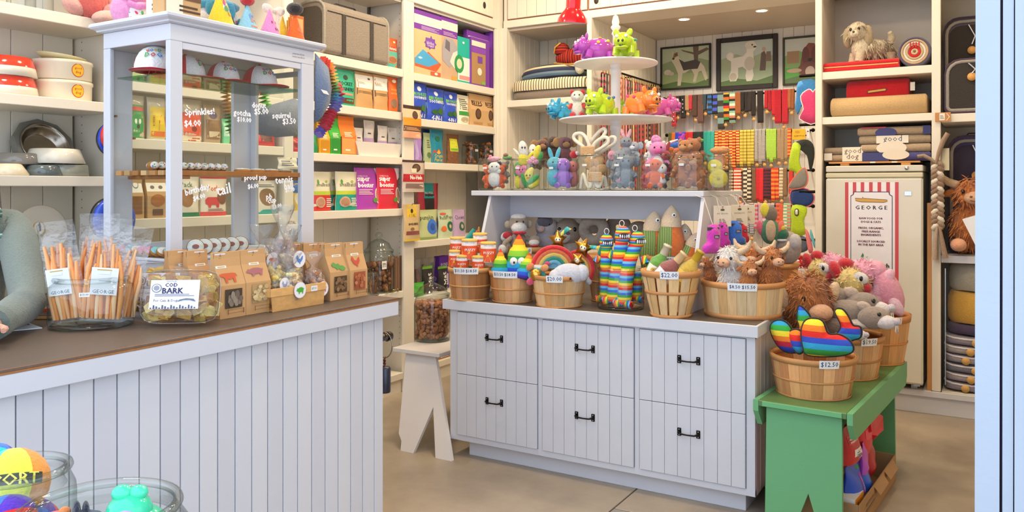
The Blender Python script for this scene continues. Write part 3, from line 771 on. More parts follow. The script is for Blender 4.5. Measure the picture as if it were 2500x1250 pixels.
# ---- bay with the pet carrier
def carrier(name,label,loc,rz,Lg,Dp,Hh,body,mesh,trim):
 t=thing(name,label,'pet carrier',loc,rz)
 c=.30*min(Dp,Hh);out=[]
 for cx,cz,a0 in((Dp/2-c,Hh-c,0),(-Dp/2+c,Hh-c,PI/2),(-Dp/2+c*.4,c*.4,PI),(Dp/2-c*.4,c*.4,1.5*PI)):
  q=c if cz>Hh/2 else c*.4
  for k in range(5):a=a0+k*PI/8;out.append((cx+q*math.cos(a),cz+q*math.sin(a)))
 part('body',MB().prism(out,-Lg/2,Lg/2,body,'X'),t) # long axis local X, outline in local YZ
 for sx in(-1,1):
  part('piping',MB().tube([(sx*(Lg/2+.002),a,b) for a,b in out],.009,trim,6,True),t)
  part('mesh_panel',MB().prism([(a*.8,(b-Hh/2)*.8+Hh/2) for a,b in out],sx*(Lg/2+.0005),sx*(Lg/2+.005),mesh,'X'),t)
 for fx in(-.22,.22):
  part('strap',MB().box(fx*Lg-.018,fx*Lg+.018,-Dp/2-.006,-Dp/2-.001,.02*Hh,Hh*.8,M('#3a3029','fabric')),t)
 part('top_handle',MB().tube([(-.2*Lg,0,Hh),(-.15*Lg,0,Hh+.03),(.15*Lg,0,Hh+.03),(.2*Lg,0,Hh)],.011,M('#3a3029','fabric'),6,flat=.4),t)
 part('zip',MB().tube([(Lg*.46*f,-Dp/2-.002,Hh*.80) for f in(-1,0,1)],.003,M('#2c2622'),5),t)
 return t
carrier('pet_carrier','large grey fabric pet carrier with dark straps on the top shelf',(-4.00,4.35,2.4685),PI/2,.66,.25,.355,M('#8d8173','fabric'),M('#4a3f35','fabric'),M('#a39a8c','fabric'))
def nat(label,x0,x1,x):
 pkL('food_pouch',label,x0,x1,93,172,'#e8632a',[('r',0,0,1,.55,'#57b3a0'),('r',.0,.58,.85,.72,'#c9402a'),('t','9 Natural',.46,.65,.74,'#f3ead8',0,.006),('e',.5,.27,.36,.13,'#c58a58'),('e',.5,.27,.3,.1,'#9a6242'),('r',.7,.86,.85,.92,'#f7efdf')],x=x,zs=2.458,group='orange and teal pouches')
nat('orange and teal food pouch at the front beside the carrier',943,985,-3.90);nat('orange and teal food pouch behind its twin by the post',950,982,-3.97)
za=2.128
pkL('treat_pouch','mint green treat pouch with black lettering',822,874,170,259,'#28b48a',[('t','POCKET',.5,.62,.62,'#12302a',0,.006),('t','TRAINERS',.5,.47,.74,'#12302a',0,.006),('e',.5,.79,.1,.07,'#1a4a3a'),('r',.2,.30,.82,.36,'#f08a72'),('r',.15,.07,.85,.22,'#6a3e28')],zs=za)
for i,(a,b,yt) in enumerate(((873,918,177),(918,954,180))):
 pkL('treat_pouch',('kraft pouch with a white label, left one of two','kraft pouch with a white label next to the orange pouch')[i],a,b,yt,266,'#c99c66',[('r',.03,.56,.97,.93,'#f1ede2'),('e',.72,.84,.07,.03,'#4a4440'),('l',.1,.68,.5,.74,2,'#a79d90'),('p',[(.05,.38),(.95,.38),(.95,.55),(.05,.55)],'#5e4430'),('l',.1,.42,.9,.5,2,'#8a6a48')],zs=za,group='kraft pouches with white labels')
pkL('treat_pouch','bright orange treat pouch beside the shelf post',954,990,187,271,'#e4641f',[('t','WONDER',.55,.64,.75,'#f5b45a',0,.004),('t','NUGGETS',.55,.53,.75,'#f5b45a',0,.004),('e',.42,.24,.32,.14,'#8a6a50'),('e',.65,.9,.2,.05,'#f3ead8')],zs=za)
zb=1.787
pkL('treat_pouch','narrow dark green treat pouch at the end of the shelf',764,780,320,376,'#1f8a52',[],zs=zb,D=.05)
for i,(a,b,yt,c,c2) in enumerate(((780,807,298,'#e0a52c','#c98a1e'),(806,834,288,'#3fae3f','#2c8f34'),(832,870,280,'#ee7f2e','#f2a05a'))):
 pkL('treat_pouch',('yellow gable-topped treat pouch','green gable-topped treat pouch','tall orange gable-topped treat pouch')[i],a,b,yt,379,c,[('r',.1,.03,.9,.42,c2),('l',.25,.46,.75,.6,4,'#f6ead0'),('r',.3,.1,.6,.14,'#f3ead8')],zs=zb,style='bag',D=.075)
pkL('treat_pouch','grey pouch standing behind the green gable-topped one',820,838,287,378,'#b8b4a8',[],x=-4.0,zs=zb)
y0,y1=onX(868,380,-3.895).y,onX(988,380,-3.895).y
t=thing('paper_tray','white paper tray holding four lavender pouches','tray',((-3.98),(y0+y1)/2,zb));hw=(y1-y0)/2
tm=M('#e6e0d6','paint')
for n_,vs in(('front_side',[(.075,-hw*.82,0),(.075,hw*.82,0),(.088,hw,.098),(.088,-hw,.098)]),('back_side',[(-.075,-hw*.82,0),(-.075,hw*.82,0),(-.088,hw,.098),(-.088,-hw,.098)]),('end',[(.075,-hw*.82,0),(-.075,-hw*.82,0),(-.088,-hw,.098),(.088,-hw,.098)]),('end',[(.075,hw*.82,0),(-.075,hw*.82,0),(-.088,hw,.098),(.088,hw,.098)]),('bottom',[(.075,-hw*.82,.001),(.075,hw*.82,.001),(-.075,hw*.82,.001),(-.075,-hw*.82,.001)])):
 part(n_,MB().add(vs+[(p[0]*.97,p[1]*.985,p[2]+.001) for p in vs],[(0,1,2,3),(4,5,6,7),(0,1,5,4),(1,2,6,5),(2,3,7,6),(3,0,4,7)],tm),t)
for i,(a,b,yt) in enumerate(((868,890,312),(892,918,294),(926,950,307),(951,975,312))):
 pkL('treat_pouch','lavender and white pouch in the paper tray, %s'%('first from the carrot-orange pouch','tallest one','beside the tallest one','nearest the shelf post')[i],a,b,yt,372,'#efe6dc',[('r',0,0,1,.48,'#c9a9d2'),('r',.12,.5,.88,.85,'#f4ede4'),('p',[(.15,.8),(.3,.93),(.5,.86),(.7,.94),(.85,.8)],'#f4ede4'),('r',.25,.6,.6,.64,'#5a5058')],x=-3.95-.015*(i%2),zs=zb+.012,style='pouch',D=.035,group='lavender pouches in the tray',mat=FILM if 0 else None)
zc=1.398
def batch(label,x0,x1,c,x):
 pkL('food_pouch',label,x0,x1,419,517,'#e2dcc0',[('r',0,0,1,.40,c),('r',0,.405,1,.5,'#b9cc3c'),('t','smallbatch',.55,.67,.8,'#55604a'),('e',.25,.74,.05,.06,'#5aa03c'),('e',.72,.75,.07,.03,'#9cba4a'),('e',.33,.22,.24,.14,'#cda88c'),('e',.33,.22,.19,.1,'#b98a6e'),('l',.62,.1,.97,.34,5,'#f0e6da')],x=x,zs=zc)
batch('white pouch with a red foot at the end of the shelf',769,815,'#d03a34',-3.90);batch('white pouch with a teal foot in front of its twin',826,878,'#129a88',-3.89);batch('white pouch with a teal foot behind its twin',812,838,'#0f8a78',-3.96)
def boost(label,x0,x1,c,x,yt=410):
 pkL('food_pouch',label,x0,x1,yt,512,c,[('t','super',.33,.70,.5,'#f7eef2',0,.012),('t','booster',.41,.59,.64,'#f7eef2',0,.012),('p',[(.78,1),(1,1),(1,.78),(.9,.7),(.86,.85)],'#efe2e2'),('e',.92,.33,.17,.2,'#f2eee6'),('e',.92,.33,.13,.16,'#b98a76'),('e',.74,.22,.1,.06,'#5aa03c'),('l',.1,.36,.66,.5,4,'#f3c8d4'),('t','SUPER FOOD',.3,.8,.4,'#f6dbe4')],x=x,zs=zc)
boost('magenta purple food pouch with white lettering',872,932,'#b040b4',-3.90);boost('red food pouch with white lettering',926,986,'#dc2840',-3.885)
boost('magenta purple food pouch behind the red one',918,940,'#a23aa6',-3.97);
single('purple_sheet',MB().box(-.09,.09,-.27,.27,0,.012,M('#7d2c8f','print')),'flat purple packs lying behind the white pouches','packet',(-4.12,4.25,zc+.19-.19))
# big lidded jar, sticks and scoops on the low shelf by the counter end
p=onX(925,705,-3.99)
jar('cookie_jar','tall lidded glass jar of brown treats at the counter end',(p.x,p.y,.771),.122,.30,.15,n=32)
heap('dried_treats','brown dried treats inside the lidded jar at the counter end',(p.x,p.y,.785),.105,.2,120,.022,BROWN+[M('#a87a4a','crumb')],seed=5)
p=onX(965,705,-3.93);w_=M('#7a5a42','wood')
t=thing('stick_bundle','upright bundle of flat brown chew sticks beside the jar','dog chew',(p.x,p.y,.771),.1)
for i in range(9):part('stick',MB().box(-.03+(i%3)*.022,-.012+(i%3)*.022,-.055+(i//3)*.038+(i%3)*.004,-.024+(i//3)*.038+(i%3)*.004,0,.265-.008*((i*5)%4),M(('#8a6a50','#9a7a5e','#7d5c44')[i%3],'wood'),.003),t)
p=onX(911,715,-3.885);jar('glass_jar','small straight glass jar of thin brown sticks',(p.x,p.y,.771),.043,.165,neck=.95)
heap('stick_treats','thin brown sticks inside the small straight jar',(p.x,p.y,.778),.033,.11,36,.008,BROWN+[M('#a2794c','crumb')],shape='stick',seed=8)
t=thing('price_tag','small white price tag stuck to the lidded jar','price tag',(-3.864,onX(938,640,-3.864).y,.985),PI/2)
mb=MB().box(-.026,.026,-.002,0,-.03,.03,M('#f0efea'));prints(mb,lambda u,v,o:((u-.5)*.05,-.002-o,(v-.5)*.06),.05,.06,[('t','$3.00',.5,.35,.8,'#333333'),('l',.1,.55,.9,.8,2,'#555555')]);part('tag',mb,t)
for i in range(3):
 p=onX(958+i*9,712,-3.895-.006*i);t=thing('scoop','brass scoop lying on the shelf end, %s'%('nearest the jar','middle one of three','nearest the post')[i],'scoop',(p.x,p.y,.776),.3+.12*i,group='brass scoops')
 part('handle',MB().tube([(0,-.12,.002),(0,0,.004)],.004,M('#c9b27a','metal'),6),t);part('cup',MB().ell((0,.03,.008),(.017,.028,.010),M('#d6c69a','metal')),t)
 # ---- bay beside the room corner
def puzzle(label,x0,x1,yt,yb,x,art,D=.07):
 pkL('puzzle_box',label,x0,x1,yt,yb,'#7a3aa8',art,x=x,style='box',D=D,zs=2.449,cat='toy box')
TAN='#d8b98c'
puzzle('tall purple box showing a blue and orange treat puzzle',1011,1078,31,190,-3.885,[('r',0,0,1,.70,TAN),('r',0,.79,1,.93,'#f0ead8'),('l',.25,.715,.9,.775,4,'#c9a8e0'),('p',[(.02,.22),(.5,.38),(.98,.22),(.8,.09),(.02,.12)],'#e8603a'),('p',[(.02,.24),(.3,.40),(.9,.24),(.5,.14),(.02,.16)],'#4aa5d8'),('p',[(.12,.26),(.2,.28),(.3,.26),(.2,.24)],'#bfe2f0'),('p',[(.4,.45),(.52,.45),(.55,.42),(.6,.45),(.74,.45),(.74,.5),(.8,.52),(.74,.55),(.74,.6),(.64,.6),(.6,.65),(.56,.6),(.4,.6),(.4,.55),(.35,.52),(.4,.5)],'#7a4ab0'),('t','Find',.57,.565,.2,'#f0e6f6'),('t','Hidden',.57,.525,.26,'#f0e6f6'),('t','Treats!',.57,.485,.26,'#f0e6f6'),('r',.58,.02,.95,.08,'#e8604a'),('e',.78,.05,.06,.02,'#f6eee0')])
puzzle('tall purple box with a grey dog photograph',1078,1117,42,193,-3.905,[('r',0,.0,1,.68,'#c9a98a'),('r',0,.79,1,.92,'#f0ead8'),('p',[(.05,.3),(.5,.2),(.95,.32),(.98,.55),(.7,.66),(.2,.66),(.02,.5)],'#a8a4ac'),('p',[(.5,.3),(.8,.2),(.98,.3),(.98,.5),(.7,.45)],'#e6ddd2'),('p',[(.2,.5),(.5,.45),(.5,.6),(.25,.64)],'#6e6a74'),('l',.1,.70,.9,.76,3,'#c9a8e0'),('r',.6,.02,.95,.08,'#e8a04a')])
pkL('toy_box','teal and white toy box with a green ring',1118,1150,92,197,'#1fb0a0',[('r',0,.05,1,.56,'#f0eee4'),('e',.1,.4,.35,.2,'#2c9a5a'),('e',.1,.4,.2,.11,'#e8d8b8'),('r',.1,.07,.98,.16,'#e89a94'),('e',.4,.88,.08,.025,'#e8f4ee')],style='box',zs=2.449,cat='toy box')
puzzle('purple framed box with a dog puzzle on tan',1150,1195,95,207,-3.885,[('r',.03,.03,.78,.8,'#b08a5e'),('r',.03,.82,.78,.93,'#e9e2d0'),('r',.03,.68,.8,.80,'#8a4ab8'),('p',[(.35,.48),(.6,.48),(.6,.62),(.35,.62)],'#7a4ab0'),('e',.45,.3,.12,.08,'#efe6d6'),('r',.55,.04,.76,.1,'#7cbc4a')],D=.05)
puzzle('large purple and white box behind the dog puzzle',1140,1208,82,207,-3.945,[('r',.05,.08,.92,.9,'#efe6da'),('r',.05,.1,.92,.5,'#c9a882'),('r',.1,.62,.9,.75,'#8a4ab8')],D=.04)
puzzle('narrow purple box at the end of the shelf',1203,1221,80,210,-3.90,[('l',.4,.1,.6,.9,12,'#c9a8e0')],D=.08)
zd=2.099
for i,(a,b,yt,x) in enumerate(((1008,1048,196,-3.885),(1048,1091,216,-3.895),(1090,1122,224,-3.90))):
 pkL('dental_pouch','blue dental chew pouch with green lettering, %s'%('partly behind the hanging bag','middle of three','beside the white pouch')[i],a,b,yt,296,'#2a50c8',[('p',[(0,0),(1,0),(1,.35),(0,.42)],'#4a9a3a'),('p',[(0,.36),(1,.3),(1,.5),(0,.55)],'#79b6e0'),('t','BRUSHLESS',.52,.69,.86,'#7fd04a',0,.006),('t','TOOTHPASTE',.52,.59,.86,'#eef2f6',0,.006),('e',.5,.84,.12,.07,'#dfe8f4'),('r',0,.03,1,.15,'#2a4cc0'),('t','4-IN-1',.45,.09,.55,'#f2f4f8',0,.006),('e',.35,.27,.2,.08,'#2a5a34'),('e',.66,.3,.14,.1,'#3a6a2a')],x=x,zs=zd,group='blue dental chew pouches')
pkL('treat_pouch','white pouch with small black and green print',1121,1151,232,300,'#ece6d2',[('l',.15,.5,.85,.9,6,'#55604e'),('r',.1,.3,.9,.44,'#3f9a44'),('e',.5,.16,.3,.09,'#b9ae8c')],zs=zd)
for i,(a,b,yt) in enumerate(((1150,1185,224),(1185,1216,229))):
 pkL('treat_bag',('kraft bag with a dark oval window, left one of two','kraft bag with a dark oval window nearest the corner')[i],a,b,yt,304,'#cfa877',[('t','BITES',.5,.73,.7,'#3e2c20',0,.012),('t','the Bear & Rat',.5,.86,.7,'#4a382a'),('l',.25,.63,.75,.67,1,'#4a382a'),('e',.5,.38,.2,.17,'#3f2c22'),('e',.5,.38,.15,.13,'#6a4a36'),('r',.2,.06,.8,.12,'#bb9260')],zs=zd,style='bag',group='kraft bags with oval windows')
ze=1.757
pkL('treat_pouch','lavender treat pouch half under the hanging orange bag',1010,1036,328,399,'#b08ad6',[('r',.2,.1,.5,.8,'#c9b0e6')],zs=ze,lean=.0)
pkL('treat_pouch','dark blue pouch between lavender and pale green ones',1036,1056,310,399,'#1a4a86',[],x=-3.95,zs=ze)
pkL('treat_pouch','pale sage green slim pouch',1040,1058,324,400,'#a9b98a',[('e',.5,.25,.3,.1,'#5a7a4a'),('l',.3,.5,.7,.8,4,'#5a6a4a')],zs=ze)
pkL('treat_bag','teal bag with a red and yellow flame panel',1056,1088,306,400,'#0f86a0',[('p',[(.1,.02),(.9,.02),(.95,.25),(.8,.38),(.65,.33),(.5,.43),(.35,.33),(.2,.4),(.06,.25)],'#d8402c'),('p',[(.2,.33),(.35,.3),(.5,.4),(.65,.3),(.8,.34),(.5,.26)],'#f0b43a'),('t','Origin',.5,.2,.6,'#f8d24a'),('t','Flavor',.5,.1,.6,'#f8d24a'),('e',.5,.72,.2,.08,'#1a6a4a')],zs=ze)
pkL('treat_pouch','clear pouch of brown treats with a yellow green label',1098,1126,328,401,'#8a5a38',[('r',.15,.42,.85,.85,'#cfd83a'),('p',[(.2,.65),(.8,.65),(.7,.8),(.3,.8)],'#e8a02a'),('r',.2,.45,.8,.52,'#7ab03a')],zs=ze,mat=M('#7d5233','crumb'))
for i,px in enumerate((1148,1184)):
 p=onX(px,400,-3.955)
 jar('glass_jar',('glass jar of brown chews, left one of two by the corner','glass jar of brown chews nearest the room corner')[i],(p.x,p.y,ze),.066,.175,ex=3.5,neck=.9,group='jars of brown chews')
 heap('dog_chews',('brown chews piled inside the left of two small jars','brown chews piled inside the jar nearest the corner')[i],(p.x,p.y,ze+.012),.048,.19,46,.017,BROWN+[M('#a8662c','crumb')],seed=11+i)
 t=thing('price_tag',('white price tag on the left small chew jar','white price tag on the right small chew jar')[i],'price tag',(-3.888,p.y,ze+.125),PI/2);mb=MB().box(-.022,.022,-.001,0,-.009,.009,M('#efece4'));prints(mb,lambda u,v,o:((u-.5)*.04,-.001-o,(v-.5)*.018),.04,.018,[('t','$4.50',.5,.5,.8,'#333333')]);part('tag',mb,t)
zf=1.140
pkL('treat_pouch','dark red and teal treat pouch at the back of the shelf',1026,1076,447,520,'#c02c48',[('r',.28,0,.75,1,'#2a2a2c'),('r',.28,.72,.75,1,'#1aa0a0'),('t','No-Hide',.52,.82,.4,'#f0f0ea'),('l',.33,.1,.7,.4,5,'#8a8a8a')],x=-4.05,zs=zf)
for i,(a,b,c,art) in enumerate((
(1028,1074,'#c5cf96',[('e',.65,.42,.3,.26,'#3f78d8'),('e',.65,.42,.14,.12,'#2a5ab0'),('t','pumpkin',.4,.72,.7,'#38482a'),('r',0,0,1,.08,'#8aa05a')]),
(1058,1078,'#b49ac6',[('t','Re',.5,.72,.6,'#38304a')]),
(1076,1112,'#c4d3b0',[('t','Refill',.3,.72,.42,'#2f4030'),('t','Pops',.72,.72,.38,'#2f4030'),('e',.72,.4,.24,.18,'#1f6a50'),('e',.72,.4,.09,.07,'#d8c090'),('e',.25,.33,.16,.1,'#e8763a'),('e',.3,.86,.2,.04,'#d8604a')]),
(1110,1142,'#c0a6cc',[('t','Chews',.5,.72,.7,'#40305a'),('e',.6,.38,.24,.17,'#3a6a44'),('e',.6,.38,.1,.08,'#c8b0d0')]))):
 pkL('treat_pouch',('pale green pouch with a blue ridged ball print','lavender pouch squeezed behind the green ones','sage green pouch with a dark green ring print','lavender pouch with a green ring print')[i],a,b,512,588,c,art,x=-3.9-.05*(i==1)-.01*(i==3),zs=zf)
 # low shelf behind the kibble jar
zg=.701
for i,px in enumerate((1020,1034,1047)):
 p=onX(px,700,-3.98-.02*i);t=thing('chew_stick','chew stick in a clear sleeve on the low shelf, %s'%('far left one','middle one','one nearest the black bags')[i],'dog chew',(p.x,p.y,zg),rot=(0,.08*(i-1),0),group='chew sticks on the low shelf')
 part('stick',MB().tube([(0,0,.01),(.004,.006,.12),(-.003,.002,.2+.03*(i==1))],[.018,.022,.015],BROWN[i],7),t);part('sleeve',MB().box(-.026,.026,-.03,.03,.002,.28,FILM,.004),t)
for i,(a,b) in enumerate(((1038,1062),(1076,1098))):
 pkL('litter_bag',('black bag with white upright lettering beside the sticks','black bag with white upright lettering behind the big kibble jar')[i],a,b,650,708,'#232226',[('t','Mat',.6,.5,.8,'#f2f2f0',PI/2,.02),('r',0,.9,1,1,'#7ab83a')],zs=zg,x=-3.92,group='black bags on the low shelf')
pkL('treat_box','purple box at the back of the low shelf',1073,1097,625,705,'#6a34b0',[('r',.1,.1,.9,.45,'#e2dcea'),('t','BONES',.5,.75,.7,'#e8dcf4')],zs=zg,x=-4.02,style='box')
pkL('treat_pouch','pale blue packet lying behind the black bags',1058,1080,640,705,'#a9c8d8',[],zs=zg,x=-4.1)
pkL('treat_pouch','bright green packet at the front of the low shelf',1010,1040,690,712,'#4fb03a',[],zs=zg,x=-3.885,D=.04)
pkL('cardboard_box','cardboard box with a white shipping label under the bench',1072,1112,890,985,'#a8744a',[('r',.1,.35,.95,.8,'#e8ebf0'),('l',.15,.45,.8,.7,4,'#3a4a7a'),('r',.5,.5,.8,.58,'#222a3a')],zs=.152,style='box',D=.22,x=-3.9,cat='box')
# ---- packs hanging from the two stiles
def hang(name,label,x0,x1,yt,yb,col,art,x,D=.03,**k):
 a=onX(x0,yb,x);z=a.z
 t=pkL(name,label,x0,x1,yt,yb,col,art,x=x,D=D,zs=z,**k)
 hz=onX(x0,yt,x).z-z
 part('hook',MB().tube([(-.0,.05+D/2,hz*.95),(0,.0,hz*.98),(0,-.012,hz*1.0),(0,-.014,hz*1.03)],.003,STEEL,5),t)
 return t
hang('treat_bag','clear pouch of orange chews hanging on the stile',987,1032,258,335,'#e8c9a4',[('r',0,0,1,.18,'#e8a888'),('r',0,.2,1,.38,'#6a4a3a'),('r',0,.38,1,.62,'#f0962e'),('r',0,.9,1,1,'#3f2c28'),('e',.62,.72,.16,.13,'#5a4238'),('l',.1,.24,.9,.34,3,'#d8a070')],-3.83)
hang('chew_pouch','pouch with a red band and round brown emblem on the stile',986,1040,391,469,'#cdbcae',[('r',0,.93,1,1,'#4a3430'),('r',0,.32,1,.56,'#b8202e'),('t','No-Hide',.58,.46,.6,'#f6eee4',0,.008),('e',.6,.76,.18,.13,'#4a3428'),('e',.6,.76,.13,.095,'#6d5040'),('l',.1,.12,.9,.28,4,'#6a3a34'),('l',.35,.60,.6,.88,1,'#e8d8b8')],-3.82)
hang('treat_pouch','tan pouch with a yellow panel hanging on the stile',988,1029,499,590,'#d3b684',[('r',.2,.65,.75,.99,'#e8c23a'),('t','VITAL',.48,.7,.4,'#4a4030'),('e',.48,.82,.07,.06,'#3a3228'),('t','DUCK BITES',.55,.46,.62,'#3a2e26',0,.006),('r',.12,.17,.9,.27,'#8a4a4a'),('r',.05,0,.95,.05,'#e8c23a'),('e',.45,.33,.12,.04,'#8a6a3a')],-3.82)
hang('food_pouch','off-white pouch with a grey paw print on the far stile',684,738,515,592,'#dcd8cc',[('t','VITAL',.55,.62,.4,'#4a4a4a'),('t','beef liver',.55,.36,.75,'#4a4a4a',.12),('e',.62,.1,.2,.12,'#8a8a88'),('e',.42,.24,.07,.08,'#8a8a88'),('e',.62,.28,.07,.08,'#8a8a88'),('e',.8,.24,.07,.08,'#8a8a88')],-3.83)
hang('food_pouch','cream pouch with blue corner hanging behind the tennis price',682,742,385,412,'#e2dcca',[('r',.75,.3,1,1,'#3a5a9a'),('l',.1,.3,.6,.8,3,'#555a66')],-3.83)
pkL('food_pouch','yellow and blue pouch beside the far stile',718,745,440,520,'#e0c24a',[('r',0,.6,1,1,'#3a6ab8'),('e',.5,.4,.36,.2,'#e8dcc4')],zs=zc)
pkL('treat_pouch','dark red pouch beside the far stile',716,745,335,378,'#c02c3c',[('r',.2,.3,.8,.6,'#8a1c2c')],zs=zb)
# keys and holder on a peg at the end of the counter
t=thing('pipe_peg','short steel pipe peg at the end of the sales counter','peg',(-2.405,2.7245,.868));part('pipe',MB().tube([(0,0,0),(0,.17,0)],.017,M('#6a6662','metal'),14),t);part('cap',MB().tube([(0,.17,0),(0,.195,0)],[.023,.021],M('#5a5652','metal'),14),t)
t=thing('bag_holder','dark cylindrical holder hanging by a chain and ring','holder',(-2.405,2.88,.78));ring=[(.045*math.cos(a*PI/10),0,.052+.058*math.sin(a*PI/10)) for a in range(20)]
part('ring',MB().tube(ring,.003,STEEL,6,True),t)
for k in range(3):part('chain_link',MB().tube([((.007 if k%2 else .002)*math.cos(a*PI/4),(.002 if k%2 else .007)*math.sin(a*PI/4),-.012-k*.014+.009*math.sin(a*PI/4+1)) for a in range(8)],.0022,M('#7a4a3a','metal'),5,True),t)
part('cylinder',MB().lathe([(.001,-.165),(.026,-.165),(.028,-.16),(.028,-.055),(.024,-.048),(.001,-.046)],M('#4a4c5a','metal',.4),20),t)
t=thing('key_fob','pale pink key fob behind the dark cylindrical holder','key fob',(-2.46,2.84,.79));part('fob',MB().box(-.03,.03,-.006,.006,-.035,.035,M('#d8b0a4'),.006),t);part('split_ring',MB().tube([(.02*math.cos(a*PI/6),0,.05+.03*math.sin(a*PI/6)) for a in range(12)],.002,STEEL,5,True),t)
# ================================================================ display cabinet on the sales counter
ZT=1.0705
CX0,CX1,CY0,CY1=-3.183,-2.75,2.01,2.783
CW=M('#d2d4dd','worn',wear='#a9a5a8');CWI=M('#dcd6d6','paint')
dc=thing('display_cabinet','tall white glazed display cabinet standing on the sales counter','cabinet')
def cb(n,x0,x1,y0,y1,z0,z1,m=CW,b=.002,lb=None):return part(n,MB().box(x0,x1,y0,y1,z0,z1,m,b),dc,lb)
cb('base',CX0,CX1,CY0,CY1,ZT,1.262)
cb('floor_board',CX0+.002,CX1+.004,CY0-.004,CY1,1.2625,1.273)
for x0,x1,y0,y1 in((CX1-.028,CX1,CY0,CY0+.057),(CX1-.028,CX1,CY1-.078,CY1),(CX0,CX0+.02,CY0,CY0+.12),(CX0,CX0+.02,CY1-.12,CY1)):
 cb('post',x0,x1,y0,y1,1.2735,2.128)
cb('post',CX0+.021,CX0+.045,CY0,CY0+.02,1.2735,2.128);cb('post',CX0+.021,CX0+.06,CY1-.02,CY1,1.2735,2.128)
cb('rail',CX0,CX0+.02,CY0+.121,CY1-.121,1.2735,1.315);cb('rail',CX0,CX0+.02,CY0+.121,CY1-.121,2.07,2.128)
cb('rail',CX1-.02,CX1-.004,CY0+.058,CY1-.079,2.10,2.128)
cb('frieze',CX0,CX1,CY0,CY1,2.1285,2.193)
def ringbox(o,z):return[(CX0-o,CY0-o,z),(CX1+o,CY0-o,z),(CX1+o,CY1+o,z),(CX0-o,CY1+o,z)]
part('crown',MB().loft([ringbox(.004,2.1935),ringbox(.018,2.197),ringbox(.020,2.203),ringbox(.034,2.210),ringbox(.040,2.216),ringbox(.040,2.226),ringbox(.033,2.231)],CW,True,True,False),dc)
cb('pane',CX1-.016,CX1-.012,CY0+.058,CY1-.079,1.2735,2.0995,PANE,0);cb('pane',CX0+.046,CX1-.029,CY0+.008,CY0+.012,1.2735,2.128,PANE,0)
cb('pane',CX0+.008,CX0+.012,CY0+.121,CY1-.121,1.316,2.0695,PANE,0);cb('pane',CX0+.061,CX1-.029,CY1-.012,CY1-.008,1.2735,2.128,PANE,0)
cb('glass_shelf',CX0+.05,CX1-.035,CY0+.03,CY1-.03,2.004,2.010,GREENGLASS,0)
for k in range(7):
 x=CX0+.055+k*.055
 cb('slat',x,x+.036,CY0+.02,CY1-.02,1.603,1.622,M(('#c48a52','#d6a46c','#b87a44','#dcb07c')[k%4],'wood'),.001)
for y in(2.1,2.7):cb('batten',CX0+.03,CX1-.035,y,y+.03,1.588,1.6025,M('#b87a44','wood'))
pins=M('#5a5048')
for y,z in((CY0+.004,1.85),(CY1-.03,1.86),(CY1-.03,1.62),(CY1-.03,2.0)):
 part('shelf_peg',MB().tube([(CX0+.03,y+.02,z),(CX0+.055,y+.02,z)],.005,M('#8a7a5a','metal'),6),dc)
def gw(s,px,py,wpx,tilt=0.0):
 lb_=MB()
 a=onX(px-wpx/2,py,CX1-.0115);b=onX(px+wpx/2,py,CX1-.0115);c=onX(px,py,CX1-.0115);wd=b.y-a.y
 vs,fs=text_mesh(s);ca,sa=math.cos(tilt),math.sin(tilt)
 for kb,(dx,dz) in enumerate(((-.0013,0),(.0013,0),(0,.0013),(0,-.0013))):
  lb_.add([(CX1-.0108+.0002*kb,c.y+(x*ca-y*sa)*wd+dx,c.z+(x*sa+y*ca)*wd+dz) for x,y in vs],fs,M('#f7f8fa','print'))
 part('chalk_lettering',lb_,dc,'white handwritten %s on the glass'%s)
for a in(('Sprinkles!',488,275,72,.12),('$4.00',470,302,40,.1),('gotcha',591,278,42),('$10.00',596,293,34),('donut',632,257,34,.05),('$5.00',638,273,34,.1),('squirrel',687,284,44,.1),('$3.50',706,297,32,.1),('birthday',482,464,60,.25),('$4.00',486,482,30,.25),('tail',545,462,34,.2),('proud pup',624,435,54,.05),('$6.00',618,455,26,.1),('tennis',693,439,42,.08),('ball',704,454,20,.08),('$1.00',708,464,22,.1),('pb',657,482,14,.05),('cup',664,493,20,.1),('$3.00',676,504,22,.2)):gw(*a)
lb2=MB()
for s_,px,py,wd in(('party hats $12.00',729,133,28),('trucker hats $30.00',729,140,30)):
 c=onX(px,py,CX1+.001);a=onX(px-wd/2,py,CX1).y;b=onX(px+wd/2,py,CX1).y;vs,fs=text_mesh(s_)
 lb2.add([(CX1+.0012,c.y+x*(b-a),c.z+y*(b-a)) for x,y in vs],fs,M('#555555','print'))
part('price_lettering',lb2,dc)
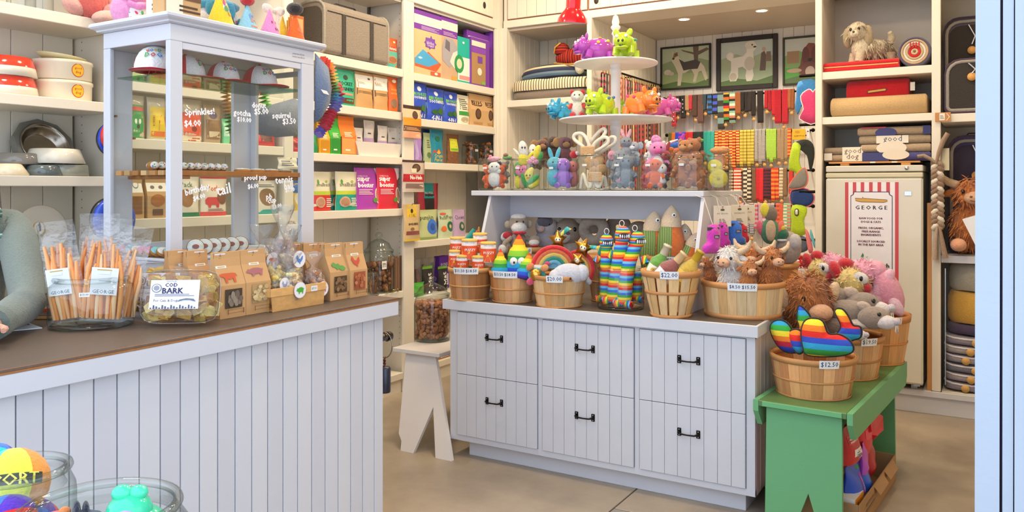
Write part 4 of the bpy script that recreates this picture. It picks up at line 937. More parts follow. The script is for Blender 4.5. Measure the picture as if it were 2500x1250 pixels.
# ---- caps on the glass shelf
CAPR,CAPW=M('#d8343c','fabric'),M('#eceaf0','fabric')
def cap(label,px,x,rz,s=1.0,tip=0.0,txt=True):
 q=onX(px,190,x);t=thing('trucker_cap',label,'cap',(x,q.y,2.0115),rot=(tip,0,rz),group='red and white caps on the glass shelf')
 def dome(a0,a1,mat):
  rings=[]
  for k in range(7):
   e=PI/2*k/6.01;r=.085*s*math.cos(e)**.8;z=.012+.095*s*math.sin(e)
   rings.append([(r*.9*math.sin(a0+(a1-a0)*j/10),-r*math.cos(a0+(a1-a0)*j/10)*1.05,z) for j in range(11)])
  return MB().loft(rings,mat,False,False,True,False)
 part('front_panel',dome(-1.15,1.15,CAPW),t);part('mesh_back',dome(1.15,2*PI-1.15,CAPR),t)
 br=[]
 for j in range(11):
  a=-1.2+2.4*j/10
  br.append([(.078*s*math.sin(a),-.088*s*math.cos(a),.014),(.088*s*math.sin(a),-(.088+.045*math.cos(a))*s*math.cos(a)-.01,.012-.004*abs(a)),(.084*s*math.sin(a),-(.088+.085*max(0,math.cos(a*1.1)))*s-.004,.006-.003*abs(a)),(.08*s*math.sin(a),-.086*s*math.cos(a),.004)])
 part('brim',MB().loft(br,CAPR,True,True),t);part('button',MB().ell((0,0,.109*s),(.008,.008,.005),CAPR),t)
 if txt:
  pmb=MB()
  def fm(u,v,o):
   a=(u-.5)*1.5;e=.35+v*.75;r=(.085*s)*math.cos(e)**.8+o+.001
   return(r*.9*math.sin(a),-r*math.cos(a)*1.05,.012+.095*s*math.sin(e)+o)
  cols=('#d8343c','#2f7fd0','#e0a42c','#3aa04a')
  prints(pmb,fm,.11*s,.06*s,[('t',ch,.26+.16*i,.66,.13,cols[i],0,.01) for i,ch in enumerate('GOOD')]+[('t',ch,.3+.2*i,.3,.15,cols[(i+3)%4],0,.01) for i,ch in enumerate('DOG')])
  part('lettering',pmb,t)
 return t
cap('large trucker cap at the left end of the glass shelf',380,-2.94,.85,1.1,0)
cap('trucker cap half hidden by the corner post of the cabinet',452,-2.95,PI/2+.5,.95)
cap('trucker cap in the middle of the glass shelf',545,-2.94,PI/2-.25,.9,0)
cap('trucker cap at the right end of the glass shelf',634,-2.93,PI/2-.15,1.0)
q=onX(322,188,-2.95);t=thing('pet_sunglasses','red heart-shaped pet sunglasses at the left of the glass shelf','sunglasses',(-2.98,2.09,2.0135),0)
for dx in(-.022,.022):part('rim',MB().tube([(dx+.02*math.sin(a)**3,0,.024+.017*(math.cos(a)-.4*math.cos(2*a))) for a in[k*PI/8 for k in range(16)]],.0035,M('#d02a3a','gloss'),6,True),t)
part('arm',MB().tube([(.04,0,.02),(.05,.05,.01),(.05,.1,.005)],.003,M('#d02a3a','gloss'),6),t)
# ---- baked treats
TAN2,CRM=M('#b8783c','crumb'),M('#f2efe8','crumb')
for i in range(11):
 y=2.075+i*.034;t=thing('cannoli_treat','cream-filled cannoli dog treat on the slatted shelf, number %s from the near end'%('one two three four five six seven eight nine ten eleven'.split()[i]),'dog treat',(-2.95,y,1.6225),1.1,group='cannoli treats')
 part('shell',MB().lathe([(.016,-.055),(.019,-.03),(.019,.03),(.016,.055)],TAN2,10,) if 0 else MB(Matrix.Translation((0,0,.019))@Matrix.Rotation(PI/2,4,'X')).lathe([(.015,-.055),(.019,-.03),(.019,.03),(.015,.055)],TAN2,10),t)
 for e in(-1,1):
  part('cream',MB().ell((0,e*.056,.021),(.017,.016,.015),CRM,n=10),t)
 sp=MB()
 for k in range(5):sp.ell((R.uniform(-.01,.01),-.068+R.uniform(-.003,.003),.021+R.uniform(-.008,.01)),.0028,M(('#4aa04a','#d84a3a','#3a6ad8')[k%3]),n=5)
 tag(part('sprinkles',sp,t),kind='stuff')
for i in range(7):
 y=2.45+i*.042;t=thing('iced_cookie','flat white iced cookie on the slatted shelf, number %s from the cannoli'%('one two three four five six seven'.split()[i]),'dog treat',(-2.86-.03*(i%2),y,1.6225),.2*i,group='white iced cookies')
 part('cookie',MB().lathe([(.001,.0),(.030,0),(.033,.006),(.028,.011),(.001,.012)],TAN2,14),t);part('icing',MB().lathe([(.027,.0115),(.022,.0165),(.001,.018)],CRM,14),t)
for i in range(8):
 x=-3.115+i*.042;c=('#e8709a','#7cc4e8','#f2eef0','#e8709a','#e87aa6','#8acdea','#f2eef0','#7cc4e8')[i]
 t=thing('pastel_cookie','leaning cookie with %s icing on the cabinet floor, number %s from the left'%({'#e8709a':'pink','#7cc4e8':'pale blue','#f2eef0':'white','#e87aa6':'rose pink','#8acdea':'light blue'}[c],'one two three four five six seven eight'.split()[i]),'dog treat',(x,2.06,1.2735),rot=(0,.5,0),group='pastel iced cookies')
 mb=MB(Matrix.Translation((0,0,.022)));mb.lathe([(.001,-.005),(.032,-.005),(.034,.002),(.03,.006)],TAN2,14);part('cookie',mb,t)
 mb=MB(Matrix.Translation((0,0,.022)));mb.lathe([(.030,.0062),(.026,.011),(.001,.013)],M(c,'crumb'),14);part('icing',mb,t)
for i in range(6):
 q=onX(478+i*22,615,-2.83)
 t=thing('photo_cookie','round white cookie leaning in a row behind the paper bags, number %s'%('one two three four five six'.split()[i]),'dog treat',(-2.83,q.y,1.2735),rot=(-.35,0,1.0),group='round white cookies')
 mb=MB(Matrix.Translation((0,0,.036))@Matrix.Rotation(PI/2,4,'X'));mb.lathe([(.001,-.005),(.034,-.005),(.036,0),(.034,.003)],TAN2,16);part('cookie',mb,t)
 mb=MB(Matrix.Translation((0,0,.036))@Matrix.Rotation(PI/2,4,'X'));mb.lathe([(.033,.0035),(.031,.006),(.001,.0065)],CRM,16);part('icing',mb,t)
 pmb=MB();prints(pmb,lambda u,v,o:((u-.5)*.05,-.0068-o,.036+(v-.5)*.05),.05,.05,[('e',.5,.5,.28,.2,'#8a5a50'),('e',.55,.6,.1,.1,'#b04a4a')]);part('picture',pmb,t)
 # ---- on top of the cabinet
ZC=2.2315
def onC(px,x):q=onX(px,50,x);return(x,q.y,ZC)
q=onY(322,50,2.1)
plush('plush_toy','pink and white cupcake plush with sprinkles on the cabinet top',(q.x,2.10,ZC),-.3,.1,[('icing',(-.1,0,1.25),(.75,.5,.55),'#ee8ac8'),('icing',(-.25,0,.7),(.62,.5,.7),'#f09acc'),('cup',(.25,.0,.55),(.55,.48,.58),'#f3eef2'),('swirl',[(.0,-.45,.9),(.4,-.5,.75),(.75,-.3,.85)],.13,'#ee8ac8')]+
[('sprinkle',(.1+.22*(k%3),-.46+.05*(k%2),.25+.26*(k//3)),(.05,.03,.09),('#3a9ad8','#d83a6a','#4ab04a')[k%3],(0,.6*k,0)) for k in range(6)])
for i,(px,rz,x,y) in enumerate(((386,0,None,2.03),(446,PI/2,-2.785,None))):
 if i==0:q=onY(px,30,y);loc=(q.x-.005,2.05,ZC)
 else:q=onX(px,40,x);loc=(x-.035,q.y,ZC)
 package('treat_bag',('orange and kraft treat bag at the near corner of the cabinet top','wide orange and kraft treat bag on the long side of the cabinet top')[i],loc,rz,(.10,.17)[i],.24,.07,'bag','#c9a272',[('r',0,.42,1,1,'#d8602c'),('t','FUN',.4,.62,.42,'#f3e8d8',0,.01),('t','SIZE',.4,.47,.42,'#f3e8d8',0,.01),('r',.05,.0,.5,.3,'#efe4d0'),('l',.4,.1,.98,.24,2,'#4a382a'),('r',.8,.3,1,.9,'#5a4a4a') if i==0 else('r',.55,.3,1,.42,'#6a4a3a')],cat='treat bag')
plush('plush_toy','blue and white birthday cake plush behind the party hats',onC(530,-2.90),.4,.1,[('cake',(0,0,.55),(.95,.6,.58),'#f0f0f2'),('frosting',(0,0,1.1),(1.0,.65,.3),'#3f9cc0'),('frosting',(-.5,-.45,.9),(.2,.15,.35),'#3f9cc0'),('frosting',(.4,-.5,.85),(.2,.15,.4),'#3f9cc0'),('bow',(.95,-.2,.35),(.28,.25,.3),'#2f8a9a')]+[('sprinkle',(-.6+.3*k,-.6,.4+.1*(k%2)),(.04,.03,.07),('#4ab04a','#d83a6a','#3a7ad8')[k%3]) for k in range(5)])
def hat(label,px,yt,col,pom,art,r=.052,x=-2.80,pr=.024):
 q=onC(px,x);hh=max(.08,onX(px,yt,x).z-ZC);t=thing('party_hat',label,'party hat',q,PI/2+.35,group='party hats on the cabinet top')
 part('cone',MB().lathe([(r,0),(r*.5,hh*.5),(.002,hh)],M(col,'fabric'),24),t)
 if pom:part('pompom',MB().ell((0,0,hh+pr*.5),(pr*1.3,pr*1.3,pr),M(pom,'plush'),n=12),t)
 if art:
  pmb=MB();prints(pmb,lambda u,v,o:((r*(1-v)+o)*math.sin((u-.5)*2.6),-(r*(1-v)+o)*math.cos((u-.5)*2.6),v*hh),r*2,hh,art);part('print',pmb,t)
 return t
hat('yellow party hat with coloured dots at the front',538,-30,'#e8c82c',None,[('e',.45,.5,.22,.16,'#f2ead8'),('e',.35,.6,.1,.09,'#c03a8a'),('e',.5,.68,.12,.09,'#d88a3a'),('e',.4,.44,.12,.08,'#1f8a5a'),('e',.6,.52,.1,.08,'#e8d87a'),('e',.5,.32,.08,.06,'#c8a42a'),('p',[(.62,.1),(.85,.1),(.8,.3),(.66,.3)],'#8a5ab0'),('e',.45,.78,.12,.09,'#3a6ad8')],r=.06)
hat('light blue party hat with a red pompom',604,8,'#8ac0d8','#c8202c',[('t','Hot',.45,.55,.45,'#5a8ad0',.12,.01),('t','Dog',.55,.38,.5,'#d8705a',.1,.01),('r',.25,.14,.6,.19,'#d8603a')],r=.05)
hat('pink party hat with printed bows and a white ribbon',658,22,'#e08ac4',None,[('e',.4,.25,.05,.06,'#8a2a5a'),('e',.55,.25,.05,.06,'#8a2a5a'),('e',.25,.5,.06,.05,'#8a2a5a'),('e',.75,.52,.06,.05,'#8a2a5a')],r=.05)
hat('plain mustard party hat behind the orange one',690,40,'#d8b02c',None,[],x=-2.85,r=.04)
hat('orange party hat with a black pompom',720,30,'#e0641f','#241a16',[('e',.5,.4,.3,.14,'#c8501a')],r=.05,pr=.03)
q=onC(668,-2.84);t=thing('ribbon_bow','cream ribbon bow above the pink party hat','bow',(q[0],q[1],ZC+.125),PI/2)
for sx in(-1,1):part('loop',MB().ell((sx*.034,0,.01),(.034,.012,.022),M('#e9ddd2','fabric'),(0,-.3*sx,0)),t);part('tail',MB().box(sx*.02-.01,sx*.02+.012,-.006,-.002,-.125 if sx>0 else-.06,0,M('#e9ddd2','fabric')),t)
part('knot',MB().ell((0,-.006,.005),.012,M('#e0d2c6','fabric')),t)
for i,c in enumerate(('#d8783a','#c9a24a','#d89a4a')):
 q=onC(732+i*5,-2.86);package('greeting_card',('orange card leaning at the far end of the cabinet top','gold card leaning at the far end of the cabinet top','tan card leaning at the far end of the cabinet top')[i],(-2.88-.025*i,q[1],ZC),PI/2,.09,.15-.01*i,.006,'box',c,[('r',.1,.1,.9,.9,'#e8c07a'),('e',.5,.4,.3,.2,c)],cat='card')
 # ---- bandanas and ruff collars hung at the far end of the cabinet
def ruff(label,pts,r,cols,loc=(0,0,0)):
 """pleated ring: a zigzag ribbon folded along a curve, one colour after another"""
 t=thing('ruff_collar',label,'pet collar',loc,group='ruffled collars');n=len(pts)
 for ci,c in enumerate(cols):
  a,b=ci*(n-1)//len(cols),(ci+1)*(n-1)//len(cols);mb=MB();vs=[];fs=[]
  for k in range(a,b+1):
   p=Vector(pts[k]);tg=(Vector(pts[min(k+1,n-1)])-Vector(pts[max(k-1,0)])).normalized();o=tg.cross(Vector((1,0,0))).normalized()
   z=.016 if k%2 else-.016
   vs+=[p-o*r+Vector((z,0,0)),p+o*r*(.9+.25*((k*7)%3)/2)+Vector((z*1.6,0,0))]
  for k in range(b-a):fs.append((2*k,2*k+1,2*k+3,2*k+2))
  mb.add(vs,fs,M(c,'fabric'))
  mb.add([Vector(v)+Vector((-.002,0,.001)) for v in vs],fs,M(c,'fabric'))
  part('ruffle',mb,t)
 return t
RB6=('#d83a2c','#e8862c','#e8c83a','#58b03a','#6ab8e0','#8a8ad8','#d02a48','#d02a48')
def curve(pp,n,x):
 out=[]
 P=[onX(a,b,x) for a,b in pp];m=len(P)-1
 for k in range(n+1):
  u=k/n*m;i=min(int(u),m-1);f=u-i
  p0,p1,p2,p3=P[max(i-1,0)],P[i],P[i+1],P[min(i+2,m)]
  out.append(.5*((2*p1)+(p2-p0)*f+(2*p0-5*p1+4*p2-p3)*f*f+(3*p1-p0-3*p2+p3)*f**3))
 return out
ruff('rainbow ruffled collar hanging at the far edge of the cabinet',curve(((786,148),(806,165),(815,195),(820,225),(818,255),(808,285),(795,312)),48,-2.80),.024,RB6)
ruff('red and violet ruffled collar under the blue denim bandana',curve(((822,205),(832,230),(822,262),(800,290),(788,315),(778,330)),36,-2.84),.02,('#d02a48','#8a8ad8','#d02a48','#8a7ae0'))
ruff('yellow and green ruffled collar seen through the cabinet',curve(((556,190),(553,225),(556,260),(562,290),(566,325)),30,-3.24),.018,('#e8c02c','#e8b02c','#5ac85a'))
ruff('lime green ruffled collar with yellow tips seen through the cabinet',curve(((646,205),(645,235),(655,265),(675,290),(700,308),(720,318)),36,-3.05-.2),.022,('#78d83a','#6acc3a','#78d83a','#c8d83a'))
def bandana(label,P,x,col):
 pts=[onX(a,b,x) for a,b in P];mb=MB();c=sum(pts,Vector())/len(pts);n=len(pts)
 vs=[p+Vector((.006*math.sin(k*2.1),0,0)) for k,p in enumerate(pts)]+[c+Vector((.022,0,0))];vs+=[v-Vector((.004,0,0)) for v in vs]
 m=n+1
 mb.add(vs,[(k,(k+1)%n,n) for k in range(n)]+[(m+k,m+n,m+(k+1)%n) for k in range(n)]+[(k,m+k,m+(k+1)%n,(k+1)%n) for k in range(n)],M(col,'fabric'),True)
 t=thing('bandana',label,'bandana');part('cloth',mb,t);return t
t=bandana('blue denim bandana with small print at the cabinet end',((770,130),(800,165),(812,215),(806,250),(785,285),(771,300)),-2.775,'#6a7ea0')
part('white_tag',MB().add([onX(a,b,-2.745) for a,b in((783,218),(798,222),(804,232),(790,228))],[(0,1,2,3)],M('#eeeeee')),t)
bandana('grey denim bandana seen through the cabinet glass',((600,258),(640,262),(720,240),(745,255),(742,330),(680,335),(610,325)),-3.235,'#77839c')
q1=onX(770,130,-2.79)
t=thing('collar_hook','white hook rail holding the ruffled collars at the cabinet end','hook',(0,0,0));part('rail',MB().box(-3.29,-2.765,CY1+.001,CY1+.014,2.085,2.11,CW,.002),t)
# ================================================================ goods along the counter front
def blobs(u0,v0,u1,v1,cols,n,rv,seed=1):
 r=random.Random(seed);return[('e',r.uniform(u0+.06,u1-.06),r.uniform(v0+rv,v1-rv),r.uniform(.06,.1),r.uniform(.5,1)*rv,cols[k%len(cols)]) for k in range(n)]
COW=[(.0,.62),(.05,.75),(.2,.8),(.75,.8),(.92,.74),(.98,.5),(.93,.5),(.9,.66),(.86,.5),(.85,.05),(.74,.05),(.72,.38),(.55,.3),(.42,.36),(.4,.05),(.29,.05),(.27,.42),(.2,.5),(.14,.58),(.06,.55)]
PIG=[(.0,.45),(.03,.58),(.1,.6),(.13,.76),(.2,.68),(.45,.8),(.75,.78),(.92,.66),(1,.72),(.94,.5),(.9,.3),(.86,.08),(.77,.08),(.74,.28),(.45,.25),(.4,.08),(.31,.08),(.28,.3),(.14,.38)]
HEN=[(.05,.6),(.12,.75),(.2,.95),(.3,.85),(.38,.6),(.6,.5),(.78,.75),(.95,.85),(.92,.5),(.75,.25),(.6,.15),(.62,.0),(.5,.0),(.48,.14),(.3,.2),(.18,.4),(.15,.55)]
LEAF=[(.0,.75),(.2,.95),(.35,.75),(.55,.8),(.6,.6),(.85,.55),(1,.3),(.9,.1),(.65,.1),(.5,.3),(.35,.2),(.25,.45),(.08,.5)]
def sil(shape,u0,v0,u1,v1,c):return('p',[(u0+a*(u1-u0),v0+b*(v1-v0)) for a,b in shape],c)
BONE=lambda:[('r',.25,.075,.85,.08,'#7a5a3a'),('r',.25,.125,.85,.13,'#7a5a3a'),('r',.24,.06,.27,.14,'#7a5a3a'),('r',.83,.06,.87,.14,'#7a5a3a')]
def sticker(u0,u1):
 um=(u0+u1)/2;w_=u1-u0
 return[('r',u0,.76,u1,.985,'#eef0f4')]+[('t',ch,um,.955-.055*k,w_*.16,'#2c2c3a') for k,ch in enumerate('GNG')]+[('r',u0+w_*.15,.775,u1-w_*.15,.787,'#c0a04a')]
def paper_bag(label,x0,x1,yt,yb,art,x=-2.43,D=.085,**k):
 return pkL('paper_bag',label,x0,x1,yt,yb,'#cc9f6c',art,x=x,style='bag',D=D,zs=ZT,cat='treat bag',seal=M('#b5804c','print'),**k)
paper_bag('kraft treat bag with a red cow stamp and a window of dark biscuits',537,600,616,780,sticker(.02,.42)+[sil(COW,.05,.53,.75,.72,'#cc5a34'),('r',.18,.15,.84,.44,'#4a3c30')]+blobs(.18,.15,.84,.44,('#8a7a6a','#75675a','#9a8c7c'),12,.07,3)+BONE())
paper_bag('kraft treat bag with a purple pig stamp and a window of pale biscuits',601,661,610,768,sticker(.3,.7)+[sil(PIG,.1,.58,.8,.75,'#a8646c'),('r',.22,.17,.85,.47,'#b99a6a')]+blobs(.22,.17,.85,.47,('#d8c090','#c8ac78','#e0cca0'),26,.035,4)+BONE())
paper_bag('kraft treat bag with a red stamp half hidden behind the cod bark',470,520,612,765,sticker(.35,.85)+[sil(COW,.3,.4,.95,.55,'#cc4a34')],x=-2.56)
paper_bag('kraft treat bag behind the clear cod bark box',424,470,612,765,sticker(.5,1.0),x=-2.60)
paper_bag('kraft treat bag with a green leaf stamp',806,853,595,738,sticker(.32,.78)+[sil(LEAF,.15,.5,.82,.68,'#5c9a4a'),('r',.2,.13,.85,.42,'#5a4430')]+blobs(.2,.13,.85,.42,('#8a6a48','#75583c','#9a7a56'),14,.05,5)+BONE())
paper_bag('kraft treat bag with a red hen stamp at the counter end',855,897,592,728,sticker(.25,.7)+[sil(HEN,.15,.56,.7,.76,'#c8503c'),('r',.2,.14,.85,.46,'#a8583a')]+blobs(.2,.14,.85,.46,('#c07048','#a85c38','#cc8460'),14,.05,6)+BONE(),x=-2.42,D=.075)
for i,(a,b,x) in enumerate(((715,752,-2.60),(751,790,-2.53),(768,806,-2.66),(808,846,-2.57))):
 paper_bag(('kraft bag in the back row nearest the clear popcorn bags','kraft bag in the back row left of the leaf-stamped bag','kraft bag in the back row against the cabinet','kraft bag in the back row behind the leaf-stamped bag')[i],a,b,594,728,sticker(.35,.85),x=x,D=.07)
 # berry basket with cellophane bags
y0,y1=onX(662,740,-2.40).y,onX(794,740,-2.40).y;yc=(y0+y1)/2;hw=(y1-y0)/2
t=thing('berry_basket','long shallow wooden basket holding popcorn bags on the counter','basket',(-2.465,yc,ZT));wv=M('#d9a868','wood',gs=(4,30,60))
for x in(-.062,.062):part('side_slat',MB().prism([(-hw*.94,0),(hw*.94,0),(hw,.085),(-hw,.085)],x-.002,x+.002,wv,'X'),t)
for s_ in(-1,1):part('end_slat',MB().box(-.045,.045,s_*hw*.955-.002,s_*hw*.955+.002,0,.08,wv),t)
part('rim_strip',MB().box(.0645,.067,-hw-.004,hw+.004,.058,.09,wv,.001),t);part('rim_strip',MB().box(-.067,-.0645,-hw-.004,hw+.004,.058,.09,wv,.001),t)
for s_ in(-1,1):part('rim_strip',MB().box(-.064,.064,s_*hw+s_*.004,s_*hw+s_*.0065,.058,.09,wv,.001),t)
part('bottom',MB().box(-.06,.06,-hw*.93,hw*.93,.002,.005,wv),t)
pmb=MB();prints(pmb,lambda u,v,o:(.0672+o,hw*.55+(u-.5)*.036,.07+(v-.5)*.022),.036,.022,[('r',0,0,1,1,'#eef0f2'),('t','$7.50',.5,.5,.7,'#444444')]);part('price_tag',pmb,t)
def cello(label,px,py,zb_,x,r,hgt,tcols,stick,art,lean=0.0,sd=1):
 q=onX(px,py,x);t=thing('cellophane_bag',label,'treat bag',(x,q.y,zb_),rot=(0,lean,0),group='cellophane bags of popped treats')
 rr=random.Random(sd);mb=MB();rings=[]
 for k,(f,z) in enumerate(((.5,0),(.95,.05),(1.03,.25),(.9,.45),(.55,.6),(.24,.68),(.22,.72),(.45,.80),(.7,.92),(.8,1.0))):
  rings.append([(r*f*math.cos(2*PI*j/18)*(1+.1*rr.uniform(-1,1)),r*f*math.sin(2*PI*j/18)*(1+.1*rr.uniform(-1,1))*(1.15 if z>.75 else 1),z*hgt+rr.uniform(-.004,.004)) for j in range(18)])
 part('film',mb.loft(rings,FILM,False,False),t)
 tm=MB()
 for k in range(120):
  a=rr.uniform(0,2*PI);e=rr.uniform(0,.5);qq=r*.82*math.sqrt(rr.uniform(.3,1))*(1 if e<.35 else .7)
  tm.ell((qq*math.cos(a),qq*math.sin(a),.015+e*hgt),(rr.uniform(.009,.015),rr.uniform(.009,.014),rr.uniform(.008,.012)),M(tcols[k%len(tcols)],'crumb'),(rr.uniform(0,3),0,0),6)
 tag(part('popped_treats',tm,t),kind='stuff')
 if stick:
  pmb=MB();cz,cr=stick
  fm=lambda u,v,o:(r*(1.04 if cz<.5 else .95)+o,(u-.5)*cr*2,cz*hgt+(v-.5)*cr*2)
  prints(pmb,fm,cr*2,cr*2,[('e',.5,.5,.5,.5,'#c8a0a8'),('e',.5,.5,.47,.47,'#f2f2f6'),sil(art[0],.2,.22,.8,.78,art[1])]);part('round_sticker',pmb,t)
 return t
cello('cellophane bag with a green pig sticker in front',706,715,ZT+.02,-2.455,.058,.2,('#e8bc7c','#f2d6a0','#d89c5a'),(.26,.034),(PIG,'#4fae3a'),sd=2)
cello('cellophane bag with a blue hen sticker rising behind the pig one',708,690,ZT+.05,-2.50,.055,.28,('#e6c088','#d8a468','#f0d8a8'),(.50,.036),(HEN,'#5a8ad0'),sd=3)
cello('cellophane bag with a pink sticker at the right end of the basket',764,715,ZT+.02,-2.465,.055,.19,('#c08c66','#cf9c78','#a87450'),(.22,.032),(PIG,'#d86a9a'),sd=4)
cello('cellophane bag of yellow puffs at the left end of the basket',672,715,ZT+.02,-2.48,.05,.26,('#d8b858','#c8a848','#e4cc7c'),(.30,.028),(HEN,'#a0a8c0'),sd=5)
cello('cellophane bag with an orange sticker behind the kraft bags',640,650,ZT+.06,-2.60,.06,.27,('#dcb070','#e8c898','#c89458'),(.46,.036),(COW,'#e07a58'),sd=6)
cello('tall cellophane bag of brown shreds behind the basket',690,640,ZT+.08,-2.58,.06,.33,('#b8784c','#cc9464','#9c6440'),None,None,sd=7)
# cod bark in clear boxes
def clam(label,px,py,x,y_off,w_,hgt,rot,lbl):
 q=onZ(px,py,ZT);t=thing('clear_food_box',label,'food box',(q.x+x,q.y+y_off,ZT+.012),rot=rot,group='clear boxes of cod bark')
 def rr_(s,z,k=1.0): # rounded rectangle ring in local XZ at depth z
  o=[]
  for j in range(32):
   a=2*PI*j/32;ca,sa=math.cos(a),math.sin(a);d=(abs(ca)**5+abs(sa)**5)**(-.2)
   o.append((w_/2*s*ca*d,z,hgt/2+hgt/2*s*sa*d))
  return o
 part('lid',MB().loft([rr_(1,0),rr_(.985,-.012),rr_(.93,-.03),rr_(.86,-.05),rr_(.80,-.056)],CLAM,False,True),t)
 part('tray',MB().loft([rr_(1,.002),rr_(.95,.012),rr_(.9,.05),rr_(.84,.066)],CLAM,False,True),t)
 part('flange',MB().tube(rr_(1.01,0),.004,CLAM,6,True),t)
 bm_=MB();r_=random.Random(px)
 for k in range(110):
  cx,cz=r_.uniform(-.41,.41)*w_,r_.uniform(.10,.88)*hgt
  e=Euler((r_.uniform(-.5,.5),r_.uniform(-.5,.5),r_.uniform(-.5,.5))).to_matrix().to_4x4();e.translation=(cx,r_.uniform(-.026,.05),cz);l=r_.uniform(.012,.03)
  bm_.add([e@Vector(v) for v in((-l,0,-l*.6),(l*.8,.003,-l*.7),(l,-.003,l*.4),(0,.004,l*.8),(-l,0,l*.5))],[(0,1,2,3,4)],M(('#d8b45c','#e0c278','#c89c48','#b07c44')[k%4],'crumb'))
 tag(part('cod_bark',bm_,t),kind='stuff')
 pmb=MB();fm=lambda u,v,o:((u-.52)*w_*.62,-.058-o,hgt*(.22+.54*v))
 prints(pmb,fm,w_*.62,hgt*.54,[('r',0,0,1,1,'#eeeff4'),('t','Wild Pacific',.42,.955,.22,'#5a5a6a'),('t','COD',.42,.83,.25,'#33285c',0,.004),('t','BARK',.46,.63,.42,'#33285c',0,.006),('l',.1,.44,.9,.54,2,'#8a8a9a'),('t','For Cats & Dogs',.34,.28,.5,'#4a4a5a'),('e',.13,.72,.1,.15,'#6a6a7a'),('e',.13,.72,.085,.13,'#eeeff4'),('e',.13,.72,.06,.09,'#9a9aa8'),('p',[(.58,.24),(.7,.3),(.82,.3),(.95,.24),(.9,.34),(.75,.36),(.62,.32)],'#6a7488')]+[('r',.03+.06*k,.0,.06+.06*k,.05+.04*((k*5)%3),'#4a4a6a') for k in range(16)])
 part('label',pmb,t);return t
clam('clear box of cod bark with a white label in front',436,797,0,0,.265,.185,(-.28,0,.62),1)
clam('clear box of cod bark standing behind the front one',388,775,-.01,.02,.25,.19,(-.22,0,.62),1)
# jerky jar
JR=onZ(224,795,ZT)
jar('jerky_jar','large round glass jar of jerky bags on the sales counter',(JR.x,JR.y,ZT),.137,.165,n=36,rim=.010,neck=.84)
JE=[M(c,'print',.6) for c in('#f2aa68','#f6bc84','#ea9c58','#f9d4a6')]
def jerky(label,dx,dy,w_,hgt,rot,lbl,sd,col0=0):
 t=thing('jerky_bag',label,'treat bag',(JR.x+dx,JR.y+dy,ZT+.02),rot=rot,group='jerky bags in the big glass jar');r_=random.Random(sd)
 def fm(u,v,o):return((u-.5)*w_,-.014*math.sin(PI*min(1,v*1.2))*math.sin(PI*u)-o,v*hgt)
 nu,nv=6,8;mb=MB()
 for sg in(1,-1):
  mb.add([(fm(i/nu,j/nv,0)[0],sg*fm(i/nu,j/nv,0)[1]+.004*math.sin(5*i+3*j),fm(0,j/nv,0)[2]) for j in range(nv+1) for i in range(nu+1)],[(j*(nu+1)+i,j*(nu+1)+i+1,(j+1)*(nu+1)+i+1,(j+1)*(nu+1)+i) for j in range(nv) for i in range(nu)],FILM,True)
 part('film',mb,t)
 for k in range(16):
  x0=(-.40+.8*(k%9)/8+r_.uniform(-.03,.03))*w_;yo=-.004 if k<9 else .014;l=hgt*r_.uniform(.55,.78);c=JE[(k+col0)%4]
  part('jerky_strip',MB().tube([(x0,yo+r_.uniform(-.004,.004),.012),(x0*.95+r_.uniform(-.006,.006),yo+r_.uniform(-.004,.004),l*.35),(x0*.92+r_.uniform(-.008,.008),yo+r_.uniform(-.004,.004),l*.7),(x0*.9+r_.uniform(-.012,.012),yo,l)],[.015,.020,.019,.009],c,8,flat=.45),t)
 if lbl:
  pmb=MB();prints(pmb,lambda u,v,o:((u-.5)*w_*.62+lbl[0]*w_,-.030-o,hgt*(lbl[1]+.26*v)),w_*.62,hgt*.26,[('r',0,0,1,1,'#f0f1f4'),('t','GEORGE',.5,.12,.8,'#4a4a52'),('l',.3,.5,.75,.58,1,'#c9c9d0'),('r',.2,.90,.75,.935,'#c9a83c')]+[('r',.25,.76,.7,.88,'#f0f1f4')])
  part('card_label',pmb,t)
 return t
A0=YAW
jerky('clear bag of orange jerky with a white card, front right in the jar',.055,.0,.135,.36,(.05,.10,A0+.35),(.0,.27),1)
jerky('clear bag of jerky with a white card, front left in the jar',-.035,-.055,.12,.35,(.04,-.13,A0+.15),(-.05,.28),2,1)
jerky('clear bag of pale jerky standing at the back of the jar',-.04,.045,.13,.37,(-.04,.02,A0+.3),None,3,2)
jerky('clear bag of jerky leaning right at the back of the jar',.055,.06,.11,.33,(-.02,.2,A0+.5),None,4,3)
t=thing('price_tag','white $15.00 price tag stuck on the jerky jar','price tag',(JR.x+.137*math.cos(-.72)+.002,JR.y+.137*math.sin(-.72),ZT+.125),PI/2-.72)
mb=MB().box(-.016,.016,-.001,0,-.007,.007,M('#eef0f2'));prints(mb,lambda u,v,o:((u-.5)*.03,-.001-o,(v-.5)*.014),.03,.014,[('t','$15.00',.5,.5,.85,'#333344')]);part('tag',mb,t)
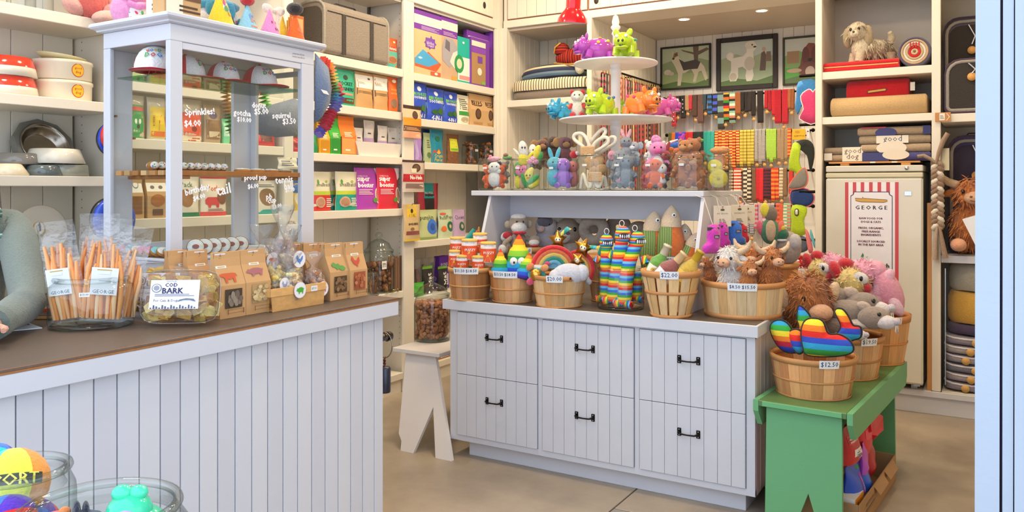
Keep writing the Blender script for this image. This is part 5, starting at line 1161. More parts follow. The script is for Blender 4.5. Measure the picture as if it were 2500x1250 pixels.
# small things beside the shop worker
pts=[onZ(a,b,ZT+.001) for a,b in((-40,815),(103,802),(60,786),(-60,792))]
t=thing('sign_card','white card with dark lettering lying on the counter','card');part('card',MB().add([tuple(p) for p in pts]+[(p.x,p.y,p.z+.003) for p in pts],[(3,2,1,0),(4,5,6,7),(0,1,5,4),(1,2,6,5),(2,3,7,6),(3,0,4,7)],M('#e9edf3','print')),t)
pmb=MB();o_,ux,uy=pts[0],(pts[1]-pts[0]),(pts[3]-pts[0]);prints(pmb,lambda u,v,o:tuple(o_+ux*u+uy*v+Vector((0,0,.0035+o))),ux.length,uy.length,[('t','LUMI',.55,.42,.6,'#6a6c8c',0,.008),('l',.1,.8,.9,.9,1,'#c9ccd8')]);part('lettering',pmb,t)
q=onZ(112,775,ZT);t=thing('wooden_tray','small wooden tray with a dark inset on the counter','tray',(q.x,q.y,ZT+.0005),.5);part('border',MB().box(-.09,.06,-.05,.06,0,.010,M('#b98f58','wood'),.002),t);part('inset',MB().box(-.08,.05,-.04,.05,.0102,.012,M('#4a443f')),t)
q=onZ(112,768,ZT);t=thing('orange_tape','bright orange tape dispenser beside the jerky jar','dispenser',(q.x-.03,q.y+.03,ZT+.001),.6);part('body',MB().lathe([(.02,0),(.03,.004),(.03,.05),(.022,.058),(.008,.06)],M('#f0581c','gloss'),18),t);part('foot',MB().box(-.05,.05,-.03,.03,0,.004,M('#e6e6ea'),.001),t);part('highlight_band',MB().lathe([(.0305,.02),(.0305,.032)],M('#f7c9a8'),18),t)
# ================================================================ bushel baskets
_stave={}
WDS=('#d9ae78','#c98f58','#dfbb8a','#d19c64','#c58a52')
def tone(c,k):
 v=[int(c[i:i+2],16) for i in(1,3,5)];v=[x+(255-x)*k if k>0 else x*(1+k) for x in v]
 return '#%02x%02x%02x'%tuple(int(x) for x in v)
def basket(label,loc,rt,rb,h,n=22,gap=.06,bands=((.0,.05),(.42,.055),(.86,.14)),woods=WDS,price=None,pang=0.0,bandcol='#c98f58',rz=0.0,oval=1.0,seed=1):
 t=thing('bushel_basket',label,'basket',loc,rz)
 r_=random.Random(seed)
 key=(rt,rb,h,n,gap)
 if key not in _stave:
  mb=MB();a=PI/n*(1-gap);rings=[]
  for k in range(4):
   f=k/3;r=rb+(rt-rb)*(f**.85)
   rings.append([(r*math.cos(q),r*math.sin(q),h*f) for q in(-a,0,a)]+[((r-.004)*math.cos(q),(r-.004)*math.sin(q),h*f) for q in(a,0,-a)])
  mb.loft(rings,M(woods[0],'wood',gs=(70,70,5)),True,True,False);_stave[key]=mb
 me={}
 for k in range(n):
  c=tone(woods[r_.randrange(len(woods))],r_.choice((-.10,0,.06,.12,.22)))
  if c not in me:
   mb=_stave[key];mb.mats=[M(c,'wood',gs=(70,70,5))];me[c]=mb.mesh('stave')
  link('stave',me[c],t,None,(0,0,2*PI*(k+.5)/n))
 for f0,bh in bands:
  def rad(f):return rb+(rt-rb)*(max(0,min(1,f))**.85)
  f1=min(1.02,f0+bh*(.16/h if f0<.8 else 1));bm_=M(bandcol,'wood',gs=(8,8,90))
  m_=MB();m_.lathe([(rad(f0)+.0012,h*f0),(rad(f0)+.0045,h*f0),(rad(f1)+.0045,h*f1),(rad(f1)+.0012,h*f1)],bm_,40);part('band',m_,t)
  if f0>.8:m_=MB();m_.lathe([(rad(f0)-.0045,h*f0),(rad(f0)-.008,h*f0),(rad(f1)-.008,h*f1),(rad(f1)-.0045,h*f1),(rad(f1)-.002,h*f1)],bm_,40);part('inner_band',m_,t)
 part('bottom',MB().lathe([(.001,.006),(rb-.006,.006),(rb-.006,.001)],M('#b07a48','wood'),24),t)
 if price:
  pmb=MB();f=.93;r=rb+(rt-rb)*f+.007;wd=(.0132 if len(price)<8 else .0108)*len(price)+.012
  def fm(u,v,o):
   a=pang*.4+face(loc[0],loc[1])-PI/2+(u-.5)*wd/r;rr=r+o+(v-.5)*.006
   return(rr*math.cos(a),rr*math.sin(a),h*f+(v-.5)*.038)
  prints(pmb,fm,wd,.036,[('r',0,0,1,1,'#eef1f5'),('t',price,.5,.5,.86,'#3a4a74',0,.003)]);part('price_tag',pmb,t)
 return t
def bz(px,py_front,w_px,z,ratio=.83):
 """centre and rim radius of a round basket from the pixel of its front foot and its rim width"""
 q=onZ(px,py_front,z);T=dep(q);rt=w_px/2/F*(T+.06);rt=w_px/2/F*(T+rt*ratio)
 d=Vector((ray(px)[0],ray(px)[1],0)).normalized();c=q+d*(rt*ratio)
 return(c.x,c.y,z),rt,dep(c)
def zAt(c,py):return H-(py-HY)/F*dep(c)
ZI=.9072
DKW=('#b9824e','#a8713f','#c59058','#b47a48')
MIX=('#d4a26a','#b4773e','#dcb27e','#c58c52','#a86a38')
def bask(label,px,pyf,wpx,pyr,z,ratio=.80,**k):
 c,rt,T=bz(px,pyf,wpx,z,ratio);h=H-(pyr-HY)/F*T-z
 basket(label,c,rt,rt*ratio,h,**k);return c,rt,h
c1,r1,h1=bask('dark bushel basket of striped toy cans at the left end of the island',1148,735,106,651,ZI,.86,n=18,woods=DKW,price='$11.50 $18.50',pang=-.55,gap=.02,bandcol='#c8955c',seed=2)
c2,r2,h2=bask('bushel basket of rainbow swirl toys second from the left',1251,741,112,660,ZI,.84,n=18,woods=MIX,price='$13.50 $18.50',pang=-.9,gap=.02,seed=3)
c3,r3,h3=bask('bushel basket holding the rainbow and cloud plush',1365,753,134,669,ZI,.80,n=22,woods=('#d6a66e','#cf9c62','#dcb27c','#c99456'),price='$20.00',pang=-.42,gap=.02,seed=4)
c4,r4,h4=bask('wide open bushel basket of highland cow plush',1813,782,196,684,ZI,.90,n=26,woods=('#e3c08e','#d9ae74','#e6c898','#cf9c60'),price='$8.50 $15.50',pang=-.02,gap=.03,bands=((.0,.14),(.86,.16)),seed=5)
c5,r5,h5=bask('tall gappy basket of bottle toys near the island front',1638,778,144,657,ZI,.64,n=14,woods=('#dcae70','#d4a262','#e0b87e'),price='$22.00',pang=-.14,gap=.2,bands=((.0,.1),(.5,.09),(.86,.13)),seed=6)
cB,rt,T=bz(1628,752,128,ZI,.7);cB=(cB[0],cB[1]+.12,ZI)
basket('tall bushel basket of fish toys behind the bottle basket',cB,.155,.115,zAt(cB,622)-ZI,n=16,woods=('#d2a468','#c8945a','#dab27a'),price='$22',pang=-.28,gap=.05,bands=((.0,.1),(.5,.09),(.86,.13)),seed=7);hB=zAt(cB,622)-ZI
cL=onZ(1455,742,ZI);cL=(cL.x,cL.y+.16,ZI);basket('tall narrow bushel basket behind the rainbow plush basket',cL,.125,.09,zAt(cL,620)-ZI,n=14,woods=('#c08a52','#b47e48','#c8965e'),gap=.05,seed=8)
cR=onZ(1925,720,ZI);cR=(-1.125,4.92,ZI);basket('bushel basket at the back right corner of the island',cR,.135,.105,zAt(cR,640)-ZI,n=16,woods=('#c88650','#bd7a44','#d0935c'),gap=.02,seed=9)
cS=onZ(1240,715,ZI);cS=(cS.x+.03,cS.y+.22,ZI);basket('bushel basket of sock monkeys in the second row',cS,.15,.12,zAt(cS,600)-ZI,n=16,woods=MIX,price='$26.00',pang=-.55,gap=.03,seed=10)
# ---- striped fuzzy cans
FZ=('the back left','the back centre','the back top','the right upper','the left lower','the front centre','the front right')
for i,(px,yt,yb,r,dy) in enumerate(((1117,580,640,.043,.07),(1146,585,640,.046,.01),(1172,570,600,.042,.10),(1192,592,655,.045,.02),(1110,612,662,.034,-.01),(1129,624,663,.035,-.03),(1168,626,663,.035,-.025))):
 y=c1[1]+dy;q=onY(px,yb,y);zt=onY(px,yt,y).z;hh=.118 if i<4 else .098;z0=zt-hh
 t=thing('toy_can','striped plush toy can with yellow lid, %s of the dark basket'%FZ[i],'plush toy',(q.x,y,z0),face(q.x,y)+.15*math.sin(i*2.3),group='striped toy cans')
 part('can',MB().lathe([(.001,0),(r,.004),(r,hh-.012),(r*.96,hh-.01)],M('#e8e6ea','fabric'),22),t)
 part('lid',MB().lathe([(r*.9,hh-.012),(r*1.04,hh-.010),(r*1.04,hh-.002),(r*.95,hh+.004),(.001,hh+.006)],M('#e8b85a','fabric'),22),t)
 pmb=MB();fm=lambda u,v,o:((r+.0012+o)*math.sin((u-.5)*3.0),-(r+.0012+o)*math.cos((u-.5)*3.0),hh*v)
 k=.86
 prints(pmb,fm,r*3,hh,[('r',0,.93-k,1,.93-k*.25,'#e4572e'),('p',[(.3,.93-k),(.45,.93-k*.5),(.6,.93-k)],'#f2c53a'),('p',[(0,.93-k),(.12,.93-k*.45),(.26,.93-k)],'#f08a3a'),('p',[(.7,.93-k),(.85,.93-k*.55),(1,.93-k)],'#7ab84a'),('t','FUZZY',.5,.93-k*.48,.44,'#f4f4f4',0,.006),('t','SELTZER',.5,.88,.4,'#9aa8c8')]);part('print',pmb,t)
 # ---- rainbow swirl toys
def rain(axis='Z',p=.14,cols='#4a3ab0 #2f5ad8 #2a9ad0 #2f9a4a #8ac83a #f0d83a #f2962c #e0402c'):return M('#ffffff','stripe',axis=axis,period=p,cols=cols)
def swirl(label,px,yt,yb,y,r,rz,tilt=0.0,eyes=True):
 q=onY(px,yb,y);hh=onY(px,yt,y).z-(ZI+h2*.75)
 t=thing('swirl_toy',label,'plush toy',(q.x,y,ZI+h2*.75),rot=(0,tilt,rz+face(q.x,y)),group='rainbow swirl toys');m=rain('Z',hh*1.02)
 part('body',MB().lathe([(.001,.002),(r*.8,.004),(r,hh*.12),(r*.96,hh*.34),(r*.72,hh*.42),(r*.74,hh*.52),(r*.62,hh*.64),(r*.42,hh*.72),(r*.40,hh*.78),(r*.2,hh*.9),(.004,hh*.995)],m,26),t)
 if eyes:
  for s_ in(-1,1):
   e=part('eye',MB().ell((s_*r*.26,-r*.86,hh*.40),(r*.25,r*.14,r*.27),M('#f2f2f4','fabric')),t);part('pupil',MB().ell((s_*r*.26+.004,-r*1.0,hh*.38),(r*.07,r*.04,r*.08),M('#202028')),e)
swirl('large rainbow swirl toy with round white eyes',1267,572,640,c2[1]+.03,.088,-.1)
swirl('small rainbow swirl toy at the left of its basket',1222,608,660,c2[1]-.05,.054,.5,0,False)
swirl('small rainbow swirl toy tipped towards the rainbow plush',1283,616,662,c2[1]-.06,.058,.9,.25)
# ---- rainbow and cloud plush with gold stars
RBC=('#e02a34','#f07a4a','#f6c86a','#2f9a8a','#7ac4e8')
def rainbow_plush(label,px,py,y,s,rz,tilt=0.0):
 q=onY(px,py,y);t=thing('rainbow_plush',label,'plush toy',q,rot=(0,tilt,rz+face(q.x,y)),group='rainbow and cloud plush toys')
 r0=1.0
 for i,c in enumerate(RBC):
  r1=r0-.155;n=20;rm=(r0+r1)/2;path=[(rm*s*math.cos(PI*k/n),0,rm*s*math.sin(PI*k/n)) for k in range(n+1)]
  part('arc',MB().tube(path,s*.115,M(c,'plush'),8,flat=1.0),t);r0=r1
 part('sky_panel',MB().prism([(.26*s*math.cos(PI*k/10),.26*s*math.sin(PI*k/10)) for k in range(11)],-.03*s,.03*s,M('#7ac4e8','plush'),'Y'),t)
 for sx in(-1,1):
  cl=part('cloud',MB().ell((sx*.75*s,-.05*s,-.04*s),(.42*s,.22*s,.22*s),M('#dfe3f6','plush'),n=14),t)
 part('nose',MB().ell((-.3*s,-.12*s,.22*s),(.14*s,.1*s,.10*s),M('#e04a7a','plush')),t)
 return t
rainbow_plush('rainbow plush standing upright in the third basket',1352,655,c3[1]+.01,.125,.1)
rainbow_plush('second rainbow plush lying at the right rim of the third basket',1412,655,c3[1]+.10,.10,-.5,.75)
q=onY(1378,650,c3[1]-.075)
plush('cloud_plush','pale lilac cloud plush with tiny eyes in the third basket',(q.x+.02,c3[1]-.06,ZI+h3*.76),.1,.115,[('body',(0,0,.45),(.78,.42,.5),'#d9dcf4'),('puff',(-.55,0,.35),(.4,.35,.35),'#d9dcf4'),('puff',(.6,.02,.5),(.35,.35,.4),'#d9dcf4'),('eye!',(-.42,-.38,.18),(.05,.04,.06),'#1c1c24'),('eye!',(.02,-.43,.28),(.05,.04,.06),'#1c1c24')])
def star(label,px,py,y,s,rz,tip,streamer=None):
 q=onY(px,py,y);t=thing('star_toy',label,'plush toy',q,rot=(0,tip,rz+face(q.x,y)),group='gold star toys');G=M('#d8a24a','metal',.3)
 vs=[(0,-.32*s,0),(0,.32*s,0)]
 for k in range(10):
  r=s*(1.0 if k%2==0 else .52);a=PI/2+k*PI/5;vs.append((r*math.cos(a),0,r*math.sin(a)))
 mb=MB();mb.add(vs,[(0,2+k,2+(k+1)%10) for k in range(10)]+[(1,2+(k+1)%10,2+k) for k in range(10)],G,True);part('body',mb,t)
 part('face',MB().ell((0,-.2*s,-.05*s),(.36*s,.12*s,.3*s),M('#f0d8a8','metal',.35)),t)
 for sx in(-1,1):e=part('eye',MB().ell((sx*.18*s,-.32*s,.05*s),(.12*s,.05*s,.13*s),M('#f4f4f8')),t);part('pupil',MB().ell((sx*.16*s,-.36*s,.05*s),(.06*s,.03*s,.08*s),M('#3a2a6a')),e)
 if streamer:part('tail',MB().tube([(0,.02,0)]+[(p[0]*s,.02,p[1]*s) for p in streamer],[.2*s,.5*s,.6*s,.45*s][:len(streamer)+1],M('#5ac0d0','stripe',axis='X',period=.05,cols='#5ac0d0 #f0d860 #3aa8a0'),8,flat=.4),t)
star('gold star toy with striped tail above the rainbow',1362,585,c3[1]+.08,.056,0,0,((.5,.6),(1.0,1.1),(1.1,.9)))
star('gold star toy with striped tail right of the rainbow',1424,605,c3[1]+.06,.058,-.1,.35,((.7,.3),(1.4,.5),(1.7,-.2)))
star('gold star toy tucked under the right rainbow end',1410,635,c3[1]+.0,.045,-.3,.6)
q=onY(1316,640,c3[1]-.06)
plush('star_toy','round gold toy on a teal and orange star left of the cloud',(q.x,c3[1]-.09,ZI+h3*.86),-.2,.1,[('belly!',(0,-.2,.25),(.32,.25,.34),M('#d8a64c','metal',.25)),('arm',(.45,0,.6),(.25,.14,.2),'#f0a060',(0,-.7,0)),('arm',(-.35,0,.65),(.2,.14,.25),'#f08a50',(0,.7,0)),('leg',(.35,0,-.1),(.32,.14,.2),'#3ab8b0',(0,.6,0)),('leg',(-.3,0,-.12),(.28,.14,.2),'#e0507a',(0,-.6,0)),('back',(0,.1,.2),(.5,.12,.4),'#3ab8b0')],group=None)
# ---- jar of rainbow sock toys
cJ=onZ(1516,760,ZI);JD=Vector((ray(1516)[0],ray(1516)[1],0)).normalized();rj=54/F*(dep(cJ)+.1);cJ=cJ+JD*rj*.95
jar('toy_jar','large glass jar of rainbow striped sock toys on the island',(cJ.x,cJ.y,ZI),rj,zAt(cJ,655)-ZI,n=32,ex=2.6,neck=.95)
RS8='#e0303a #f2862c #f4dc3a #3aa84a #2f6ad8 #6ac0ea'
def sock(label,pts,r,rz_face,head,sd=0):
 """striped knitted tube toy: body, feet, arms and a grinning head; points in pixels on a plane across the jar"""
 y=cJ.y+pts[0][2]
 P=[onY(a,b,cJ.y+c) for a,b,c in pts];o=P[0]
 t=thing('sock_toy',label,'plush toy',tuple(o),group='rainbow sock toys');L_=[p-o for p in P]
 mat=M('#ffffff','stripe',axis='Z',period=.075,cols=RS8)
 part('body',MB().tube(L_,[r]*(len(L_)-1)+[r*.9],mat,12),t)
 hd=L_[-1];hd0=hd
 if head:
  part('hanging_loop',MB().tube([(hd0.x+.014*math.cos(a),hd0.y,hd0.z+r*2.2+.014+.016*math.sin(a)) for a in[k*PI/6 for k in range(12)]],.002,M('#eeeeee'),5,True),t)
  d=(L_[-1]-L_[-2]).normalized();c=hd+d*r*.9
  h_=part('head',MB().ell(tuple(c),(r*1.15,r*1.1,r*1.35),M('#ffffff','stripe',axis='Z',period=.03,cols=RS8),(0,math.atan2(d.x,d.z),0)),t)
  rz_face+=face(o.x,o.y);f=Vector((math.sin(rz_face),-math.cos(rz_face),0))
  m_=c+f*r*1.0;part('mouth',MB().ell(tuple(m_),(r*.85,r*.3,r*.42),M('#24242c','fabric'),(0,0,rz_face)),h_)
  tm=MB()
  for k in range(5):tm.ell(tuple(m_+f*r*.2+Vector((math.cos(rz_face),math.sin(rz_face),0))*(k-2)*r*.3+Vector((0,0,-r*.08))),(r*.15,r*.12,r*.28),M('#dfe4f2'),n=6)
  tag(part('teeth',tm,h_),kind='stuff')
  for s_ in(-1,1):
   a_=hd+Vector((s_*r*1.2,0,-r*1.4));part('arm',MB().tube([tuple(a_),tuple(a_+Vector((s_*r*.6,-.01,-r*.9)))],[r*.45,r*.5],M('#ffffff','stripe',axis='X',period=.04,cols=RS8),8),t)
 for s_ in(-1,1):part('foot',MB().tube([(s_*r*.2,-.01,r*.3),(s_*r*1.3,-.02,-r*.05)],[r*.55,r*.6],M('#ffffff','stripe',axis='X',period=.045,cols=RS8),8),t)
sock('rainbow sock toy at the left of the jar facing front',((1478,730,.0),(1480,690,.0),(1481,640,-.01),(1481,605,-.01)),.034,.1,True)
sock('rainbow sock toy in the middle of the jar, tallest one',((1497,735,-.05),(1504,680,-.04),(1512,630,-.03),(1518,590,-.02)),.038,.2,True)
sock('rainbow sock toy leaning right out of the jar',((1524,742,-.06),(1528,690,-.05),(1536,640,-.03),(1550,602,.0)),.038,.5,True)
sock('rainbow sock toy standing at the right wall of the jar',((1552,730,.03),(1554,700,.03),(1556,665,.03)),.032,0,False)
# ---- bottle toys
def bottle(label,p0,p1,r,glass,foil,lab,art,cap_='#c9a24a'):
 a,b=onY(p0[0],p0[1],p0[2]),onY(p1[0],p1[1],p1[2]);d=b-a;L_=d.length
 t=thing('bottle_toy',label,'plush toy',tuple(a));t.rotation_euler=d.to_track_quat('Z','Y').to_euler();t['group']='plush bottle toys'
 part('bottle',MB().lathe([(.001,0),(r,.004),(r,L_*.52),(r*.85,L_*.60),(r*.45,L_*.72),(r*.40,L_*.78)],M(glass,'plush'),22),t)
 part('foil',MB().lathe([(r*.42,L_*.74),(r*.46,L_*.76),(r*.42,L_*.95),(r*.5,L_*.955),(r*.48,L_*.995),(.001,L_)],M(foil,'gloss',.35),18),t)
 q=t.rotation_euler.to_matrix().inverted()@Vector((SN*0-a.x,-a.y,0));an=math.atan2(q.y,q.x)
 pmb=MB();fm=lambda u,v,o:((r+.0015+o)*math.cos(an+(.5-u)*-2.2),(r+.0015+o)*math.sin(an+(.5-u)*-2.2),L_*(.22+.24*v));prints(pmb,fm,r*2.2,L_*.24,[('r',0,0,1,1,lab)]+art);part('label',pmb,t)
yb_=c5[1]
bottle('green champagne bottle toy with a silver neck',(1585,690,yb_+.05),(1632,598,yb_+.06),.048,'#6fb04a','#cfc8b0','#eef0e4',[('e',.5,.55,.26,.3,'#d8b84a'),('t','Dog',.5,.5,.3,'#4a6a2a')])
bottle('pink bottle toy with a pale label lying in the gappy basket',(1592,700,yb_-.04),(1672,618,yb_+.0),.05,'#9a5a58','#d8bc8c','#e4e6ee',[('t','Rose',.5,.62,.5,'#b08a4a'),('l',.2,.2,.8,.4,2,'#9aa0b0')])
bottle('golden champagne bottle toy at the right of the gappy basket',(1650,705,yb_-.0),(1712,612,yb_+.02),.047,'#d8b84a','#c0a02c','#e4c85a',[('t','Brut',.5,.5,.5,'#8a6a1a')])
# ---- fish toys
def fish(label,px,yt,y,r,zb_,rz,tip,c1_,c2_):
 q=onY(px,yt,y);zt=q.z;hh=zt-zb_
 t=thing('fish_toy',label,'plush toy',(q.x-math.sin(tip)*hh,y,zb_),rot=(0,tip,rz+face(q.x,y)),group='corduroy fish toys')
 for i,c in enumerate((c1_,c2_)):
  rings=[]
  a0,a1=(PI*.5,PI*1.5) if i==0 else(-PI*.5,PI*.5)
  for f,z in((.3,.0),(.75,.18),(1.0,.42),(.95,.58),(.72,.72)):rings.append([(r*f*math.cos(a0+(a1-a0)*j/10),r*f*.75*math.sin(a0+(a1-a0)*j/10),z*hh) for j in range(11)])
  part('side',MB().loft(rings,M(c,'stripe',axis='X',period=.012,cols=c+' '+c2d(c)) if i==0 else M(c,'plush'),False,False,True,False),t)
 part('head',MB().lathe([(r*.73,.715*hh),(r*.72,.80*hh),(r*.5,.9*hh),(r*.22,.97*hh),(.001,hh)],M('#d9c4a8','fabric'),18,sy=.78),t)
 e=part('eye',MB().ell((r*.12,-r*.52,.87*hh),(r*.15,r*.06,r*.15),M('#f2f2f2')),t);part('pupil',MB().ell((r*.12,-r*.58,.87*hh),(r*.07,r*.03,r*.07),M('#1a1a28')),e)
 part('fin',MB().ell((r*.1,-r*.74,.28*hh),(r*.24,r*.06,r*.38),M('#4a5a8a','fabric'),(0,.3,0)),t)
 return t
def c2d(c):return '#'+''.join('%02x'%int(int(c[i:i+2],16)*.78) for i in(1,3,5))
zF=ZI+.12
fish('green and orange fish toy at the left of the tall basket',1598,515,cB[1]-.01,.085,zF,.2,.04,'#8aa862','#ec7a38')
fish('taller orange and green fish toy in the middle of the basket',1640,500,cB[1]-.03,.078,zF,.1,.03,'#8aa862','#f07a34')
fish('orange fish toy half hidden at the right of the tall one',1672,545,cB[1]+.04,.07,zF,-.1,.1,'#e0703a','#ec7a38')
fish('green fish toy tilted against the right riser leg',1702,560,cB[1]-.0,.06,zF,-.2,.35,'#8aa862','#f07a34')
# ---- sock monkeys, rabbits and wool rings below the riser
def monkey(label,px,pyh,y,s,rz):
 q=onY(px,pyh,y)
 return plush('sock_monkey',label,(q.x,y,q.z-s*1.6),rz,s,[('head',(0,0,1.65),(.62,.5,.6),'#a69484'),('cap',(0,.02,2.05),(.5,.45,.22),'#f0ebe4'),('muzzle',(-.05,-.42,1.4),(.5,.32,.36),'#efeae4'),('lips',(-.05,-.5,1.12),(.44,.26,.14),'#d0283a'),('ear',(.68,.0,1.6),(.2,.12,.24),'#b9a894'),('ear',(-.68,0,1.6),(.2,.12,.24),'#b9a894'),('eye!',(-.2,-.46,1.78),(.06,.05,.07),'#1a1a1a'),('eye!',(.2,-.44,1.78),(.06,.05,.07),'#1a1a1a'),('body',(0,.05,.55),(.5,.42,.65),'#a69484'),
 ('arm',[(-.45,-.1,.8),(-.9,-.25,.5),(-1.05,-.3,.15)],[.16,.15,.14],'#a69484'),('hand',(-1.08,-.34,.1),(.26,.24,.3),'#efeae4'),('arm',[(.45,-.1,.8),(.85,-.25,.5),(.95,-.3,.2)],[.16,.15,.14],'#a69484'),('hand',(.98,-.34,.1),(.26,.24,.3),'#efeae4')],group='sock monkeys')
monkey('large sock monkey with red lips under the riser shelf',1266,548,cS[1]-.09,.102,.2)
q=onY(1234,575,cS[1]-.12);plush('sock_monkey','small sock monkey foot with a red sole at the left',(q.x,cS[1]-.11,q.z-.07),.3,.08,[('foot',(0,-.1,.75),(.5,.35,.42),'#efeae4'),('sole',(0,-.38,.9),(.42,.14,.3),'#c8283a'),('leg',(.1,.0,.0),(.38,.34,.55),'#e6e0d8')],group='sock monkeys')
q=onY(1302,585,cS[1]-.08);plush('sock_monkey','small sock monkey peeking at the right of the large one',(q.x,cS[1]-.06,q.z-.1),-.2,.07,[('head',(0,0,1.3),(.6,.5,.5),'#a69484'),('muzzle',(0,-.4,1.15),(.5,.3,.3),'#efeae4'),('lips',(.05,-.45,.9),(.45,.2,.12),'#d0283a'),('body',(0,0,.4),(.45,.4,.5),'#a69484')],group='sock monkeys')
def rabbit(label,px,py,y,s,rz,fc,ear,bod):
 q=onY(px,py,y)
 return plush('rabbit_plush',label,(q.x,y,q.z-s),rz,s,[('head',(0,0,1.0),(.7,.62,.66),fc),('cheek',(-.25,-.45,.8),(.4,.25,.34),'#e9e2dc'),('nose',(-.05,-.66,.95),(.1,.07,.08),'#8a5a5a'),('eye!',(.3,-.52,1.12),(.09,.07,.11),'#161616'),('eye!',(-.42,-.48,1.12),(.09,.07,.11),'#161616'),('ear',[(-.3,.1,1.5),(-.6,-.1,1.75),(-1.0,-.3,1.55)],[.2,.28,.18],ear),('ear',[(.35,.1,1.5),(.8,-.1,1.6),(1.1,-.35,1.0)],[.2,.26,.18],ear),('body',(.1,.1,.1),(.62,.55,.6),bod)],group='rabbit plush toys')
rabbit('brown and white rabbit plush with floppy cream ears',1385,565,4.70,.137,.1,'#b9a391','#f0e8dc','#c9b5a5')
q=onY(1333,560,4.60);plush('rabbit_plush','grey and white plush with dark ears beside the rabbit',(q.x,4.60,q.z-.15),.2,.13,[('head',(0,0,1.3),(.55,.5,.6),'#c9c2c4'),('patch',(-.1,-.3,1.55),(.4,.3,.3),'#6a6470'),('ear',(-.3,.1,1.95),(.2,.14,.32),'#4a4650',(0,-.3,0)),('ear',(.3,.1,1.9),(.2,.14,.3),'#5a5560',(0,.4,0)),('nose',(-.35,-.5,1.2),(.2,.14,.16),'#e0b8b0'),('body',(0,0,.5),(.6,.5,.7),'#b9b2ba'),('eye!',(.05,-.5,1.45),(.07,.05,.08),'#161616')],group='rabbit plush toys')
q=onY(1450,525,4.72);plush('plush_toy','curly off-white lamb plush under the riser shelf',(q.x,4.72,q.z-.16),0,.1,[('body',(0,0,1.0),(.9,.6,.6),'#e6dfd4'),('head',(-.75,-.2,1.4),(.45,.4,.4),'#ece6dc'),('tuft',(.4,-.2,1.4),(.4,.3,.3),'#ded6ca'),('leg',(-.3,-.3,.3),(.2,.2,.5),'#e6dfd4')])
def donut(label,px,py,y,R0,r0,rz):
 q=onY(px,py,y);t=thing('wool_ring',label,'dog toy',q,rot=(0,0,rz),group='grey wool rings')
 part('ring',MB().tube([(R0*math.cos(a),.01*math.sin(2*a),R0*math.sin(a)) for a in[k*PI/14 for k in range(28)]],r0,M('#a89b8e','plush'),12,True),t)
donut('grey felted wool ring in front under the riser',1450,563,4.58,.064,.035,.1);donut('grey felted wool ring behind the first one',1510,560,4.68,.062,.032,-.3);donut('grey felted wool ring low beside the fish basket',1560,575,4.66,.055,.034,-.2)
# knitted toy at the left riser leg and picture pack
q=onY(1162,580,4.30)
plush('snake_toy','teal and orange knitted snake toy beside the left riser leg',(q.x,4.26,ZI+.1),0,.1,[('body',[(-.55,-.1,.2),(-.5,-.1,1.4),(-.2,-.05,2.3),(.12,0,2.85)],[.26,.28,.24,.12],'#149a94'),('belly',[(-.1,-.1,.3),(.0,-.15,1.3),(.15,-.1,2.2),(.3,0,2.75)],[.2,.22,.18,.1],'#e8764a'),('fin',[(.3,.1,1.9),(.42,.1,3.0)],[.2,.05],'#d8942c'),('fin',[(.05,.1,1.9),(-.05,.12,2.75)],[.2,.06],'#c8862c')],cat='plush toy')

# ---- kibble jar on the white bench
q=onZ(1055,838,.5565);kd=Vector((ray(1055)[0],ray(1055)[1],0)).normalized();rk=44/F*(dep(q)+.1);kc=q+kd*rk*.97
hk=zAt(kc,722)-.5565
jar('kibble_jar','tall lidded glass jar of brown kibble on the white bench',(kc.x,kc.y,.5565),rk,hk,.13,n=36,neck=.92)
heap('kibble','brown kibble filling the tall jar on the white bench',(kc.x,kc.y,.5725),rk*.95,hk*.80,420,.017,[M(c,'crumb') for c in('#a8704c','#b57c56','#96603e')],seed=31)
# ================================================================ jars of small plush on the riser shelf
ZR=1.5365
def crit(label,p,s,col,rz=0.0,ear='round',earc=None,muz=None,belly=None,patch=None,tip=(0,0),cat='plush toy',group=None,name='small_plush',lim=True,eyes=True):
 earc=earc or col;s=s*(1.62 if name=='small_plush' else 1.0)
 if name=='small_plush':p=(p[0],p[1],max(p[2],1.5365+.010+1.72*s))
 P=[('body',(0,0,-.75),(.62,.55,.8),col),('head',(0,-.05,.35),(.62,.56,.55),patch or col)]
 if belly:P.append(('belly',(0,-.3,-.7),(.42,.32,.6),belly))
 if muz:P.append(('muzzle',(0,-.5,.22),(.32,.24,.24),muz))
 for sx in(-1,1):
  if ear=='round':P.append(('ear',(sx*.5,.02,.78),(.22,.12,.22),earc))
  elif ear=='long':P.append(('ear',(sx*.3,.0,1.15),(.18,.1,.55),earc,(0,sx*.3,0)))
  elif ear=='big':P.append(('ear',(sx*.72,.0,.42),(.36,.12,.42),earc))
  if lim:
   P.append(('arm',[(sx*.5,-.15,-.4),(sx*.75,-.35,-.8)],[.2,.18],earc if ear=='round' else col))
   P.append(('leg',[(sx*.35,-.2,-1.3),(sx*.5,-.55,-1.45)],[.25,.24],earc if ear=='round' else col))
  if eyes:P.append(('eye!',(sx*.22,-.55,.45),(.07,.05,.08),'#17171c'))
 return plush(name,label,p,rz,s,P,cat,group,rot=None)
JX=[]
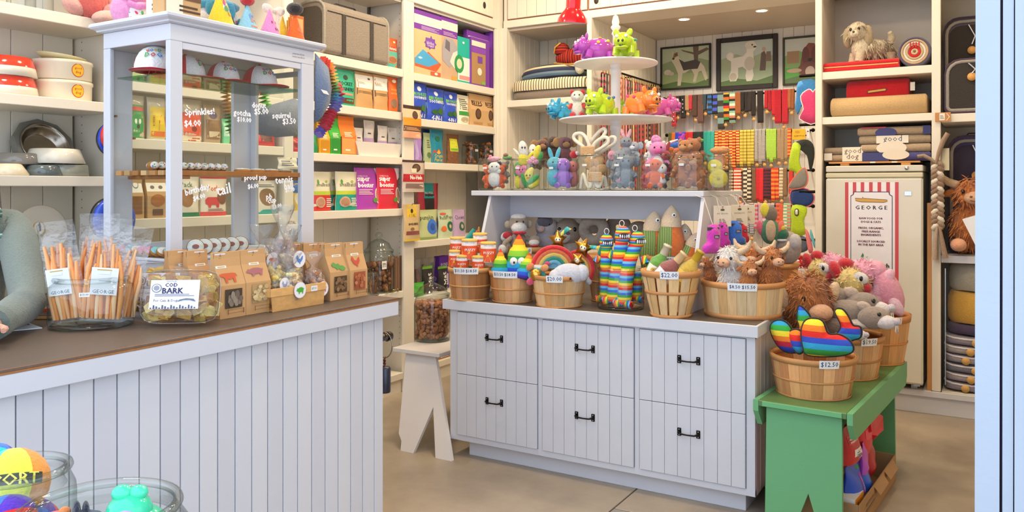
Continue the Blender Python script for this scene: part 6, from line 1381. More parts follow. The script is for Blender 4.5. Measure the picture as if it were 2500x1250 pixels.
for i,(a,b,yt,yb) in enumerate(((1172,1250,388,464),(1250,1330,388,464),(1331,1410,388,464),(1412,1488,378,464),(1490,1562,378,464),(1564,1641,378,463),(1643,1727,376,463),(1728,1783,378,462))):
 y=4.37+(.04 if i==7 else 0)-(.0 if i else 0)
 p=onY((a+b)/2,yb,y);T=dep(p);r=(b-a)/2/F*T*.97;h=(464-yt)/F*T
 jar('glass_jar','square-shouldered glass jar on the riser shelf holding %s'%('little pandas','vegetable toys','blue and purple toys','rope toys','grey elephants','pink and red toys','brown bears','yellow rolls')[i],(p.x,y,ZR),r,h,ex=4.0,neck=.90,n=32,group='glass toy jars on the riser',rim=.006)
 JX.append((p.x,y,r,h,T))
def JP(i,dx,dz,dy=-.2):x,y,r,h,T=JX[i];return(x+dx*r*CS-0,y+dx*r*SN*.4+dy*r,ZR+.012+dz*h)
# 1: pandas
crit('black and white panda head at the left of the first jar',JP(0,-.38,.50),.030,'#e9e6e6',.2,earc='#2a2a2e',patch='#efecec',lim=False)
crit('larger panda with patched eyes in the middle of the first jar',JP(0,.15,.44,-.45),.040,'#e9e6e6',0,earc='#2a2a2e',patch='#f2efef',lim=False)
crit('orange fox plush at the bottom of the first jar',JP(0,-.35,.20,-.3),.036,'#e2642c',.3,muz='#f0e6dc')
crit('orange and white fox at the bottom right of the first jar',JP(0,.42,.2,-.2),.036,'#d8582a',-.3,muz='#f0e6dc')
crit('grey plush squeezed at the right of the first jar',JP(0,.5,.62,.1),.034,'#8a8482',-.2)
plush('small_plush','pink plush lying across the top of the first jar',JP(0,-.15,.95,.0),.1,.04,[('body',(0,0,0),(1.1,.7,.45),'#e8a0b8'),('ear',(-.6,-.2,.4),(.3,.2,.25),'#e88aa8')])
plush('small_plush','pale green and brown plush on the right of the first jar rim',JP(0,.75,1.0,.2),.1,.035,[('body',(0,0,0),(.9,.6,.5),'#7ab06a'),('head',(-.3,-.2,.4),(.5,.45,.4),'#8a6248')])
# 2: vegetables
def veg(label,i,dx,dz,s,parts,rz=0,dy=-.3):return plush('vegetable_toy',label,JP(i,dx,dz,dy),rz,s*1.45,parts)
FACE=[('eye!',(-.2,-.5,.25),(.09,.05,.13),'#20202a'),('eye!',(.2,-.5,.25),(.09,.05,.13),'#20202a'),('mouth!',(0,-.52,-.05),(.2,.05,.06),'#c83a4a')]
veg('smiling corn toy with a green husk in the second jar',1,.28,.36,.034,[('cob',(0,0,.2),(.55,.5,1.2),'#f0dc4a',(0,.5,0)),('husk',(-.5,-.1,-.4),(.35,.4,1.0),'#2f9a4a',(0,-.3,0)),('husk',(.6,-.1,-.3),(.35,.4,1.0),'#3aa854',(0,.9,0))]+FACE,dy=-.5)
veg('peeled banana toy with a face rising from the second jar',1,-.2,1.08,.034,[('fruit',(0,0,.6),(.6,.5,1.2),'#f2eee0',(0,-.15,0)),('peel',(0,-.1,-.6),(.66,.55,.8),'#f0dc3a'),('peel',(.75,0,-.2),(.22,.2,.8),'#f0dc3a',(0,.7,0)),('peel',(-.75,0,.2),(.2,.2,.8),'#f2ecd0',(0,-.7,0)),('eye!',(-.15,-.5,.9),(.1,.05,.14),'#20202a'),('eye!',(.2,-.5,.9),(.1,.05,.14),'#20202a')])
veg('white pear-shaped toy behind the banana toy',1,.2,1.1,.032,[('body',(0,0,.3),(.6,.5,1.1),'#f0ece2'),('eye!',(.05,-.5,.6),(.09,.05,.12),'#20202a')],dy=.2)
veg('yellow and green corn toy leaning at the jar rim',1,.62,1.05,.032,[('cob',(0,0,.4),(.5,.5,1.1),'#ecd848',(0,.3,0)),('husk',(.45,0,-.3),(.35,.4,.9),'#2f9a4a',(0,.3,0))],dy=0)
veg('pink heart toy near the front of the second jar',1,-.25,.55,.03,[('body',(0,0,0),(.8,.5,.7),'#ee8ab4'),('lobe',(-.4,0,.5),(.45,.45,.4),'#ee8ab4'),('lobe',(.4,0,.5),(.45,.45,.4),'#ee8ab4')]+FACE,dy=-.5)
veg('green leafy toy at the left of the second jar',1,-.62,.6,.034,[('leaf',(0,0,0),(.5,.4,1.0),'#3aa04a'),('leaf',(.3,-.2,.5),(.4,.3,.7),'#5ab85a',(0,.5,0))])
veg('yellow squash toy at the bottom left of the second jar',1,-.55,.22,.034,[('body',(0,0,0),(.5,.5,.9),'#e8d83a'),('neck',(0,0,.8),(.25,.25,.5),'#d8c82a')])
veg('tan carrot toy at the bottom of the second jar',1,-.15,.2,.032,[('root',(0,0,0),(.45,.42,.95),'#d8a078'),('top',(0,0,.9),(.3,.3,.35),'#5ab05a')],dy=-.45)
veg('yellow banana toy at the bottom right of the second jar',1,.5,.18,.034,[('body',[(-.8,0,-.3),(-.2,-.1,-.4),(.5,-.1,0),(.8,0,.6)],[.2,.42,.42,.2],'#e6d43a')],dy=-.35)
veg('pink flower toy at the top of the second jar',1,.45,.86,.03,[('petal',(-.4,0,0),(.5,.35,.4),'#ee9ac0'),('petal',(.4,0,0),(.5,.35,.4),'#ee9ac0'),('petal',(0,0,.4),(.5,.35,.4),'#f0a8c8')],dy=-.2)
# 3: blue and purple
crit('sky blue corduroy plush in the third jar',JP(2,-.42,.52),.046,'#5cbcd8',.2,ear='long',lim=False)
crit('lilac plush with round head in the third jar',JP(2,.25,.6),.044,'#b07ae0',-.1,ear='none',muz='#c89af0')
crit('deeper purple plush at the bottom of the third jar',JP(2,.42,.36,-.4),.042,'#9a62d4',-.2,ear='none',lim=False)
crit('salmon red plush at the right of the third jar',JP(2,.74,.55,.2),.04,'#e0807a',-.3,ear='none',lim=False)
plush('small_plush','red plush with a white tag on the third jar rim',JP(2,.78,1.1,.3),0,.034,[('body',(0,0,0),(.8,.6,.7),'#d02c3a'),('patch',(.5,-.3,.2),(.35,.3,.4),'#efe9e4')])
for i,(px,py,c,c2) in enumerate(((1325,365,'#6e4630','#a5774c'),(1352,358,'#4a2e22','#8a6038'),(1380,360,'#7a4a50','#a8804e'),(1305,378,'#4a3428','#7a5a40'))):
 q=onY(px,py,4.60+.04*(i%2));crit('brown dog plush sitting behind the jars, %s'%('second from the left','the dark one with folded ears','the one with a pinkish scarf','low at the far left')[i],(q.x,q.y,max(q.z,ZR+.105)),.075 if i<3 else .06,c,.1*i,ear='big',earc=c2,muz=c2,name='dog_plush',group='brown dog plush behind the jars')
 # 4: ropes
ROPE=M('#ece4d4','stripe',axis='Z',period=.008,cols='#f0e9da #e0d6c2');LEA=M('#c9a274','fabric')
def rope(label,pts,r=.011,disc=None):
 P=[onY(a,b,4.36+c) for a,b,c in pts];o=P[0];t=thing('rope_toy',label,'dog toy',tuple(o),group='white rope toys');L_=[]
 n=26;m=len(P)-1
 for k in range(n+1):
  u=k/n*m;i=min(int(u),m-1);f=u-i;p0,p1,p2,p3=P[max(i-1,0)],P[i],P[i+1],P[min(i+2,m)]
  L_.append(.5*((2*p1)+(p2-p0)*f+(2*p0-5*p1+4*p2-p3)*f*f+(3*p1-p0-3*p2+p3)*f**3)-o)
 part('rope',MB().tube(L_,r,ROPE,8),t)
 if disc:q=onY(disc[0],disc[1],4.30)-o;part('leather_patch',MB().box(q.x-.045,q.x+.045,q.y-.008,q.y+.008,q.z-.03,q.z+.03,LEA,.008),t)
rope('white rope loop standing up at the left of the rope jar',((1436,372,0),(1420,355,-.01),(1402,340,0),(1404,328,0),(1420,326,.01),(1432,338,0),(1440,360,0),(1446,376,0)),disc=(1434,369))
rope('tall white rope loop in the middle of the rope jar',((1430,372,.04),(1440,350,.04),(1458,326,.04),(1474,314,.04),(1478,324,.03),(1464,342,.02),(1448,358,.02),(1440,374,.02)))
rope('white rope loop bending right over the rope jar',((1450,372,0),(1468,362,0),(1484,350,0),(1484,338,0),(1472,336,.0),(1452,350,0),(1446,372,0)))
rope('white rope loop furthest right of the rope jar',((1462,376,.05),(1482,362,.05),(1500,350,.05),(1502,337,.05),(1490,336,.05),(1470,360,.05),(1460,376,.05)))
rope('coiled white rope at the bottom of the rope jar',((1418,460,0),(1424,425,-.02),(1432,448,-.03),(1440,459,-.03),(1450,440,-.03),(1462,458,-.03),(1474,430,-.02),(1480,455,0)),disc=(1452,432))
for i,(dx,dz) in enumerate(((-.4,.72),(.35,.78),(.05,.5),(.6,.55))):
 t=thing('leather_toy','tan suede toy piece inside the rope jar, %s'%('upper left','upper right','centre','right wall')[i],'dog toy',JP(3,dx,dz,.0),.3*i,group='tan suede toy pieces');part('piece',MB().ell((0,0,0),(.032,.012,.040),LEA,(0,.5*i,0)),t)
q=onY(1417,338,4.37);t=thing('paper_tag','cream paper tag hanging on the left rope loop','tag',q,.4);part('card',MB().box(-.012,.012,-.001,.001,-.03,.03,M('#e8d8a8','print')),t)
# 5: elephants and bunny
crit('grey elephant with pink ears at the top of the fifth jar',JP(4,-.3,.80),.042,'#8d949e',.2,ear='big',earc='#e0a0b4')
crit('grey elephant with a pink belly at the left of the fifth jar',JP(4,-.42,.34),.042,'#8d949e',.1,ear='big',belly='#eab0c8')
crit('blue grey plush elephant at the right of the fifth jar',JP(4,.35,.42,-.4),.046,'#7f8a98',-.2,ear='big')
plush('small_plush','pink plush square in the middle of the fifth jar',JP(4,.05,.75,-.5),0,.035,[('body',(0,0,0),(.7,.3,.9),'#efa8c8')])
crit('grey bunny with tall pink ears standing in the fifth jar',JP(4,.08,1.22,0),.036,'#8f959f',.1,ear='long',earc='#efb0c0')
crit('pale grey plush leaning out at the right of the fifth jar',JP(4,.62,1.1,.2),.034,'#a9aeb8',-.4,ear='big',muz='#eceaf0')
# 6: pinks and reds
crit('pink yarn-haired plush at the top of the sixth jar',JP(5,.1,.98,0),.05,'#ec8ac4',0,ear='none',muz='#e060a0',belly='#f0ece8')
for k in range(1):plush('small_plush','pink pompom of yarn above the sixth jar',JP(5,-.02,1.38,0),0,.03,[('tuft',(.5*math.cos(a),.3*math.sin(a),.4*math.sin(2*a)),(.45,.4,.7),'#ee94ca',(0,a,0)) for a in(0,1.2,2.4,3.6,4.8)]+[('top',(0,0,.5),(.5,.4,.5),'#f09ed0')])
crit('dark red corduroy plush at the left of the sixth jar',JP(5,-.45,.42,-.3),.036,'#b8404a',.3,ear='none')
crit('dark red plush leaning at the right of the sixth jar',JP(5,.6,.82,0),.038,'#a83a44',-.2,ear='long')
crit('bright orange plush at the bottom of the sixth jar',JP(5,.12,.32,-.5),.04,'#ee6a2a',0,ear='none')
crit('white plush with black spots at the bottom of the sixth jar',JP(5,.52,.3,-.4),.034,'#ecebee',-.2,earc='#3a3a40')
crit('white plush with red mouth behind the sixth jar rim',JP(5,-.55,1.12,.5),.036,'#e9e4e0',.2,muz='#c83a3a')
crit('small white plush with floppy arm behind the sixth jar rim',JP(5,-.1,1.1,.7),.034,'#ece8e4',0)
plush('small_plush','white rabbit ear toy lying over the jar rims',JP(5,.95,1.3,.1),.2,.035,[('ear',[(-.6,0,-.3),(.2,0,.1),(1.3,0,.5)],[.2,.26,.12],'#efe6e6'),('inner',[(-.3,-.2,-.2),(.9,-.2,.3)],[.12,.1],'#eea8bc')])
# 7: bears
for i,(dx,dz,s,c) in enumerate(((-.45,.74,.044,'#b06c3e'),(.45,.70,.044,'#a8643a'),(-.42,.34,.046,'#b4703f'),(.42,.34,.046,'#aa683c'),(-.2,1.05,.042,'#b8763f'),(.35,1.08,.042,'#ab6a3c'))):
 crit('brown teddy in the seventh jar, %s'%('upper left','upper right','lower left','lower right','top left above the rim','top right above the rim')[i],JP(6,dx,dz,-.25),s,c,.3-.2*i,muz='#c08a58',group='brown teddies')
plush('small_plush','bright green cap-shaped plush on the seventh jar',JP(6,.35,1.32,0),0,.04,[('cap',(0,0,0),(1.15,.6,.35),'#5ad06a',(0,-.1,0)),('brim',(-.7,-.3,-.15),(.5,.4,.12),'#4ac05a')])
plush('crab_toy','orange crab toy behind the sixth and seventh jars',(lambda q:(q.x,q.y,q.z))(onY(1655,370,4.62)),0,.045,[('body',(0,0,0),(.8,.6,.5),'#ee6a22'),('claw',(-.9,-.2,.3),(.4,.25,.3),'#f07c34'),('claw',(.9,-.2,.3),(.4,.25,.3),'#f07c34'),('bow',(.2,-.5,-.2),(.3,.15,.2),'#e8c83a')])
plush('small_plush','blue plush cushion behind the jars',(lambda q:(q.x,q.y,q.z))(onY(1645,355,4.66)),0,.045,[('body',(0,0,0),(.7,.5,.4),'#3a7ae0'),('wing',(.5,-.2,.2),(.4,.2,.3),'#4a8aee')])
plush('small_plush','magenta spiky plush standing behind the jars',(lambda q:(q.x,q.y,q.z))(onY(1662,345,4.68)),0,.04,[('body',[(-.2,0,-.9),(0,-.1,0),(.5,0,1.1)],[.3,.36,.2],'#d83ab8'),('spot',(.1,-.35,.2),(.16,.1,.16),'#3a5ae0')])
# 8: yellow rolls
def roll(label,dx,dz,s,c,dy,rx=PI/2):
 t=thing('roll_toy',label,'plush toy',JP(7,dx,dz,dy),face(JX[7][0],JX[7][1]));mb=MB(Matrix.Rotation(rx,4,'X'))
 mb.lathe([(.001,-s*.3),(s*.9,-s*.3),(s,0),(s*.9,s*.3),(s*.3,s*.34),(.001,s*.26)],M(c,'plush'),22);part('body',mb,t)
 part('centre',MB().ell((0,-s*.3,0),(s*.18,s*.08,s*.18),M('#b8a02a','plush')),t)
roll('big yellow spiral roll toy at the bottom of the last jar',.12,.28,.052,'#dcc82a',-.6);roll('yellow roll toy at the left of the last jar',-.35,.62,.042,'#ead62c',-.2);roll('orange roll toy leaning in the last jar',.15,.8,.034,'#f08a3a',0)
plush('small_plush','peach orange plush disc on top of the last jar',JP(7,.1,1.08,0),0,.05,[('disc',(0,0,0),(1.1,.9,.42),'#f29a5a'),('fold',(.1,-.4,.2),(.9,.4,.25),'#f4a868')])
for i in range(8):
 x,y,r,h,T=JX[i];t=thing('price_tag','tiny white price tag on the jar of %s'%('pandas','vegetable toys','blue and purple toys','ropes','elephants','pink and red toys','teddies','yellow rolls')[i],'price tag',(x-.2*r,y-r*1.0-.002,ZR+h*.72),0,group='tiny price tags on the riser jars')
 mb=MB().box(-.014,.014,-.001,0,-.006,.006,M('#f2f3f5','print'));prints(mb,lambda u,v,o:((u-.5)*.026,-.001-o,(v-.5)*.012),.026,.012,[('t','$12.00',.5,.5,.8,'#555566')]);part('tag',mb,t)
 # ================================================================ tiered stand with rubber pigs
SP=onY(1503,300,4.68);SP=(SP.x,4.68,ZR)
st=thing('tiered_stand','white two-tier round stand with a turned pole and finial','display stand',SP)
WP=M('#ecebee','paint',.3)
def sz(py):return H-(py-HY)/F*dep(SP)-ZR
z1,z2,zt=sz(293),sz(156),sz(36)
part('base',MB().lathe([(.001,0),(.10,0),(.10,.012),(.05,.024),(.034,.03)],WP,28),st)
for a,b in((.03,z1-.006),(z1+.007,z2-.006)):
 part('pole',MB().lathe([(.030,a),(.031,a+.02),(.030,(a+b)/2),(.030,b-.06),(.036,b-.055),(.036,b-.03),(.031,b-.025),(.038,b)],WP,20),st)
for z,r in((z1,.354),(z2,.262)):part('tier',MB().lathe([(.001,z-.006),(r-.004,z-.006),(r,z-.003),(r,z+.003),(r-.004,z+.006),(.001,z+.006)],WP,48),st)
part('finial',MB().lathe([(.018,z2+.006),(.018,zt-.13),(.026,zt-.12),(.018,zt-.10),(.03,zt-.085),(.03,zt-.075),(.02,zt-.065),(.024,zt-.045),(.015,zt-.01),(.001,zt)],WP,18),st)
def pig(label,px,y,zz,s,rz,col,spot):
 q=onY(px,300,y)
 P=[('body',(0,.35,.8),(.72,1.05,.72),col),('head',(0,-.75,.95),(.6,.55,.58),col),('snout',(0,-1.28,.85),(.34,.2,.26),col),('jaw',(0,-1.12,.5),(.42,.3,.14),col),('ear',(-.42,-.65,1.5),(.2,.1,.28),col,(0,-.4,0)),('ear',(.42,-.65,1.5),(.2,.1,.28),col,(0,.4,0)),('tail',[(0,1.35,1.0),(.1,1.5,1.15),(0,1.55,1.3)],.07,col)]
 for sx in(-1,1):
  P+=[('leg',[(sx*.45,-.4,.6),(sx*.5,-.55,.14)],[.26,.24],col),('leg',[(sx*.48,.95,.55),(sx*.52,1.0,.14)],[.28,.25],col),('nostril',(sx*.13,-1.46,.88),(.08,.05,.1),'#2c3030'),('eye',(sx*.3,-1.2,1.22),(.12,.08,.12),'#e8eef0'),('spot',(sx*.62,.1,1.15),(.1,.13,.1),spot),('spot',(sx*.55,.8,1.25),(.1,.12,.1),spot),('spot',(sx*.25,.35,1.5),(.1,.12,.05),spot)]
 P.append(('mouth',(0,-1.34,.58),(.14,.08,.1),'#3a3436'))
 return plush('pig_toy',label,(q.x,y,ZR+zz+.006),rz,s*1.28,P,'rubber toy','rubber pig toys',kind='gloss')
pig('purple rubber pig with yellow spots on the upper tier',1450,4.53,z2,.072,-1.25,'#b04ab8','#ecc84a');pig('lime green rubber pig facing front on the upper tier',1526,4.52,z2,.072,-.2,'#b8d82a','#3aa08a')
pig('blue rubber pig at the left end of the lower tier',1372,4.60,z1,.062,-.9,'#2f9cc4','#e8a05a');pig('lime green rubber pig facing left on the lower tier',1465,4.44,z1,.072,-.55,'#b8d82a','#4a78c0')
pig('small lime green rubber pig behind the stand pole',1527,4.86,z1,.06,.2,'#a8cc2a','#4a78c0');pig('orange rubber pig facing right on the lower tier',1568,4.50,z1,.072,.75,'#f68a3e','#e84a8a')
pig('pink rubber pig with yellow spots at the right end of the lower tier',1616,4.68,z1,.062,1.5,'#d060a8','#ecc84a')
q=onY(1408,285,4.45)
crit('white plush with red paws between the pigs on the lower tier',(q.x,4.46,ZR+z1+.112),.040,'#e6e0d8',-.1,ear='round',earc='#cc2a34',muz='#f0ebe4')
# ================================================================ red hanging lamp
q=onT(1397,66,4.1)
t=thing('pendant_lamp','glossy red bell-shaped lamp hanging above the island','lamp',(q.x,q.y,q.z+.02),rot=(.10,.12,0));RL=M('#d4141e','gloss',.15)
part('shade',MB().lathe([(.078,0),(.073,.022),(.055,.05),(.042,.065),(.038,.075),(.038,.16),(.03,.175),(.012,.19)],RL,32),t);part('inside',MB().lathe([(.076,.001),(.071,.022),(.053,.049),(.036,.07)],M('#e9d8d4','paint'),32),t)
part('cord',MB().tube([(0,0,.19),(0,0,1.55)],.004,M('#b01a20'),6),t);part('bulb',MB().ell((0,0,.045),(.024,.024,.03),M('#f2ead8','gloss')),t)
# ================================================================ pictures in the nook
def picture(label,px0,px1,yt,yb,fw,fcol,art,y=7.772,D=.028):
 a=onY(px0,yt,y);b=onY(px1,yb,y);x0,x1=a.x,b.x
 z0=(onY(px0,yb,y).z+b.z)/2;z1=a.z;W,Hh=x1-x0,z1-z0
 t=thing('framed_picture',label,'picture',(x0,y,z0),group='dog pictures in the nook');m=M(fcol,'wood',gs=(9,9,60))
 part('frame_side',MB().box(0,fw,-D,0,0,Hh,m,.004),t);part('frame_side',MB().box(W-fw,W,-D,0,0,Hh,m,.004),t)
 part('frame_side',MB().box(fw,W-fw,-D,0,0,fw,m,.004),t);part('frame_side',MB().box(fw,W-fw,-D,0,Hh-fw,Hh,m,.004),t)
 pmb=MB();w2,h2=W-2*fw,Hh-2*fw
 prints(pmb,lambda u,v,o:(fw+u*w2,-.012-o,fw+v*h2),w2,h2,art,step=.0004);part('painting',pmb,t)
 return t
LAND=lambda sky,hill,grass:[('r',0,0,1,1,sky),('p',[(0,.35),(1,.35),(1,.62),(.8,.7),(.55,.6),(.3,.72),(0,.62)],hill),('r',0,0,1,.38,grass),('p',[(0,.1),(.3,.16),(.7,.08),(1,.18),(1,0),(0,0)],'#5f7a44')]
SHEP=[(.22,.97),(.255,.86),(.29,.86),(.32,.98),(.345,.8),(.42,.68),(.50,.62),(.72,.66),(.82,.6),(.9,.48),(.97,.2),(.93,.13),(.9,.2),(.84,.38),(.78,.36),(.72,.12),(.66,.12),(.69,.3),(.62,.45),(.5,.36),(.44,.35),(.40,.05),(.33,.05),(.345,.34),(.30,.48),(.24,.62),(.20,.68),(.235,.74)]
picture('framed painting of a standing german shepherd on grass',1614,1737,117,218,.018,'#2e2822',LAND('#bcc6a4','#93a274','#a3b47a')+[('p',[(.7,.45),(.76,.45),(.78,1),(.66,1)],'#6e5c48'),('p',[(.72,.85),(.95,.95),(1,.9),(.78,.78)],'#6e5c48'),('p',[(.4,.95),(.68,.85),(.68,.8),(.45,.9)],'#75634c'),
('p',SHEP,'#ddd2b4'),('p',[(.36,.72),(.48,.63),(.72,.67),(.82,.6),(.76,.44),(.6,.44),(.46,.42),(.42,.55)],'#4a4238'),('p',[(.235,.74),(.345,.8),(.33,.9),(.25,.86)],'#8a6a4c'),('e',.245,.74,.025,.03,'#221c18'),('e',.3,.83,.012,.016,'#1c1814'),('e',.12,.4,.08,.07,'#d6ccb4'),('e',.2,.36,.06,.05,'#cfc2a6')])
POOD=[(.12,.62),(.15,.74),(.22,.74),(.24,.63),(.3,.64),(.44,.66),(.5,.74),(.5,.95),(.56,1.0),(.64,.98),(.7,.88),(.68,.8),(.63,.74),(.64,.55),(.62,.36),(.64,.2),(.60,.08),(.5,.08),(.48,.2),(.5,.34),(.42,.42),(.34,.4),(.34,.2),(.3,.1),(.18,.1),(.16,.22),(.2,.36),(.2,.56)]
picture('large dark-framed painting of a white poodle',1750,1900,96,219,.045,'#2a211c',LAND('#c4d0c2','#a9b68e','#a9bc98')+[('p',[(.75,.3),(.86,.3),(.88,.62),(.84,.74),(.78,.7)],'#6e5a4c'),('p',[(.86,.5),(.97,.5),(.96,.72),(.88,.72)],'#84705e'),('e',.83,.78,.035,.05,'#c8a88c'),('p',POOD,'#eee8d8'),('e',.18,.68,.075,.09,'#e6e0d0'),('e',.57,.9,.1,.09,'#e4decf'),('e',.56,.48,.10,.16,'#d2cab6'),('e',.24,.2,.07,.09,'#cec6b0'),('e',.66,.85,.03,.018,'#2a2622'),('e',.61,.9,.014,.018,'#1c1814')])
HOUND=[(.3,.2),(.34,.5),(.4,.75),(.5,.88),(.62,.86),(.7,.7),(.74,.45),(.8,.2)]
picture('framed painting of a brown long-eared spaniel at the right',1912,2040,93,206,.018,'#3a3a26',LAND('#cdd4c8','#8cb066','#5cb046')+[('p',[(.05,.45),(.3,.45),(.3,.72),(.05,.72)],'#a8855a'),('p',HOUND,'#8a4a34'),('e',.53,.62,.1,.2,'#b98a72'),('e',.44,.6,.08,.2,'#6e382a'),('e',.63,.6,.08,.2,'#6e382a'),('e',.53,.5,.05,.04,'#2c1c18'),('e',.5,.3,.22,.16,'#7a4432'),('e',.53,.24,.1,.12,'#d8c2ae'),('e',.2,.28,.16,.05,'#c8aa8c')])
# ================================================================ collar rods
BLK=M('#241f1c','metal',.4)
def rod(label,p0,p1,wall=None):
 t=thing('collar_rod',label,'rail',tuple(p0));d=p1-p0
 part('rod',MB().tube([(0,0,0),tuple(d)],.009,BLK,10),t)
 for s_,e in((0,-1),(1,1)):part('end_cap',MB().ell(tuple(d*s_),.018,BLK,n=10),t)
 if wall:
  for s_ in(.04,.5,.96):
   c=d*s_;part('bracket',MB().tube([tuple(c),tuple(c+Vector(wall))],.007,BLK,8),t)
 return t
GOLD,TAGM=M('#c9a25a','metal',.3),M('#d09a5a','print')
def strap(label,loc,L_,wd,mat,along='X',name='dog_collar',group=None,studs=None,tagc=True,clasp=None,sd=0):
 """a collar or leash looped over a rod: one closed band, its buckle ring and a round paper tag"""
 t=thing(name,label,'collar' if name=='dog_collar' else 'leash',loc,group=group);r_=random.Random(sd)
 g=.016;n=7;path=[]
 for k in range(n):a=PI-PI*k/(n-1);path.append((g*math.cos(a),.004+g*.8*math.sin(a)))
 path+=[(g*1.1,-L_*.5),(g*.9,-L_*.93),(g*.4,-L_),(-g*.4,-L_),(-g*.9,-L_*.93),(-g*1.1,-L_*.5)]
 mb=MB();m=len(path);rings=[]
 sw=r_.uniform(-.006,.006)
 for a,z in path+path[:1]:
  k_=1.0;out=(a*.78,z+.001)
  s1,s2=-wd/2+sw*z/L_,wd/2+sw*z/L_
  pts=[(s1,a,z),(s2,a,z),(s2,a*.8,z),(s1,a*.8,z)]
  rings.append([p if along=='X' else(p[1],p[0],p[2]) for p in pts])
 mb.loft(rings,mat,False,False,False);part('band',mb,t)
 o=lambda s,a,z:(s,a,z) if along=='X' else(a,s,z)
 fr=-g*1.25 if along=='X' else g*1.25
 if studs:
  s_=MB();k=0;z=-.03
  while z>-L_*.9:s_.ell(o(sw*z/L_,fr,z),(wd*.22,wd*.22,wd*.22),M(studs,'metal',.3),n=6);z-=wd*.9
  tag(part('studs',s_,t),kind='stuff')
 rz_=-L_-.008
 part('ring',MB().tube([o(.010*math.cos(a),0,rz_+.010*math.sin(a)) for a in[k*PI/4 for k in range(8)]],.0022,GOLD,5,True),t)
 if tagc:
  mb=MB(Matrix.Translation(o(r_.uniform(-.01,.01),fr*.6,rz_-.026))@Matrix.Rotation(PI/2,4,'X' if along=='X' else 'Y'));mb.lathe([(.001,-.001),(.017,-.001),(.017,.001),(.001,.001)],TAGM,12);part('paper_tag',mb,t)
 if clasp:
  part('clasp',MB().tube([o(0,0,.05),o(.004,0,.03),o(0,0,.004)],[.004,.007,.006],GOLD,6),t)
 return t
def sp(c1_,c2_,p=.02):return M('#ffffff','stripe',axis='Z',period=p,cols=c1_+' '+c2_)
YR=7.62
def row(nm,y_l,y_r,pxl,pxr,items,label_tail,dz=0.0):
 p0,p1=onY(pxl,y_l,YR),onY(pxr,y_r,YR);z=(p0.z+p1.z)/2;p0.z=p1.z=z
 p0.y=p1.y=YR
 rod('black iron rod %s carrying collars on the nook wall'%nm,p0,p1,(0,7.775-YR,0))
 seen={}
 for i,it in enumerate(items):
  px,ln,wpx,c=it[:4];desc=it[4];mat=c if not isinstance(c,str) else M(c,'fabric')
  q=onY(px,300,YR);T=dep(q);seen[desc]=seen.get(desc,0)+1;k=seen[desc]
  q0='' if sum(1 for j in items if j[4]==desc)==1 else ', %s from the left'%('first second third fourth fifth sixth seventh eighth ninth'.split()[k-1])
  strap('%s collar on the %s%s'%(desc,label_tail,q0),(q.x,YR,z+.008),ln/F*T,wpx/F*T,mat,group='collars on the '+label_tail,studs=it[5] if len(it)>5 else None,sd=i+int(px),tagc=(i%2==0))
BLKL,BRN='#2a2422','#5a4034'
row('at the top',240,223,1622,1975,[
(1635,40,9,'#c8404a','narrow rose'),(1646,70,11,'#c8404a','white-studded pink','#f0eef0'),(1656,42,9,'#4a3a38','dark brown'),(1668,52,11,'#2e2a2c','black silver-studded','#d8d8d8'),(1678,34,9,'#b89468','tan'),(1687,32,8,'#cc3a48','narrow crimson'),(1697,50,11,BRN,'broad brown'),(1711,66,14,'#6a4c44','wide cocoa leather'),(1721,36,9,'#3a4a52','slate leather'),(1733,46,11,sp('#2e3a48','#3a6aa8',.05),'dark blue-starred'),(1747,46,12,sp('#2a2e34','#4a5ac8',.06),'black blue-starred'),(1760,84,15,sp('#3e3a34','#7a9a94',.11),'long grey starred'),
(1774,66,14,M('#ffffff','stripe',axis='Z',period=.16,cols='#d8a82c #c8302c #2a2420 #3a8a3a #e0642c #2a2420'),'red and green woven'),(1789,70,14,M('#ffffff','stripe',axis='Z',period=.09,cols='#8ab8a0 #2c2826 #c87a5a #e8dcc0'),'mint and black woven'),(1802,50,13,'#9a5a30','orange brown leather'),
(1813,42,8,BLKL,'black leather'),(1822,46,8,BLKL,'black leather'),(1831,44,8,'#342c28','black leather'),(1840,56,9,BLKL,'black leather'),(1856,74,13,'#28201e','thick black rolled'),(1871,40,7,'#b8202c','red leather'),(1879,46,7,'#a81c28','red leather'),(1888,58,8,'#c0222e','red leather'),(1900,78,15,'#b01a2a','wide scarlet'),(1917,80,14,'#b82030','wide ruby'),(1928,44,7,'#a8643a','tan leather strap'),(1936,46,7,'#98582f','tan leather strap')],'top rod')
YS=lambda:sp('#e0c040','#c8342c',.028)
